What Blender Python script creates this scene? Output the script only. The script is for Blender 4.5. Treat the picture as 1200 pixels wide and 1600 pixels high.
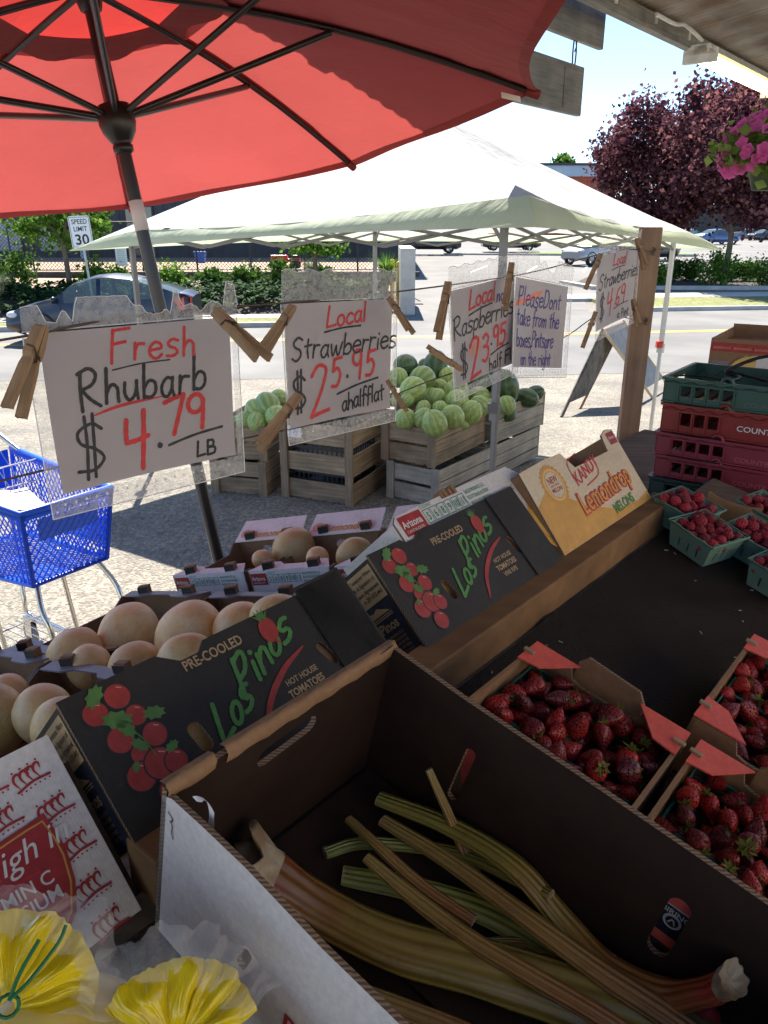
import bpy, math, random
from mathutils import Vector, Matrix, noise
from mathutils.geometry import tessellate_polygon
R = math.radians
sc = bpy.context.scene
for o in list(bpy.data.objects): bpy.data.objects.remove(o)
col = sc.collection

# ---------------------------------------------------------------- camera, light, exposure
CAM_H, PITCH, FPX = 2.0, R(20.35), 1200.0
cam = bpy.data.cameras.new('camera'); cam_o = bpy.data.objects.new('camera', cam); col.objects.link(cam_o)
cam.sensor_fit = 'HORIZONTAL'; cam.sensor_width = 36; cam.lens = 36.0
cam_o.location = (0, 0, CAM_H); cam_o.rotation_euler = (R(90) - PITCH, 0, 0)
cam.clip_start = 0.02; cam.clip_end = 2000
sc.camera = cam_o

SUN_EL, SUN_AZ = R(51), R(-8)            # azimuth measured from +Y towards +X
sund = Vector((math.sin(SUN_AZ) * math.cos(SUN_EL), math.cos(SUN_AZ) * math.cos(SUN_EL), math.sin(SUN_EL)))
w = bpy.data.worlds.new('World'); sc.world = w; w.use_nodes = True
nt = w.node_tree; bg = nt.nodes['Background']
sky = nt.nodes.new('ShaderNodeTexSky'); sky.sky_type = 'NISHITA'; sky.sun_disc = False
sky.sun_elevation = SUN_EL; sky.sun_rotation = SUN_AZ; sky.air_density = 0.75; sky.dust_density = 0.0; sky.ozone_density = 3.0
nt.links.new(sky.outputs[0], bg.inputs[0]); bg.inputs[1].default_value = 0.085
sl = bpy.data.lights.new('sun', 'SUN'); sl.energy = 4.6; sl.angle = R(0.5); sl.color = (1, .93, .82)
so = bpy.data.objects.new('sun', sl); col.objects.link(so)
so.rotation_euler = sund.to_track_quat('Z', 'Y').to_euler()
sc.view_settings.view_transform = 'Standard'; sc.view_settings.look = 'None'
sc.view_settings.exposure = 1.78; sc.view_settings.gamma = 1
sc.cycles.max_bounces = 8; sc.cycles.transparent_max_bounces = 24; sc.cycles.diffuse_bounces = 5
sc.cycles.use_denoising = True

# ---------------------------------------------------------------- measuring helpers
cp_, sp_ = math.cos(PITCH), math.sin(PITCH)
def ray(px, py):
    a = (px - 600) / FPX; b = (800 - py) / FPX
    return Vector((a, cp_ + b * sp_, -sp_ + b * cp_))
def at_t(px, py, t): return Vector((0, 0, CAM_H)) + ray(px, py) * t
def at_y(px, py, y):
    r = ray(px, py); return Vector((0, 0, CAM_H)) + r * (y / r.y)
def at_z(px, py, z):
    r = ray(px, py); return Vector((0, 0, CAM_H)) + r * ((z - CAM_H) / r.z)
def ground_h(y):
    if y < 6.5: return 0.0
    if y < 12.5: return -0.5 * (y - 6.5) / 6.0
    if y < 30: return -0.5
    return min(-0.5 + (y - 30) * 0.018, 0.5)
def ground_at(px, py):
    z = 0.0
    for _ in range(60):
        p = at_z(px, py, z); z = z * .5 + ground_h(p.y) * .5
    return p

# stand frame: s along the ridge of the stand, b outwards over the slope, z up
AL = R(39.5)
VA = Vector((math.sin(AL), math.cos(AL), 0)); VB = Vector((-math.cos(AL), math.sin(AL), 0)); VZ = Vector((0, 0, 1))
def S(s, b, z): return VA * s + VB * b + VZ * z
def fr(s, b, z, tilt=0.0, turn=0.0):
    """frame on the stand: local x along the ridge, tilted about it"""
    M = Matrix((VA, VB, VZ)).transposed().to_4x4()
    M = M @ Matrix.Rotation(turn, 4, 'Z') @ Matrix.Rotation(tilt, 4, 'X')
    M.translation = S(s, b, z); return M
def frame(o, x, z):
    x = Vector(x).normalized(); z = Vector(z); z = (z - x * z.dot(x)).normalized(); y = z.cross(x)
    M = Matrix((x, y, z)).transposed().to_4x4(); M.translation = Vector(o); return M
def T(x, y, z): return Matrix.Translation((x, y, z))
def RX(a): return Matrix.Rotation(a, 4, 'X')
def RY(a): return Matrix.Rotation(a, 4, 'Y')
def RZ(a): return Matrix.Rotation(a, 4, 'Z')

# ---------------------------------------------------------------- materials
def newmat(name):
    m = bpy.data.materials.new(name); m.use_nodes = True
    return m, m.node_tree, m.node_tree.nodes['Principled BSDF'], m.node_tree.nodes['Material Output']
def rgba(c): return (c[0], c[1], c[2], 1)
def coord(nt, stretch=None, src='Object'):
    tc = nt.nodes.new('ShaderNodeTexCoord'); mp = nt.nodes.new('ShaderNodeMapping')
    nt.links.new(tc.outputs[src], mp.inputs[0])
    if stretch: mp.inputs['Scale'].default_value = stretch
    return mp.outputs[0]
def noise_n(nt, vec, scale, detail=5, rough=.55):
    n = nt.nodes.new('ShaderNodeTexNoise'); n.inputs['Scale'].default_value = scale
    n.inputs['Detail'].default_value = detail; n.inputs['Roughness'].default_value = rough
    nt.links.new(vec, n.inputs['Vector']); return n.outputs['Fac']
def ramp(nt, fac, stops):
    r = nt.nodes.new('ShaderNodeValToRGB'); e = r.color_ramp.elements
    while len(e) < len(stops): e.new(.5)
    for i, (p, c) in enumerate(stops): e[i].position = p; e[i].color = rgba(c)
    nt.links.new(fac, r.inputs[0]); return r.outputs[0]
def mixc(nt, a, b, fac, mode='MIX'):
    m = nt.nodes.new('ShaderNodeMix'); m.data_type = 'RGBA'; m.blend_type = mode
    for sock, v in ((m.inputs[6], a), (m.inputs[7], b), (m.inputs[0], fac)):
        if isinstance(v, (int, float)): sock.default_value = v
        elif isinstance(v, tuple): sock.default_value = rgba(v)
        else: nt.links.new(v, sock)
    return m.outputs[2]
def math_n(nt, op, a, b=None):
    m = nt.nodes.new('ShaderNodeMath'); m.operation = op
    for i, v in enumerate((a, b)):
        if v is None: continue
        if isinstance(v, (int, float)): m.inputs[i].default_value = v
        else: nt.links.new(v, m.inputs[i])
    return m.outputs[0]
def bump_n(nt, p, h, strength, dist=.01):
    b = nt.nodes.new('ShaderNodeBump'); b.inputs['Strength'].default_value = strength; b.inputs['Distance'].default_value = dist
    nt.links.new(h, b.inputs['Height']); nt.links.new(b.outputs[0], p.inputs['Normal'])
MATS = {}
def mat(name, c, c2=None, scale=12, rough=.7, bump=0, bscale=None, bdist=.004, stretch=None, metallic=0, spec=.5,
        var=0, trans=0, alpha=1, emit=None, estr=0, coat=0, detail=5, lo=.35, hi=.65, src='Object', transl=0):
    if name in MATS: return MATS[name]
    m, nt, p, out = newmat(name)
    p.inputs['Roughness'].default_value = rough; p.inputs['Metallic'].default_value = metallic
    p.inputs['Specular IOR Level'].default_value = spec
    if coat: p.inputs['Coat Weight'].default_value = coat
    v = coord(nt, stretch, src)
    if c2:
        f = noise_n(nt, v, scale, detail); cc = ramp(nt, f, [(lo, c), (hi, c2)])
        n2 = noise_n(nt, v, scale * .23, 3); cc = mixc(nt, cc, ramp(nt, n2, [(.3, (.8, .8, .8)), (.7, (1.1, 1.1, 1.1))]), .6, 'MULTIPLY')
    else:
        rg = nt.nodes.new('ShaderNodeRGB'); rg.outputs[0].default_value = rgba(c); cc = rg.outputs[0]
    if var:
        oi = nt.nodes.new('ShaderNodeObjectInfo')
        cc = mixc(nt, cc, ramp(nt, oi.outputs['Random'], [(0, (1 - var,) * 3), (1, (1 + var,) * 3)]), 1.0, 'MULTIPLY')
    nt.links.new(cc, p.inputs['Base Color'])
    if bump: bump_n(nt, p, noise_n(nt, v, bscale or scale * 3, 6), bump, bdist)
    if trans: p.inputs['Transmission Weight'].default_value = trans
    if alpha < 1: p.inputs['Alpha'].default_value = alpha
    if emit: p.inputs['Emission Color'].default_value = rgba(emit); p.inputs['Emission Strength'].default_value = estr
    if transl:
        t = nt.nodes.new('ShaderNodeBsdfTranslucent'); nt.links.new(cc, t.inputs[0])
        mx = nt.nodes.new('ShaderNodeMixShader'); mx.inputs[0].default_value = transl
        nt.links.new(p.outputs[0], mx.inputs[1]); nt.links.new(t.outputs[0], mx.inputs[2]); nt.links.new(mx.outputs[0], out.inputs[0])
    MATS[name] = m; return m
def leafmat(name, c, c2, c3=None, transl=.35, rough=.55):
    m, nt, p, out = newmat(name)
    g = nt.nodes.new('ShaderNodeNewGeometry')
    cc = ramp(nt, g.outputs['Random Per Island'], [(0, c), (.6, c2), (1, c3 or c2)])
    nt.links.new(cc, p.inputs['Base Color']); p.inputs['Roughness'].default_value = max(rough, .8); p.inputs['Specular IOR Level'].default_value = .06
    t = nt.nodes.new('ShaderNodeBsdfTranslucent'); nt.links.new(cc, t.inputs[0])
    mx = nt.nodes.new('ShaderNodeMixShader'); mx.inputs[0].default_value = transl
    nt.links.new(p.outputs[0], mx.inputs[1]); nt.links.new(t.outputs[0], mx.inputs[2]); nt.links.new(mx.outputs[0], out.inputs[0])
    MATS[name] = m; return m
def filmmat(name, c, opacity, rough=.15, nscale=0, lo=0, hi=1):
    """thin clear plastic: partly see-through, partly a glossy skin"""
    m, nt, p, out = newmat(name)
    p.inputs['Base Color'].default_value = rgba(c); p.inputs['Roughness'].default_value = rough
    t = nt.nodes.new('ShaderNodeBsdfTransparent'); mx = nt.nodes.new('ShaderNodeMixShader')
    if nscale:
        v = coord(nt); f = noise_n(nt, v, nscale, 6, .65)
        mr = nt.nodes.new('ShaderNodeMapRange'); nt.links.new(f, mr.inputs[0])
        mr.inputs[1].default_value = .38; mr.inputs[2].default_value = .66; mr.inputs[3].default_value = opacity * .75; mr.inputs[4].default_value = min(1, opacity * 1.3)
        nt.links.new(mr.outputs[0], mx.inputs[0]); bump_n(nt, p, f, .6, .004)
    else: mx.inputs[0].default_value = opacity
    nt.links.new(t.outputs[0], mx.inputs[1]); nt.links.new(p.outputs[0], mx.inputs[2]); nt.links.new(mx.outputs[0], out.inputs[0])
    MATS[name] = m; return m
def woodmat(name, c, c2, axis='X', var=.12, rough=.8, grain=60):
    m, nt, p, out = newmat(name)
    st = {'X': (.06, 1, 1), 'Y': (1, .06, 1), 'Z': (1, 1, .06)}[axis]
    v = coord(nt, st)
    f = noise_n(nt, v, grain, 6, .6); cc = ramp(nt, f, [(.3, c), (.7, c2)])
    v2 = coord(nt); n2 = noise_n(nt, v2, 6, 4)
    cc = mixc(nt, cc, ramp(nt, n2, [(.35, (.72, .72, .72)), (.65, (1.12, 1.1, 1.06))]), .8, 'MULTIPLY')
    g = nt.nodes.new('ShaderNodeNewGeometry')
    cc = mixc(nt, cc, ramp(nt, g.outputs['Random Per Island'], [(0, (1 - var,) * 3), (1, (1 + var, 1 + var, 1 + var * .8))]), 1, 'MULTIPLY')
    nt.links.new(cc, p.inputs['Base Color']); p.inputs['Roughness'].default_value = rough
    bump_n(nt, p, f, .5, .003); MATS[name] = m; return m

# ---------------------------------------------------------------- mesh builder
class MB:
    def __init__(s): s.v = []; s.f = []; s.m = []; s.s = []; s.M = Matrix()
    def add(s, vs, fs, m=0, smooth=False, M=None):
        M = s.M @ M if M is not None else s.M
        n = len(s.v); s.v += [tuple(M @ Vector(p)) for p in vs]
        for f in fs: s.f.append(tuple(i + n for i in f)); s.m.append(m); s.s.append(smooth)
        return s
    def box(s, x0, x1, y0, y1, z0, z1, m=0, M=None):
        v = [(x, y, z) for z in (z0, z1) for y in (y0, y1) for x in (x0, x1)]
        return s.add(v, [(0, 2, 3, 1), (4, 5, 7, 6), (0, 1, 5, 4), (2, 6, 7, 3), (0, 4, 6, 2), (1, 3, 7, 5)], m, False, M)
    def poly(s, pts, m=0, M=None, smooth=False): return s.add(pts, [tuple(range(len(pts)))], m, smooth, M)
    def tube(s, pts, r, seg=8, m=0, caps=True, M=None, flat=1.0, upv=None):
        pts = [Vector(p) for p in pts]; n = len(pts); rr = r if isinstance(r, (list, tuple)) else [r] * n
        vs = []; prev = None
        for i, p in enumerate(pts):
            d = (pts[min(i + 1, n - 1)] - pts[max(i - 1, 0)])
            if d.length < 1e-9: d = Vector((0, 0, 1))
            d.normalize()
            ref = upv if upv is not None else (prev if prev is not None else (Vector((0, 0, 1)) if abs(d.z) < .9 else Vector((1, 0, 0))))
            a = Vector(ref) - d * d.dot(Vector(ref))
            if a.length < 1e-6: a = d.orthogonal()
            a.normalize(); b = d.cross(a); prev = a
            for k in range(seg):
                t = 2 * math.pi * k / seg
                vs.append(p + a * (math.cos(t) * rr[i] * flat) + b * (math.sin(t) * rr[i]))
        fs = [(i * seg + k, i * seg + (k + 1) % seg, (i + 1) * seg + (k + 1) % seg, (i + 1) * seg + k) for i in range(n - 1) for k in range(seg)]
        s.add(vs, fs, m, seg > 5, M)
        if caps:
            s.add(vs[:seg][::-1], [tuple(range(seg))], m, False, M); s.add(vs[-seg:], [tuple(range(seg))], m, False, M)
        return s
    def lathe(s, prof, seg=24, m=0, M=None, smooth=True):
        vs = []; n = len(prof)
        for r, z in prof:
            for k in range(seg):
                t = 2 * math.pi * k / seg; vs.append((r * math.cos(t), r * math.sin(t), z))
        fs = [(i * seg + k, i * seg + (k + 1) % seg, (i + 1) * seg + (k + 1) % seg, (i + 1) * seg + k) for i in range(n - 1) for k in range(seg)]
        return s.add(vs, fs, m, smooth, M)
    def panel(s, outer, holes=(), th=.004, M=None, mats=(0, 1, 2)):
        """flat board in local x,z; front face at y=0, back at y=th"""
        loops = [list(outer)] + [list(h) for h in holes]
        flat = [p for l in loops for p in l]
        tri = tessellate_polygon([[Vector((p[0], p[1], 0)) for p in l] for l in loops])
        fr_ = [(p[0], 0, p[1]) for p in flat]; bk = [(p[0], th, p[1]) for p in flat]
        tf = []
        for t in tri:
            a, b, c = [Vector(flat[i]).to_3d() for i in t]
            t = tuple(t)
            if (b - a).cross(c - a).z < 0: t = (t[0], t[2], t[1])
            tf.append(t)
        s.add(fr_, tf, mats[0], False, M); s.add(bk, [t[::-1] for t in tf], mats[1], False, M)
        for l in loops:
            n = len(l); v = [(p[0], 0, p[1]) for p in l] + [(p[0], th, p[1]) for p in l]
            s.add(v, [(i, (i + 1) % n, n + (i + 1) % n, n + i) for i in range(n)], mats[2], False, M)
        return s
    def decal(s, pts, m=0, y=-.0006, M=None):
        """flat printed shape in local x,z lying just over y=0"""
        tri = tessellate_polygon([[Vector((p[0], p[1], 0)) for p in pts]])
        out = []
        for t in tri:
            a, b, c = [Vector((pts[i][0], pts[i][1], 0)) for i in t]
            out.append(tuple(t) if (b - a).cross(c - a).z > 0 else (t[0], t[2], t[1]))
        return s.add([(p[0], y, p[1]) for p in pts], out, m, False, M)
    def build(s, name, mats, parent=None, mw=None, bevel=0, sub=0, link=True):
        me = bpy.data.meshes.new(name); me.from_pydata(s.v, [], s.f)
        for mt in mats: me.materials.append(MATS[mt] if isinstance(mt, str) else mt)
        me.polygons.foreach_set('material_index', s.m); me.polygons.foreach_set('use_smooth', s.s); me.update()
        o = bpy.data.objects.new(name, me)
        if link: col.objects.link(o)
        if mw is not None: o.matrix_world = mw
        if parent is not None: o.parent = parent
        if bevel:
            b = o.modifiers.new('bevel', 'BEVEL'); b.width = bevel; b.segments = 2; b.limit_method = 'ANGLE'
        if sub:
            b = o.modifiers.new('sub', 'SUBSURF'); b.levels = sub; b.render_levels = sub
        return o
def tag(o, label=None, cat=None, group=None, kind=None):
    if label: o['label'] = label
    if cat: o['category'] = cat
    if group: o['group'] = group
    if kind: o['kind'] = kind
    return o
def thing(name, label, cat, mw=None, group=None):
    o = bpy.data.objects.new(name, None); col.objects.link(o); o.empty_display_size = .05
    if mw is not None: o.matrix_world = mw
    return tag(o, label, cat, group)
KIDS = {}
def copy_thing(o, mw, label=None, group=None):
    c = o.copy(); col.objects.link(c); c.matrix_world = mw
    if label: c['label'] = label
    if group: c['group'] = group
    for ch in KIDS.setdefault(o.name, [x for x in bpy.data.objects if x.parent == o]):
        d = ch.copy(); col.objects.link(d); d.parent = c
    return c
def ell(cx, cz, rx, rz, n=20, rot=0, a0=0):
    return [(cx + rx * math.cos(t) * math.cos(rot) - rz * math.sin(t) * math.sin(rot), cz + rx * math.cos(t) * math.sin(rot) + rz * math.sin(t) * math.cos(rot))
            for t in [a0 + 2 * math.pi * k / n for k in range(n)]]
def slot(cx, cz, L, W, rot=0, n=8):
    pts = []
    for k in range(n + 1): t = -math.pi / 2 + math.pi * k / n; pts.append((L / 2 - W / 2 + W / 2 * math.cos(t), W / 2 * math.sin(t)))
    for k in range(n + 1): t = math.pi / 2 + math.pi * k / n; pts.append((-L / 2 + W / 2 + W / 2 * math.cos(t), W / 2 * math.sin(t)))
    c, s_ = math.cos(rot), math.sin(rot)
    return [(cx + x * c - z * s_, cz + x * s_ + z * c) for x, z in pts]
def catmull(pts, n=6):
    if len(pts) < 3: return [Vector(p) for p in pts]
    P = [Vector(p) for p in pts]; P = [P[0] * 2 - P[1]] + P + [P[-1] * 2 - P[-2]]; out = []
    for i in range(1, len(P) - 2):
        for k in range(n):
            t = k / n
            out.append(.5 * ((2 * P[i]) + (P[i + 1] - P[i - 1]) * t + (2 * P[i - 1] - 5 * P[i] + 4 * P[i + 1] - P[i + 2]) * t * t + (3 * P[i] - P[i - 1] - 3 * P[i + 1] + P[i + 2]) * t ** 3))
    out.append(P[-2]); return out

# ---------------------------------------------------------------- lettering
def C(cx, cz, rx, rz, a0, a1, n=9):
    return [(cx + rx * math.cos(R(a0 + (a1 - a0) * k / n)), cz + rz * math.sin(R(a0 + (a1 - a0) * k / n))) for k in range(n + 1)]
def bowl(x=.25): return C(x, .25, .22, .25, 40, 400)
G = {
 'F': (.55, [[(.05, 1), (.02, .5), (0, -.05)], [(.05, .98), (.3, 1.0), (.55, 1.02)], [(.04, .55), (.25, .58), (.42, .6)]]),
 'r': (.36, [[(.05, .55), (.05, .3), (.04, 0)], [(.05, .3), (.14, .5), (.33, .5)]]),
 'e': (.45, [[(.03, .27), (.22, .3), (.4, .33), (.36, .48), (.2, .54), (.05, .4), (.03, .18), (.16, 0), (.3, 0), (.42, .1)]]),
 's': (.42, [[(.38, .5), (.2, .56), (.06, .45), (.12, .32), (.3, .24), (.36, .1), (.22, 0), (.02, .02)]]),
 'h': (.45, [[(.05, 1), (.05, .5), (.04, 0)], [(.05, .3), (.2, .52), (.36, .4), (.38, .15), (.4, 0)]]),
 'R': (.65, [[(.08, .95), (.07, .45), (.1, -.08)], [(0, .9), (.3, 1.02), (.5, .85), (.4, .6), (.1, .48)], [(.12, .46), (.35, .2), (.62, 0)]]),
 'u': (.46, [[(.03, .52), (.03, .2), (.15, 0), (.3, .08), (.38, .3)], [(.38, .54), (.39, .25), (.43, 0)]]),
 'b': (.46, [[(.04, 1), (.04, .5), (.05, 0)], [(.05, .3), (.2, .5), (.38, .42), (.4, .15), (.25, 0), (.06, .05)]]),
 'a': (.46, [[(.36, .48), (.18, .52), (.03, .3), (.08, .05), (.22, 0), (.35, .2)], [(.37, .52), (.36, .2), (.42, 0)]]),
 '$': (.62, [[(.55, .78), (.35, .9), (.08, .78), (.12, .56), (.4, .42), (.56, .22), (.35, .04), (.02, .06)], [(.22, 1.05), (.24, .5), (.2, -.12)], [(.38, 1.08), (.38, .5), (.36, -.1)]]),
 '4': (.62, [[(.06, .9), (.04, .62), (.05, .42)], [(.05, .42), (.3, .44), (.6, .5)], [(.5, 1.05), (.48, .5), (.42, -.18)]]),
 '7': (.5, [[(0, .85), (.22, .92), (.5, .98)], [(.5, .98), (.38, .5), (.24, 0)]]),
 '9': (.48, [C(.22, .72, .2, .25, 20, 380), [(.42, .8), (.42, .4), (.4, 0)]]),
 '.': (.2, [[(.08, .04), (.1, .05), (.09, .02)]]),
 ',': (.2, [[(.1, .08), (.1, 0), (.03, -.14)]]),
 'L': (.5, [[(.08, 1), (.05, .5), (.02, 0)], [(.02, 0), (.25, .03), (.48, .06)]]),
 'B': (.5, [[(.05, 1), (.04, .5), (.03, 0)], [(.05, .98), (.35, .95), (.35, .6), (.06, .52)], [(.06, .52), (.45, .45), (.42, .08), (.03, 0)]]),
 'o': (.44, [C(.2, .26, .17, .26, 90, 450)]),
 'c': (.4, [[(.36, .45), (.2, .54), (.04, .32), (.08, .06), (.22, 0), (.37, .08)]]),
 'l': (.2, [[(.07, 1), (.06, .5), (.08, 0)]]),
 'S': (.55, [[(.45, .88), (.25, 1), (.05, .8), (.12, .58), (.36, .42), (.4, .15), (.2, -.05), (0, .08)]]),
 't': (.36, [[(.15, .85), (.14, .4), (.2, 0)], [(0, .55), (.15, .56), (.33, .6)]]),
 'w': (.62, [[(.02, .5), (.1, .05), (.18, .03), (.28, .42)], [(.28, .42), (.36, .03), (.46, .05), (.58, .54)]]),
 'i': (.18, [[(.07, .5), (.07, .25), (.08, 0)], [(.08, .74), (.09, .76), (.1, .73)]]),
 '2': (.6, [[(.02, .78), (.2, .98), (.45, .9), (.38, .55), (.2, .2), (.02, -.05)], [(.02, -.05), (.3, 0), (.6, .04)]]),
 '5': (.5, [[(.46, 1), (.28, .98), (.1, .95)], [(.1, .95), (.08, .7), (.07, .55)], [(.07, .55), (.28, .64), (.44, .4), (.3, .05), (.02, .03)]]),
 'f': (.36, [[(.34, .92), (.2, 1), (.12, .8), (.12, .4), (.1, -.1)], [(0, .48), (.15, .5), (.3, .52)]]),
 'n': (.45, [[(.04, .52), (.05, .25), (.04, 0)], [(.05, .3), (.2, .52), (.34, .45), (.38, .2), (.4, 0)]]),
 'p': (.45, [[(.05, .5), (.04, 0), (.03, -.4)], [(.05, .38), (.2, .54), (.38, .4), (.36, .12), (.2, 0), (.05, .08)]]),
 'P': (.5, [[(.06, 1), (.05, .5), (.04, 0)], [(.06, .95), (.35, .98), (.42, .75), (.3, .52), (.06, .48)]]),
 'D': (.6, [[(.06, .98), (.05, .5), (.05, 0)], [(.06, .98), (.4, .9), (.52, .5), (.38, .1), (.04, 0)]]),
 'k': (.44, [[(.05, 1), (.05, .5), (.04, 0)], [(.36, .55), (.2, .4), (.06, .27)], [(.06, .28), (.2, .15), (.4, 0)]]),
 'm': (.64, [[(.04, .52), (.05, .25), (.04, 0)], [(.05, .32), (.16, .52), (.27, .42), (.3, 0)], [(.3, .32), (.42, .52), (.54, .42), (.58, 0)]]),
 'x': (.4, [[(.02, .5), (.2, .25), (.38, 0)], [(.36, .52), (.18, .25), (.02, 0)]]),
 '3': (.5, [[(.04, .88), (.22, 1), (.42, .85), (.34, .6), (.14, .54)], [(.14, .54), (.42, .48), (.44, .18), (.25, -.03), (.02, .04)]]),
 '6': (.48, [[(.38, .95), (.15, .75), (.04, .35), (.12, .03), (.32, .02), (.42, .25), (.3, .42), (.08, .3)]]),
 'g': (.45, [[(.36, .45), (.2, .53), (.04, .3), (.12, .04), (.28, .08), (.37, .35)], [(.38, .5), (.38, 0), (.3, -.35), (.05, -.3)]]),
 'O': (.6, [C(.27, .5, .24, .5, 95, 455, 12)]),
 'q': (.45, [[(.36, .45), (.2, .53), (.04, .3), (.12, .04), (.28, .08), (.37, .35)], [(.38, .5), (.38, 0), (.38, -.4)]]),
}
_rs = random.Random(5)
def stroke(mb, pts, wd, m=0, y=-.0008, M=None, taper=False, smooth=True, n=6):
    P = catmull([(p[0], p[1], 0) for p in pts], n) if smooth else [Vector((p[0], p[1], 0)) for p in pts]
    N = len(P); vs = []
    for i, p in enumerate(P):
        d = P[min(i + 1, N - 1)] - P[max(i - 1, 0)]
        if d.length < 1e-9: d = Vector((1, 0, 0))
        d.normalize(); nn = Vector((-d.y, d.x, 0))
        k = wd / 2 * (math.sin(math.pi * (i + .6) / (N + .2)) ** .6 if taper else 1 + .1 * math.sin(i * 1.7))
        vs += [(p.x + nn.x * k, y - i * 3e-6, p.y + nn.y * k), (p.x - nn.x * k, y - i * 3e-6, p.y - nn.y * k)]
    mb.add(vs, [(2 * i, 2 * i + 1, 2 * i + 3, 2 * i + 2) for i in range(N - 1)], m, False, M)
    if not taper:
        for q, yy in ((P[0], y - .00002), (P[-1], y - N * 3e-6 - .00002)):
            mb.add([(q.x + wd * .5 * math.cos(t), yy, q.y + wd * .5 * math.sin(t)) for t in [k * math.pi / 4 for k in range(8)]], [tuple(range(8))], m, False, M)
def hand(mb, text, x, z, h, wd, m=0, wsc=1.0, slope=0.0, slant=0.06, M=None, gap=.1, jit=.02, y=-.0008, tapered=False):
    cx = 0
    for ch in text:
        if ch == ' ': cx += .35; continue
        gw, st = G[ch]; dz = _rs.uniform(-jit, jit) * 2; sc_ = 1 + _rs.uniform(-.05, .05); k = 0
        for sk in st:
            q = []
            for (a, b) in sk:
                X = (cx + a) * wsc * h + b * h * slant; Zz = (b * sc_ + dz) * h
                q.append((x + X, z + Zz + X * slope))
            stroke(mb, q, wd, m, y - k * 2e-5, M, taper=tapered); k += 1
        cx += gw + gap
    return cx * wsc * h
_fc = {}
def typed(mb, text, x, z, size, m=0, M=None, wsc=1.0, rot=0, slant=0, bold=0.0, y=-.0007, align='LEFT'):
    key = (text, bold)
    if key not in _fc:
        cu = bpy.data.curves.new('t', 'FONT'); cu.body = text; cu.size = 1; cu.offset = bold; cu.resolution_u = 3
        o = bpy.data.objects.new('t', cu); me = bpy.data.meshes.new_from_object(o)
        _fc[key] = ([tuple(v.co) for v in me.vertices], [tuple(p.vertices) for p in me.polygons])
        bpy.data.objects.remove(o); bpy.data.meshes.remove(me); bpy.data.curves.remove(cu)
    vs, fs = _fc[key]
    if not vs: return 0
    wmax = max(v[0] for v in vs); off = {'LEFT': 0, 'CENTER': -wmax / 2, 'RIGHT': -wmax}[align]
    c, s_ = math.cos(rot), math.sin(rot); out = []
    for v in vs:
        X = (v[0] + off) * size * wsc + v[1] * size * slant; Zz = v[1] * size
        out.append((x + X * c - Zz * s_, y, z + X * s_ + Zz * c))
    mb.add(out, fs, m, False, M); return wmax * size * wsc

def ellipsoid_vs(rx, ry, rz, seg=20, rings=12, f=None):
    vs = []; fs = []
    for i in range(rings + 1):
        ph = math.pi * i / rings
        for k in range(seg):
            t = 2 * math.pi * k / seg; p = Vector((math.sin(ph) * math.cos(t), math.sin(ph) * math.sin(t), math.cos(ph)))
            q = f(p) if f else 1.0
            vs.append((p.x * rx * q, p.y * ry * q, p.z * rz * q))
    for i in range(rings):
        for k in range(seg): fs.append((i * seg + k, (i + 1) * seg + k, (i + 1) * seg + (k + 1) % seg, i * seg + (k + 1) % seg))
    return vs, fs
def leafcloud(mb, c, rad, n, size, seed, clumps=40, spread=.32, m=0, flat_bottom=False, hollow=.5):
    rn = random.Random(seed); cs = []
    while len(cs) < clumps:
        p = Vector((rn.uniform(-1, 1), rn.uniform(-1, 1), rn.uniform(-1, 1)))
        if hollow < p.length < .84 + .5 * noise.noise(p.normalized() * 1.9 + Vector((seed * 3.1, 0, 0))) and not (flat_bottom and p.z < -.6): cs.append((p, rn.uniform(.6, 1.2)))
    for i in range(n):
        cc, k = rn.choice(cs)
        p = cc + Vector((rn.gauss(0, 1), rn.gauss(0, 1), rn.gauss(0, 1))) * spread * .5 * k
        P = Vector(c) + Vector((p.x * rad[0], p.y * rad[1], p.z * rad[2]))
        a = Vector((rn.gauss(0, 1), rn.gauss(0, 1), rn.gauss(0, .7))).normalized(); b = a.orthogonal().normalized()
        b = (b * math.cos(rn.uniform(0, 6.3)) + a.cross(b) * math.sin(rn.uniform(0, 6.3))).normalized()
        L = size * rn.uniform(.6, 1.4); W = L * .38; nn = a.cross(b) * (L * .12)
        mb.add([P - a * L * .5, P + b * W + nn, P + a * L * .5, P - b * W + nn], [(0, 1, 2, 3)], m)
# ---------------------------------------------------------------- plain materials
def gravelmat():
    m, nt, p, out = newmat('gravel')
    v = coord(nt)
    vo = nt.nodes.new('ShaderNodeTexVoronoi'); vo.inputs['Scale'].default_value = 55; nt.links.new(v, vo.inputs['Vector'])
    cc = ramp(nt, vo.outputs['Color'], [(0, (.12, .112, .10)), (.5, (.21, .198, .175)), (1, (.35, .33, .295))])
    n = noise_n(nt, v, .9, 6, .6); cc = mixc(nt, cc, ramp(nt, n, [(.35, (.72, .71, .70)), (.62, (1.12, 1.08, 1.0))]), 1, 'MULTIPLY')
    n3 = noise_n(nt, v, 14, 5, .7); cc = mixc(nt, cc, ramp(nt, n3, [(.3, (.75, .75, .75)), (.7, (1.15, 1.15, 1.15))]), 1, 'MULTIPLY')
    nt.links.new(cc, p.inputs['Base Color']); p.inputs['Roughness'].default_value = .95
    h = math_n(nt, 'ADD', math_n(nt, 'MULTIPLY', vo.outputs['Distance'], -1.0), n3)
    bump_n(nt, p, h, .9, .012); MATS['gravel'] = m
gravelmat()
mat('asphalt', (.115, .114, .112), (.17, .167, .162), .55, .9, .3, 180, .004)
mat('asphalt_lot', (.13, .126, .12), (.18, .172, .165), .4, .9, .2, 90, .004)
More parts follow.
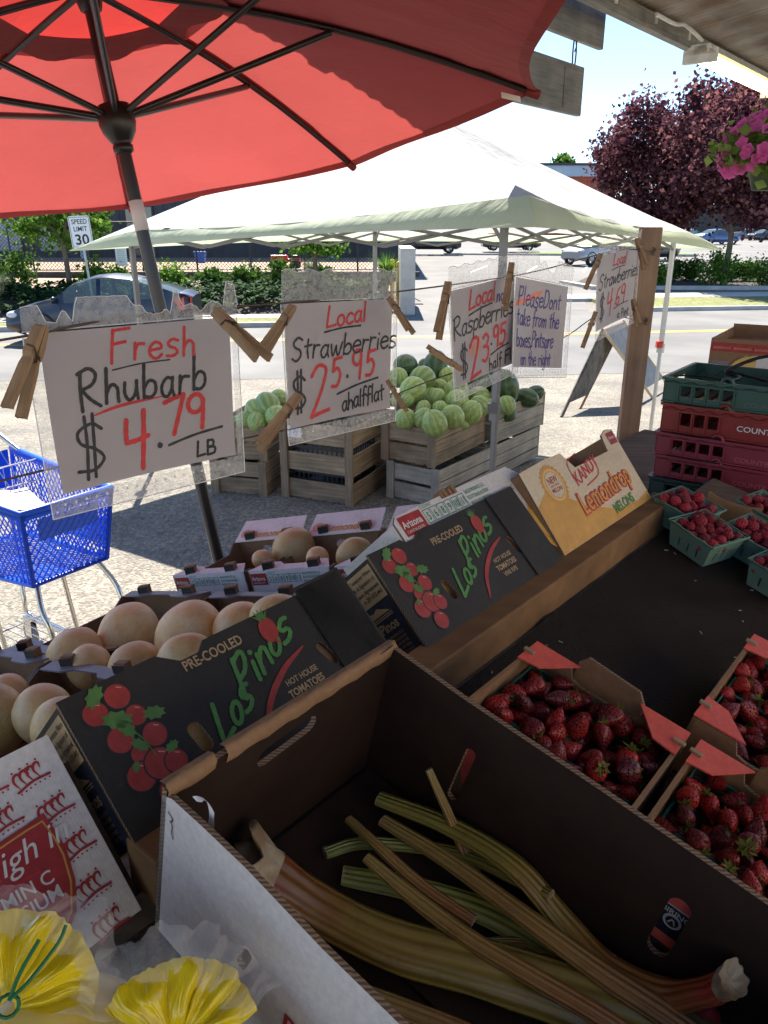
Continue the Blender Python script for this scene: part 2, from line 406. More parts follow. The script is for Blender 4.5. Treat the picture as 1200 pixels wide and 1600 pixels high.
mat('concrete', (.42, .40, .36), (.52, .50, .45), 3, .85, .2, 60)
mat('line_yellow', (.75, .42, .03), (.62, .36, .05), 8, .6)
mat('line_white', (.75, .75, .72), rough=.6)
mat('dry_grass', (.11, .15, .035), (.26, .24, .09), 5, .95, .8, 60, .03)
mat('lawn', (.10, .26, .03), (.2, .36, .06), 6, .95, .5, 60, .03)
mat('soil', (.035, .027, .021), (.07, .052, .038), 8, .95, .7, 40, .02)
mat('bark', (.30, .21, .15), (.42, .31, .22), 14, .95, .7, 50, .02)
mat('trunk', (.12, .09, .07), (.22, .17, .13), 10, .9, .6, 30, .01, stretch=(1, 1, .3))
leafmat('leaf_plum', (.05, .02, .034), (.115, .042, .056), (.34, .15, .14), .34, .5)
leafmat('leaf_green', (.04, .10, .015), (.10, .20, .03), (.20, .32, .06), .4)
leafmat('leaf_shrub', (.03, .07, .012), (.07, .15, .025), (.13, .24, .04), .3)
leafmat('leaf_cover', (.02, .05, .018), (.035, .08, .028), (.06, .12, .04), .12)
leafmat('leaf_pale', (.16, .19, .10), (.24, .27, .15), (.34, .36, .22), .3)
mat('black_metal', (.012, .012, .013), rough=.45)
mat('siding_dark', (.03, .037, .05), (.045, .052, .068), 3, .7)
mat('glass_dark', (.03, .05, .07), rough=.08, spec=.8)
mat('pane_reflect', (.10, .17, .30), rough=.12, spec=.8)  # bluish reflection in the windows is put into the pane colour
mat('block_wall', (.05, .045, .042), (.09, .08, .072), 5, .9, .4, 30, .01)
mat('brick_red', (.36, .075, .035), (.42, .095, .045), 4, .85)
mat('metal_blue_grey', (.33, .42, .52), (.38, .46, .55), 2, .5)
mat('bollard_yellow', (.70, .52, .02), rough=.5)
mat('sign_white', (.8, .8, .78), rough=.5)
mat('sign_black', (.02, .02, .02), rough=.5)
mat('galv', (.35, .36, .37), (.45, .46, .47), 8, .45, metallic=.6)
mat('bin_blue', (.02, .10, .45), rough=.5)
mat('mower_red', (.55, .03, .02), rough=.4)
mat('tyre', (.02, .02, .02), rough=.85)
mat('rim', (.45, .46, .48), rough=.3, metallic=.9)
mat('lamp_red', (.5, .02, .02), rough=.2, coat=.5)
mat('lamp_clear', (.7, .72, .75), rough=.15, coat=.5)
for nm, c in (('paint_navy', (.007, .012, .034)), ('paint_silver', (.42, .43, .44)), ('paint_blue', (.05, .10, .26)), ('paint_white', (.75, .75, .75)), ('paint_dark', (.02, .022, .026)), ('paint_grey', (.2, .21, .22))):
    mat(nm, c, rough=.3, metallic=.0 if nm == 'paint_navy' else .25, coat=.25 if nm == 'paint_navy' else .6)
def glassmat():
    m, nt, p, out = newmat('car_glass')
    p.inputs['Base Color'].default_value = (.25, .32, .33, 1); p.inputs['Roughness'].default_value = .04; p.inputs['Specular IOR Level'].default_value = .8
    t = nt.nodes.new('ShaderNodeBsdfTransparent'); t.inputs[0].default_value = (.62, .72, .70, 1); mx = nt.nodes.new('ShaderNodeMixShader'); mx.inputs[0].default_value = .35
    nt.links.new(t.outputs[0], mx.inputs[1]); nt.links.new(p.outputs[0], mx.inputs[2]); nt.links.new(mx.outputs[0], out.inputs[0]); MATS['car_glass'] = m
glassmat()

# ---------------------------------------------------------------- ground, road, lots
def strips(rows, dz, m, name, kind='structure'):
    """rows of (y, xl, xr): a sheet following the lie of the land"""
    mb = MB(); vs = []
    for y, a, b in rows: vs += [(a, y, ground_h(y) + dz), (b, y, ground_h(y) + dz)]
    mb.add(vs, [(2 * i, 2 * i + 1, 2 * i + 3, 2 * i + 2) for i in range(len(rows) - 1)])
    return tag(mb.build(name, [m]), kind=kind)
strips([(-6, -400, 400), (6.5, -400, 400), (12.5, -400, 400), (30, -400, 400), (85.5, -400, 400), (900, -900, 900)], 0, 'gravel', 'ground')
def flat(pts, z, m, name, th=0):
    mb = MB()
    if th: 
        n = len(pts); mb.add([(x, y, z) for x, y in pts] + [(x, y, z + th) for x, y in pts], [(i, (i + 1) % n, n + (i + 1) % n, n + i) for i in range(n)] + [tuple(range(n, 2 * n))])
    else: mb.poly([(x, y, z) for x, y in pts])
    return tag(mb.build(name, [m]), kind='structure')
def line_y(x, x0, y0, s_): return y0 + (x - x0) * s_
RL = .15                                                  # slope of the road across the picture
def kerb_l(x): return line_y(x, -3.4, 20.8, RL)
def kerb_r(x): return line_y(x, 7.0, 24.7, RL)
mb = MB(); RX_ = [(-80, 10.8, kerb_l(-80)), (-36, 12.1, kerb_l(-36)), (-.4, 13.5, kerb_l(-.4)), (.7, 13.55, 22.0), (.9, 13.56, 25.6), (5.2, 14.1, 25.6), (7, 14.35, 24.7), (36, 18.5, kerb_r(36)), (80, 25, kerb_r(80))]
mb.add([q for x, a, b in RX_ for q in ((x, a, -.496), (x, b, -.496))], [(2 * i, 2 * i + 2, 2 * i + 3, 2 * i + 1) for i in range(8)])
tag(mb.build('road', ['asphalt']), kind='structure')
ml = MB()
for off in (0, .22):
    vs = []
    for x in range(-80, 81, 4): y = line_y(x, -2.5, 18.3, RL) + off; vs += [(x, y, -.492), (x, y + .11, -.492)]
    ml.add(vs, [(2 * i, 2 * i + 2, 2 * i + 3, 2 * i + 1) for i in range(40)])
tag(ml.build('road_marking', ['line_yellow']), kind='structure')
# left verge: kerb, grass, sidewalk, planting bank
def band(xa, xb, f, o0, o1, z, th, m, name):
    return flat([(xa, f(xa) + o0), (xb, f(xb) + o0), (xb, f(xb) + o1), (xa, f(xa) + o1)], z, m, name, th)
band(-80, -.4, kerb_l, 0, .18, -.5, .13, 'concrete', 'kerb')
band(-80, -.4, kerb_l, .183, 1.3, -.5, .11, 'dry_grass', 'grass_verge')
band(-80, -.4, kerb_l, 1.303, 2.9, -.5, .12, 'concrete', 'sidewalk')
band(7, 80, kerb_r, 0, .18, -.5, .13, 'concrete', 'kerb')
band(7.4, 80, kerb_r, .183, 3.6, -.5, .11, 'dry_grass', 'grass_verge')
band(6.5, 80, kerb_r, 3.61, 5.4, -.5, .12, 'concrete', 'sidewalk')
# parking lot across the road
strips([(25.4, .9, 6.6), (30, .9, 7.5), (34, 1, 14), (40, 1, 40), (85.5, -30, 90), (130, -60, 120)], .006, 'asphalt_lot', 'parking_lot')
mb = MB()
for x0 in (4.6, 7.6, 10.6):
    y0 = 43; mb.poly([(x0, y0, ground_h(y0) + .012), (x0 + .12, y0, ground_h(y0) + .012), (x0 + 1.6, y0 + 5, ground_h(y0 + 5) + .012), (x0 + 1.45, y0 + 5, ground_h(y0 + 5) + .012)])
tag(mb.build('parking_marking', ['line_white']), kind='structure')
p0 = ground_at(880, 398)
flat([(p0.x - 3, p0.y - 1), (p0.x + 9, p0.y - 2.5), (p0.x + 9, p0.y + 3), (p0.x + 1, p0.y + 4)], ground_h(p0.y) - .02, 'lawn', 'lawn', .16)
flat([(p0.x - 9, p0.y - .2), (p0.x - 3.1, p0.y - 1.2), (p0.x + 9, p0.y - 2.9), (p0.x + 9, p0.y - 2.52), (p0.x - 3.1, p0.y - .95), (p0.x - 9, p0.y + .1)], ground_h(p0.y) - .02, 'concrete', 'kerb', .14)
# bed on the right with its shrubs
strips([(33.4, 9.2, 22), (36, 8.6, 40), (44, 12, 40)], .05, 'soil', 'planting_bed')
flat([(8.6, 33.1), (22, 33.1), (22, 33.35), (8.9, 33.35), (8.3, 36.5), (8.0, 36.5)], ground_h(33), 'concrete', 'kerb', .16)
# bank on the left: rises from the sidewalk to the fence line
mb = MB(); prof = [(23.0, -.42), (24.2, .0), (26.2, .18), (26.25, .0), (28.6, .32), (30.6, .40), (60, .5)]
vs = []; X = [-80, -40, -20, -10, -5, .2]
for x in X:
    for y, z in prof: vs.append((x, y + (x + 3.4) * RL * (1 if y < 40 else 0), z))
n = len(prof)
mb.add(vs, [(i * n + j, (i + 1) * n + j, (i + 1) * n + j + 1, i * n + j + 1) for i in range(len(X) - 1) for j in range(n - 1)], 0, False)
mb.add([(.2, prof[j][0] + (3.6) * RL, prof[j][1]) for j in range(n)] + [(.2, 60, -.5), (.2, 23.4, -.5)], [tuple(range(n + 2))])
tag(mb.build('planting_bank', ['bark']), kind='structure')

mb = MB(); vs = []
for x in [-80, -40, -20, -10, -5, -.3]:
    for y, z in ((22.98, -.40), (24.2, .03), (26.2, .205)): vs.append((x, y + (x + 3.4) * RL, z))
mb.add(vs, [(i * 3 + j, i * 3 + 3 + j, i * 3 + 4 + j, i * 3 + 1 + j) for i in range(5) for j in range(2)])
tag(mb.build('planting_bed', ['soil']), kind='structure')
# ---------------------------------------------------------------- shrubs, trees
def shrub(p, rad, leaf, n, size, seed, label, name='shrub', cat='shrub', group=None, stems=True):
    t = thing(name, label, cat, T(*p), group)
    mb = MB(); leafcloud(mb, (0, 0, rad[2] * .85), rad, n, size, seed, 30, .5, 0, True, .2)
    mb.build('foliage', [leaf], t)
    s_ = MB()
    for k in range(4): a = k * 1.6 + seed; s_.tube([(0, 0, -.05), (math.cos(a) * rad[0] * .4, math.sin(a) * rad[0] * .4, rad[2])], [.02, .01], 5)
    s_.build('stem', ['trunk'], t)
    return t
SHR = [(60, 452, 34, 'dark green shrub left of the small tree'), (15, 450, 30, 'shrub at the left end of the bank above the car hood'), (172, 440, 24, 'bright green shrub behind the speed limit sign'), (200, 432, 20, 'small bright shrub between the sign and the parasol pole'),
       (278, 425, 22, 'light green shrub right of the parasol pole'), (336, 428, 18, 'second round shrub right of the parasol pole'), (390, 430, 20, 'third round shrub behind the ground cover'), (447, 428, 24, 'dark shrub in front of the red mower'),
       (505, 440, 18, 'pale shrub behind the tall strawberry sign')]
for i, (px, py, r, lb) in enumerate(SHR):
    yy = 27 + (-3.4 - (px - 600) / 45) * -.0
    p = at_y(px, py + r * .6, 26.6); k = r / FPX * 27
    shrub((p.x, 26.3 + (p.x + 3.4) * RL, .05), (k * 1.05, k * 1.05, k * .95), 'leaf_green' if i in (2, 3, 4) else 'leaf_shrub', 900, .13, 10 + i, lb, group='shrubs along the bank')
# ground cover (uncountable)
mb = MB(); rn = random.Random(3)
for i in range(15000):
    x = rn.uniform(-22, .1); f = rn.random(); y = 23.3 + f * 2.9; z = -.35 + min(f * 2.4, 1) * .42 + rn.uniform(0, .3) + .12 * math.sin(x * 3) * math.sin(f * 9)
    y += (x + 3.4) * RL; a = rn.uniform(0, 6.3); L = rn.uniform(.08, .2)
    d = Vector((math.cos(a), math.sin(a), rn.uniform(-.3, .9))) * L; e = Vector((-d.y, d.x, rn.uniform(-.05, .05))) * .45
    P = Vector((x, y, z)); mb.add([P - d * .5, P + e, P + d * .5, P - e], [(0, 1, 2, 3)])
tag(mb.build('ground_cover', ['leaf_cover']), 'low dark green ground cover on the bank by the road', 'ground cover', kind='stuff')
# ornamental grass tufts
def grass_tuft(p, h, n, seed, label, m='leaf_pale'):
    mb = MB(); rn = random.Random(seed)
    for i in range(n):
        a = rn.uniform(0, 6.3); r = rn.uniform(.1, .6) * h; w_ = .012
        pts = [(0, 0, 0), (math.cos(a) * r * .35, math.sin(a) * r * .35, h * .7), (math.cos(a) * r, math.sin(a) * r, h * rn.uniform(.7, 1.05))]
        pp = [Vector(q) for q in pts]; sd = Vector((-math.sin(a), math.cos(a), 0)) * w_
        mb.add([pp[0] - sd, pp[0] + sd, pp[1] + sd, pp[1] - sd, pp[2]], [(0, 1, 2, 3), (3, 2, 4)])
    tag(mb.build('grass_tuft', [m], None, T(*p)), label, 'ornamental grass')
grass_tuft((-11.2, 23.2, -.3), 1.1, 260, 1, 'pale feathery grass tuft in front of the dark shrub')
grass_tuft((-2.4, 26.4, .1), .9, 260, 2, 'pale grass tuft right of the small shrubs')
grass_tuft((.05, 25.7, -.2), 1.5, 160, 3, 'tall green grass beside the yellow bollard', 'leaf_green')

def tree(p, crown_c, rad, leaf, n, size, seed, label, trunk_r, group=None, clumps=70, spread=.3):
    t = thing('tree', label, 'tree', T(*p), group); C_ = Vector(crown_c) - Vector(p)
    tb = MB(); top = Vector((C_.x * .6, C_.y * .6, C_.z - rad[2] * .55))
    tb.tube(catmull([(0, 0, -.1), (top.x * .4 + .05, top.y * .4, top.z * .5), tuple(top)], 5), [trunk_r * (1.1 - .05 * k) for k in range(11)], 10)
    rn = random.Random(seed)
    for k in range(9):
        a = k * .7 + rn.random(); e = C_ + Vector((math.cos(a) * rad[0] * .65, math.sin(a) * rad[1] * .65, rn.uniform(-.2, .6) * rad[2]))
        b0 = top * rn.uniform(.8, 1.0); tb.tube(catmull([tuple(b0), tuple(b0.lerp(e, .5) + Vector((0, 0, .15))), tuple(e)], 4), [trunk_r * .5 * (1 - .09 * j) for j in range(9)], 6)
    tb.build('trunk', ['trunk'], t)
    c = MB(); leafcloud(c, tuple(C_), rad, n, size, seed, clumps, spread, 0, False, .25); c.build('crown', [leaf], t)
    return t
g = 'plum trees across the road'
def tr(px, py, y, rpx, rz, base, leaf, n, size, seed, label, tr_, group=None, **k):
    c = at_y(px, py, y); r = rpx / FPX * y; b = ground_h(y)
    return tree((base if base is not None else c.x, y, b), c, (r, r, rz / FPX * y), leaf, n, size, seed, label, tr_, group, **k)
tr(1024, 278, 38, 84, 112, None, 'leaf_plum', 22000, .19, 21, 'purple-leaved plum tree nearest the orange building', .16, g, clumps=120, spread=.25)
tr(1160, 238, 35, 112, 116, None, 'leaf_plum', 30000, .19, 22, 'taller purple-leaved plum tree behind the pink flower basket', .14, g, clumps=130, spread=.25)
tr(1280, 235, 34, 86, 104, None, 'leaf_plum', 14000, .2, 25, 'purple-leaved plum tree at the right edge', .15, g)
tr(92, 340, 25.2, 82, 48, None, 'leaf_green', 4200, .15, 23, 'small light green street tree beside the speed limit sign', .10)
tr(490, 372, 25.5, 60, 30, None, 'leaf_green', 1500, .14, 29, 'small tree with leaves hidden by the white tent', .10)
tr(880, 258, 110, 20, 16, None, 'leaf_green', 1200, .5, 24, 'distant green tree top over the white tent roof', .3)
tr(948, 300, 62, 11, 24, None, 'leaf_green', 700, .3, 26, 'small bright green tree beside the orange building', .15)
for i, (px, py, r, lb) in enumerate([(1113, 428, 27, 'round bright green shrub on the bed right of the tent'), (1196, 425, 24, 'round shrub cut by the right edge of the picture'), (1022, 422, 20, 'shrub seen between wooden post and tent leg'),
       (1085, 402, 18, 'dark hedge shrub behind the round one, on its left'), (1130, 404, 17, 'dark hedge shrub directly behind the round one'), (1165, 402, 17, 'dark hedge shrub behind and right of the round one'), (1050, 405, 16, 'low dark shrub under the tip of the tent roof')]):
    y = 34.2 if i < 3 else 37.0
    p = at_y(px, py + r, y); k = r / FPX * y; shrub((p.x, y, ground_h(y) + .02), (k * 1.05, k * 1.05, k), 'leaf_green' if i < 3 else 'leaf_shrub', 1500, .11, 50 + i, lb, group='shrubs on the bed across the road')

# ---------------------------------------------------------------- fence, wall, buildings
t = thing('chain_link_fence', 'tall black chain-link fence on the bank behind the car', 'fence', T(0, 0, 0))
mb = MB(); FY = 30.4; X0, X1 = -19.0, 1.0
def fy(x): return FY + (x + 3.4) * .05
ps = MB()
for k in range(11):
    x = X0 + k * 2.0; ps.tube([(x, fy(x), .3), (x, fy(x), 2.2)], .035, 6)
    if k in (0, 5, 10): pass
for z in (.5, 2.18): ps.tube([(X0, fy(X0), z), (X1, fy(X1), z)], .022, 6)
ps.build('post_frame', ['black_metal'], t)
st = .13; nd = int((X1 - X0 + 1.8) / st)
for k in range(nd):
    for sgn in (1, -1):
        xa = X0 - 1.8 * (sgn > 0) + k * st; xb = xa + sgn * 1.7 if sgn > 0 else xa - 1.7
        za, zb = .5, 2.2
        if min(xa, xb) < X0 or max(xa, xb) > X1: continue
        mb.add([(xa, fy(xa), za), (xa + .022, fy(xa), za), (xb + .022, fy(xb), zb), (xb, fy(xb), zb)], [(0, 1, 2, 3)])
mb.build('mesh', ['black_metal'], t)
mb = MB()
for k in range(22):
    for r_ in range(2):
        x = -19 + k * .9 + r_ * .45; mb.box(x, x + .89, 0, .3, r_ * .17, r_ * .17 + .168)
o = mb.build('retaining_wall', ['block_wall'], None, T(0, 28.0, .2)); tag(o, 'low dark block retaining wall below the chain-link fence', 'wall')
# dark workshop behind the fence
t = thing('building', 'long dark blue-grey building behind the chain-link fence', 'building', T(0, 0, 0))
mb = MB(); mb.box(-34, 1.0, 44, 60, -.5, 6.2)
for k in range(60): mb.box(-34 + k * .6, -33.95 + k * .6, 43.96, 44, .4, 6.0)
mb.build('wall', ['siding_dark'], t)
for (a, b, z0, z1, mm) in ((-22.5, -21.3, .8, 2.3, 'pane_reflect'), (-20.9, -19.6, .8, 2.3, 'pane_reflect'), (-18.6, -17.6, .8, 2.3, 'pane_reflect'), (-9.5, -7.5, 2.0, 3.6, 'glass_dark'), (-4.6, -3.4, 1.0, 3.6, 'pane_reflect'), (-1.6, .2, 1.2, 3.4, 'glass_dark'), (-13.8, -12.4, .5, 3.0, 'glass_dark')):
    f = MB()
    for q in ((a - .08, a, z0 - .08, z1 + .08), (b, b + .08, z0 - .08, z1 + .08), (a, b, z0 - .08, z0), (a, b, z1, z1 + .08), ((a + b) / 2 - .03, (a + b) / 2 + .03, z0, z1)): f.box(q[0], q[1], 43.9, 43.99, q[2], q[3])
    wdw = f.build('window', ['siding_dark'], t); g_ = MB(); g_.box(a, b, 43.93, 43.955, z0, z1); g_.build('pane', [mm], wdw)
f = MB(); f.box(-34.3, 1.3, 43.5, 60, 6.2, 6.5); f.build('roof', ['siding_dark'], t)
f = MB()
for x in (-30, -16.2, -3.0): f.box(x, x + .35, 43.2, 43.5, -.4, 6.2)
f.build('pillar', ['metal_blue_grey'], t)
# orange and blue-grey commercial building
y = 95; pa = at_y(800, 300, y); pb = at_y(957, 300, y); zt = at_y(900, 259, y).z; zm = at_y(900, 276, y).z; zb = at_y(900, 302, y).z
t = thing('building', 'low orange building with blue-grey fascia beyond the tent roof', 'building', T(0, 0, 0))
mb = MB(); mb.box(pa.x, pb.x, y, y + 20, 0, zm); mb.build('wall', ['brick_red'], t)
mb = MB(); mb.box(pa.x - .3, pb.x + .3, y - .5, y + 20, zm, zt); mb.build('fascia', ['metal_blue_grey'], t)
mb = MB(); mb.box(pa.x - .5, pb.x + .5, y - .7, y + 20, zt, zt + .25); mb.build('roof', ['siding_dark'], t)
mb = MB(); mb.box(pa.x, pb.x, y - .1, y - .01, zb - 1.2, zb); mb.build('sill_band', ['sign_white'], t)
mb = MB(); mb.box(pb.x + 3, pb.x + 40, y + 20, y + 35, 0, 5)
tag(mb.build('building', ['block_wall']), 'low dim shop building behind the parked cars at right', 'building')
# utility box column and bollards at the driveway
p = ground_at(634, 492); q = at_y(634, 388, p.y)
mb = MB(); mb.box(-.22, .22, -.2, 3.8, 0, q.z + .5)
tag(mb.build('wall', ['concrete'], None, T(p.x + .05, p.y + .1, -.5), bevel=.02), 'cream block wall end beside the yellow bollards', 'wall')
for k, (px, py, lb) in enumerate([(622, 478, 'yellow bollard nearest the cream wall end'), (613, 470, 'yellow bollard left of the other, further back')]):
    p = ground_at(px, py); mb = MB(); mb.lathe([(0, -.2), (.085, -.2), (.085, 1.35), (.06, 1.42), (0, 1.44)], 14); tag(mb.build('bollard', ['bollard_yellow'], None, T(p.x, p.y, -.5)), lb, 'bollard', 'bollards at the driveway')
# speed limit sign
y = 21.6; a = at_y(115, 335, y); b = at_y(118, 384, y); hgt = a.z - b.z; wd_ = .46
t = thing('speed_limit_sign', 'white speed limit 30 sign on a metal post beside the street tree', 'road sign', T(a.x + .25, y, -.45) @ RY(R(-3)) @ RZ(R(20)))
mb = MB(); mb.tube([(0, .03, 0), (0, .03, a.z + .45)], .03, 8); mb.build('post', ['galv'], t)
z1 = a.z + .42; z0 = z1 - .80; sg = MB(); sg.panel([(-.27, z0 + .04), (-.23, z0), (.23, z0), (.27, z0 + .04), (.27, z1 - .04), (.23, z1), (-.23, z1), (-.27, z1 - .04)], th=.004, mats=(0, 0, 0))
typed(sg, 'SPEED', 0, z1 - .20, .17, 1, align='CENTER', bold=.01, y=-.003, wsc=.85); typed(sg, 'LIMIT', 0, z1 - .38, .17, 1, align='CENTER', bold=.01, y=-.003, wsc=.85); typed(sg, '30', 0, z0 + .09, .36, 1, align='CENTER', bold=.02, y=-.003)
for q in ((-.25, -.24, z0 + .03, z1 - .03), (.24, .25, z0 + .03, z1 - .03), (-.24, .24, z0 + .03, z0 + .04), (-.24, .24, z1 - .04, z1 - .03)): sg.box(q[0], q[1], -.003, -.0005, q[2], q[3], 1)
sg.build('sign_panel', ['sign_white', 'sign_black'], t)
# blue bin, red mower, notice on the fence
p = at_y(314, 413, 32.5)
t = thing('recycling_bin', 'blue bin behind the chain-link fence', 'bin', T(p.x, 32.5, p.z + .05) @ Matrix.Scale(.65, 4)); mb = MB(); mb.add([(-.26, -.25, 0), (.26, -.25, 0), (.26, .25, 0), (-.26, .25, 0), (-.32, -.3, .6), (.32, -.3, .6), (.32, .3, .6), (-.32, .3, .6)], [(0, 3, 2, 1), (0, 1, 5, 4), (1, 2, 6, 5), (2, 3, 7, 6), (3, 0, 4, 7)])
mb.build('body', ['bin_blue'], t); mb = MB(); mb.box(-.35, .35, -.33, .34, .6, .68); mb.build('lid', ['bin_blue'], t)
p = at_y(446, 415, 32.0)
t = thing('ride_on_mower', 'small red ride-on mower behind the fence', 'mower', T(p.x, 32.0, p.z - .15))
mb = MB(); mb.box(-.55, .1, -.28, .28, .25, .55); mb.box(.1, .6, -.24, .24, .3, .42); mb.build('hood', ['mower_red'], t, bevel=.04)
mb = MB(); mb.box(.25, .6, -.2, .2, .45, .55); mb.box(.52, .62, -.2, .2, .55, .8); mb.build('seat', ['black_metal'], t, bevel=.03)
for x in (-.42, .4):
    for yy in (-.32, .32): mb = MB(); mb.lathe([(0, -.06), (.12, -.06), (.19, -.03), (.19, .03), (.12, .06), (0, .06)], 14, M=T(x, yy, .19) @ RX(R(90))); mb.build('wheel', ['tyre'], t)
mb = MB(); mb.tube([(0, 0, .55), (.08, 0, .8)], .015, 6); mb.lathe([(.13, 0), (.14, .01), (.13, .02), (.12, .01)], 14, M=T(.08, 0, .8) @ RY(R(25))); mb.build('steering_wheel', ['black_metal'], t)
p = at_y(187, 413, 26.0); mb = MB(); mb.panel([(0, 0), (.36, 0), (.36, .62), (0, .62)], th=.006, mats=(0, 0, 0))
for k in range(7): mb.box(.05, .31, -.002, -.0005, .12 + k * .06, .14 + k * .06, 1)
tag(mb.build('notice_board', ['sign_white', 'metal_blue_grey'], None, T(p.x - .1, 26.0, p.z - .05)), 'small white printed notice above the car roof', 'notice')

# ---------------------------------------------------------------- cars
def lerp_tab(tab, x):
    for i in range(len(tab) - 1):
        if tab[i][0] <= x <= tab[i + 1][0]:
            f = (x - tab[i][0]) / (tab[i + 1][0] - tab[i][0] + 1e-9); f2 = f * f * (3 - 2 * f); f = .5 * f + .5 * f2
            return tab[i][1] + (tab[i + 1][1] - tab[i][1]) * f
    return tab[0][1] if x < tab[0][0] else tab[-1][1]
def car(label, mw, L, W, top, belt, bot, side_glass, front_glass, rear_glass, wheels, wr, paint, name='parked_car', group=None, detail=True, plate=True):
    """x=0 nose .. L tail; tables of height along the length"""
    t = thing(name, label, 'car', mw, group); hw = W / 2
    def halfw(x): e = min(x, L - x); return hw * (1 - .22 * max(0, 1 - e / .55) ** 2)
    def sec(x):
        zt, zb, z0 = lerp_tab(top, x), lerp_tab(belt, x), lerp_tab(bot, x); h = halfw(x); zb = min(zb, zt - .03)
        hr = h * (1 - .34 * min(1, max(0, (zt - zb) / .62)))
        pts = [(h * .80, z0), (h * .96, z0 + .08), (h, z0 + (zb - z0) * .45), (h * .97, z0 + (zb - z0) * .8), (h * .93, zb), (hr + (h * .93 - hr) * .35, zb + (zt - zb) * .62), (hr, zt - .05 * (zt - zb) - .02), (hr * .75, zt - .004), (0, zt + .01)]
        return pts
    N = 46; mb = MB(); rows = []
    for i in range(N + 1):
        x = L * i / N; s_ = sec(x); rows.append([(x, -a, z) for a, z in s_] + [(x, a, z) for a, z in s_[-2::-1]])
    nn = len(rows[0]); vs = [p for r in rows for p in r]
    def zone(i, j):
        x = L * (i + .5) / N
        for wx in wheels:
            if abs(x - wx) < wr * 1.12 and j in (0, nn - 2): return False
        return True
    fs = [(i * nn + j, i * nn + j + 1, (i + 1) * nn + j + 1, (i + 1) * nn + j) for i in range(N) for j in range(nn - 1) if zone(i, j)]
    # leave the glass openings out of the body
    def isglass(i, j):
        x = L * (i + .5) / N
        if j in (4, 5, nn - 6, nn - 7): return any(a < x < b for a, b in side_glass)
        if 5 < j < nn - 7: return front_glass[0] < x < front_glass[1] or rear_glass[0] < x < rear_glass[1]
        return False
    body = []; glass = {}
    for i in range(N):
        for j in range(nn - 1):
            q = (i * nn + j, i * nn + j + 1, (i + 1) * nn + j + 1, (i + 1) * nn + j)
            if isglass(i, j):
                x = L * (i + .5) / N; key = ('f' if x < L * .5 else 'r') if 5 < j < nn - 7 else (j < 10, [a < x < b for a, b in side_glass].index(True))
                glass.setdefault(key, []).append(q)
            elif zone(i, j): body.append(q)
    mb.add(vs, body, 0, True); mb.add(rows[0], [tuple(range(nn))], 0); mb.add(rows[-1], [tuple(range(nn))[::-1]], 0)
    for wx in wheels:
        for sg_ in (-1, 1):
            arch = [(wx + (wr + .07) * math.cos(a), sg_ * (hw * .985), wr + (wr + .07) * math.sin(a)) for a in [math.pi * k / 12 for k in range(13)]]
            mb.tube(arch, .03, 6, 1); ia = [(p[0], sg_ * hw * .55, p[2]) for p in arch]
            mb.add(arch + ia, [(k, k + 1, k + 14, k + 13) for k in range(12)], 1)
    if detail:
        for x in (L * .31, L * .52, L * .70):
            for sg_ in (-1, 1): mb.tube([(x, sg_ * a * 1.003, z) for a, z in sec(x)[1:5]], .006, 4, 1)
        mb.tube([(0.02, -halfw(0) * .6, .42), (-.01, 0, .40), (.02, halfw(0) * .6, .42)], .03, 6, 1)
    o = mb.build('body', [paint, 'tyre'], t)
    for gf in glass.values():
        used = sorted({v for q in gf for v in q}); ix = {v: i for i, v in enumerate(used)}
        g_ = MB(); g_.add([vs[v] for v in used], [tuple(ix[v] for v in q) for q in gf], 0, True); g_.build('window', ['car_glass'], t)
    for wx in wheels:
        for sg_ in (-1, 1):
            M_ = T(wx, sg_ * (hw - .11), wr) @ RX(R(90 * sg_))
            wt = MB(); wt.lathe([(wr * .62, -.1), (wr * .95, -.1), (wr, -.06), (wr, .06), (wr * .95, .1), (wr * .62, .1)], 24, M=M_); wo = wt.build('wheel', ['tyre'], t)
            if detail:
                rm = MB(); rm.lathe([(wr * .62, -.1), (wr * .6, .085), (wr * .52, .06)], 20, M=M_)
                for k in range(5): rm.box(-.03, .03, 0, wr * .6, .05, .08, M=M_ @ RZ(k * 1.2566))
                rm.lathe([(0, .09), (.06, .085), (.07, .04)], 10, M=M_); rm.build('rim', ['rim'], wo)
    if detail:
        seat = MB()
        for x in (L * .46, L * .66):
            for yy in (-.36, .36): seat.box(x, x + .14, yy - .23, yy + .23, .45, 1.02); seat.box(x + .03, x + .12, yy - .12, yy + .12, 1.04, 1.22)
        seat.build('seat', ['siding_dark'], t, bevel=.03)
        zb = lerp_tab(belt, L * .30)
        for sg_ in (-1, 1):
            mi = MB(); mi.add(*ellipsoid_vs(.06, .10, .075, 12, 8), M=T(L * .285, sg_ * (hw + .06), zb + .08), smooth=True); mi.build('side_mirror', [paint], t)
            zt = lerp_tab(top, L * .985); hl = MB()
            hl.add(*ellipsoid_vs(.20, .16, .085, 14, 8), M=T(.24, sg_ * hw * .74, lerp_tab(top, .25) - .10) @ RZ(sg_ * R(-28)), smooth=True); hl.build('headlight', ['lamp_clear'], t)
            zz = lerp_tab(belt, L - .15); tl = MB(); tl.add([(0, 0, 0), (.16, -sg_ * -.02, 0), (.14, 0, .34), (-.12, 0, .30)], [(0, 1, 2, 3)], M=T(L - .32, sg_ * (halfw(L - .25) + .006), zz - .34))
            tl.box(-.02, .012, -.14, .02, 0, .32, 0, M=T(L - .02, sg_ * (halfw(L) - .06), zz - .30)); tl.box(-.02, .016, -.10, -.02, .08, .16, 1, M=T(L - .02, sg_ * (halfw(L) - .06), zz - .30)); tl.build('tail_light', ['lamp_red', 'lamp_clear'], t)
        hd = MB()
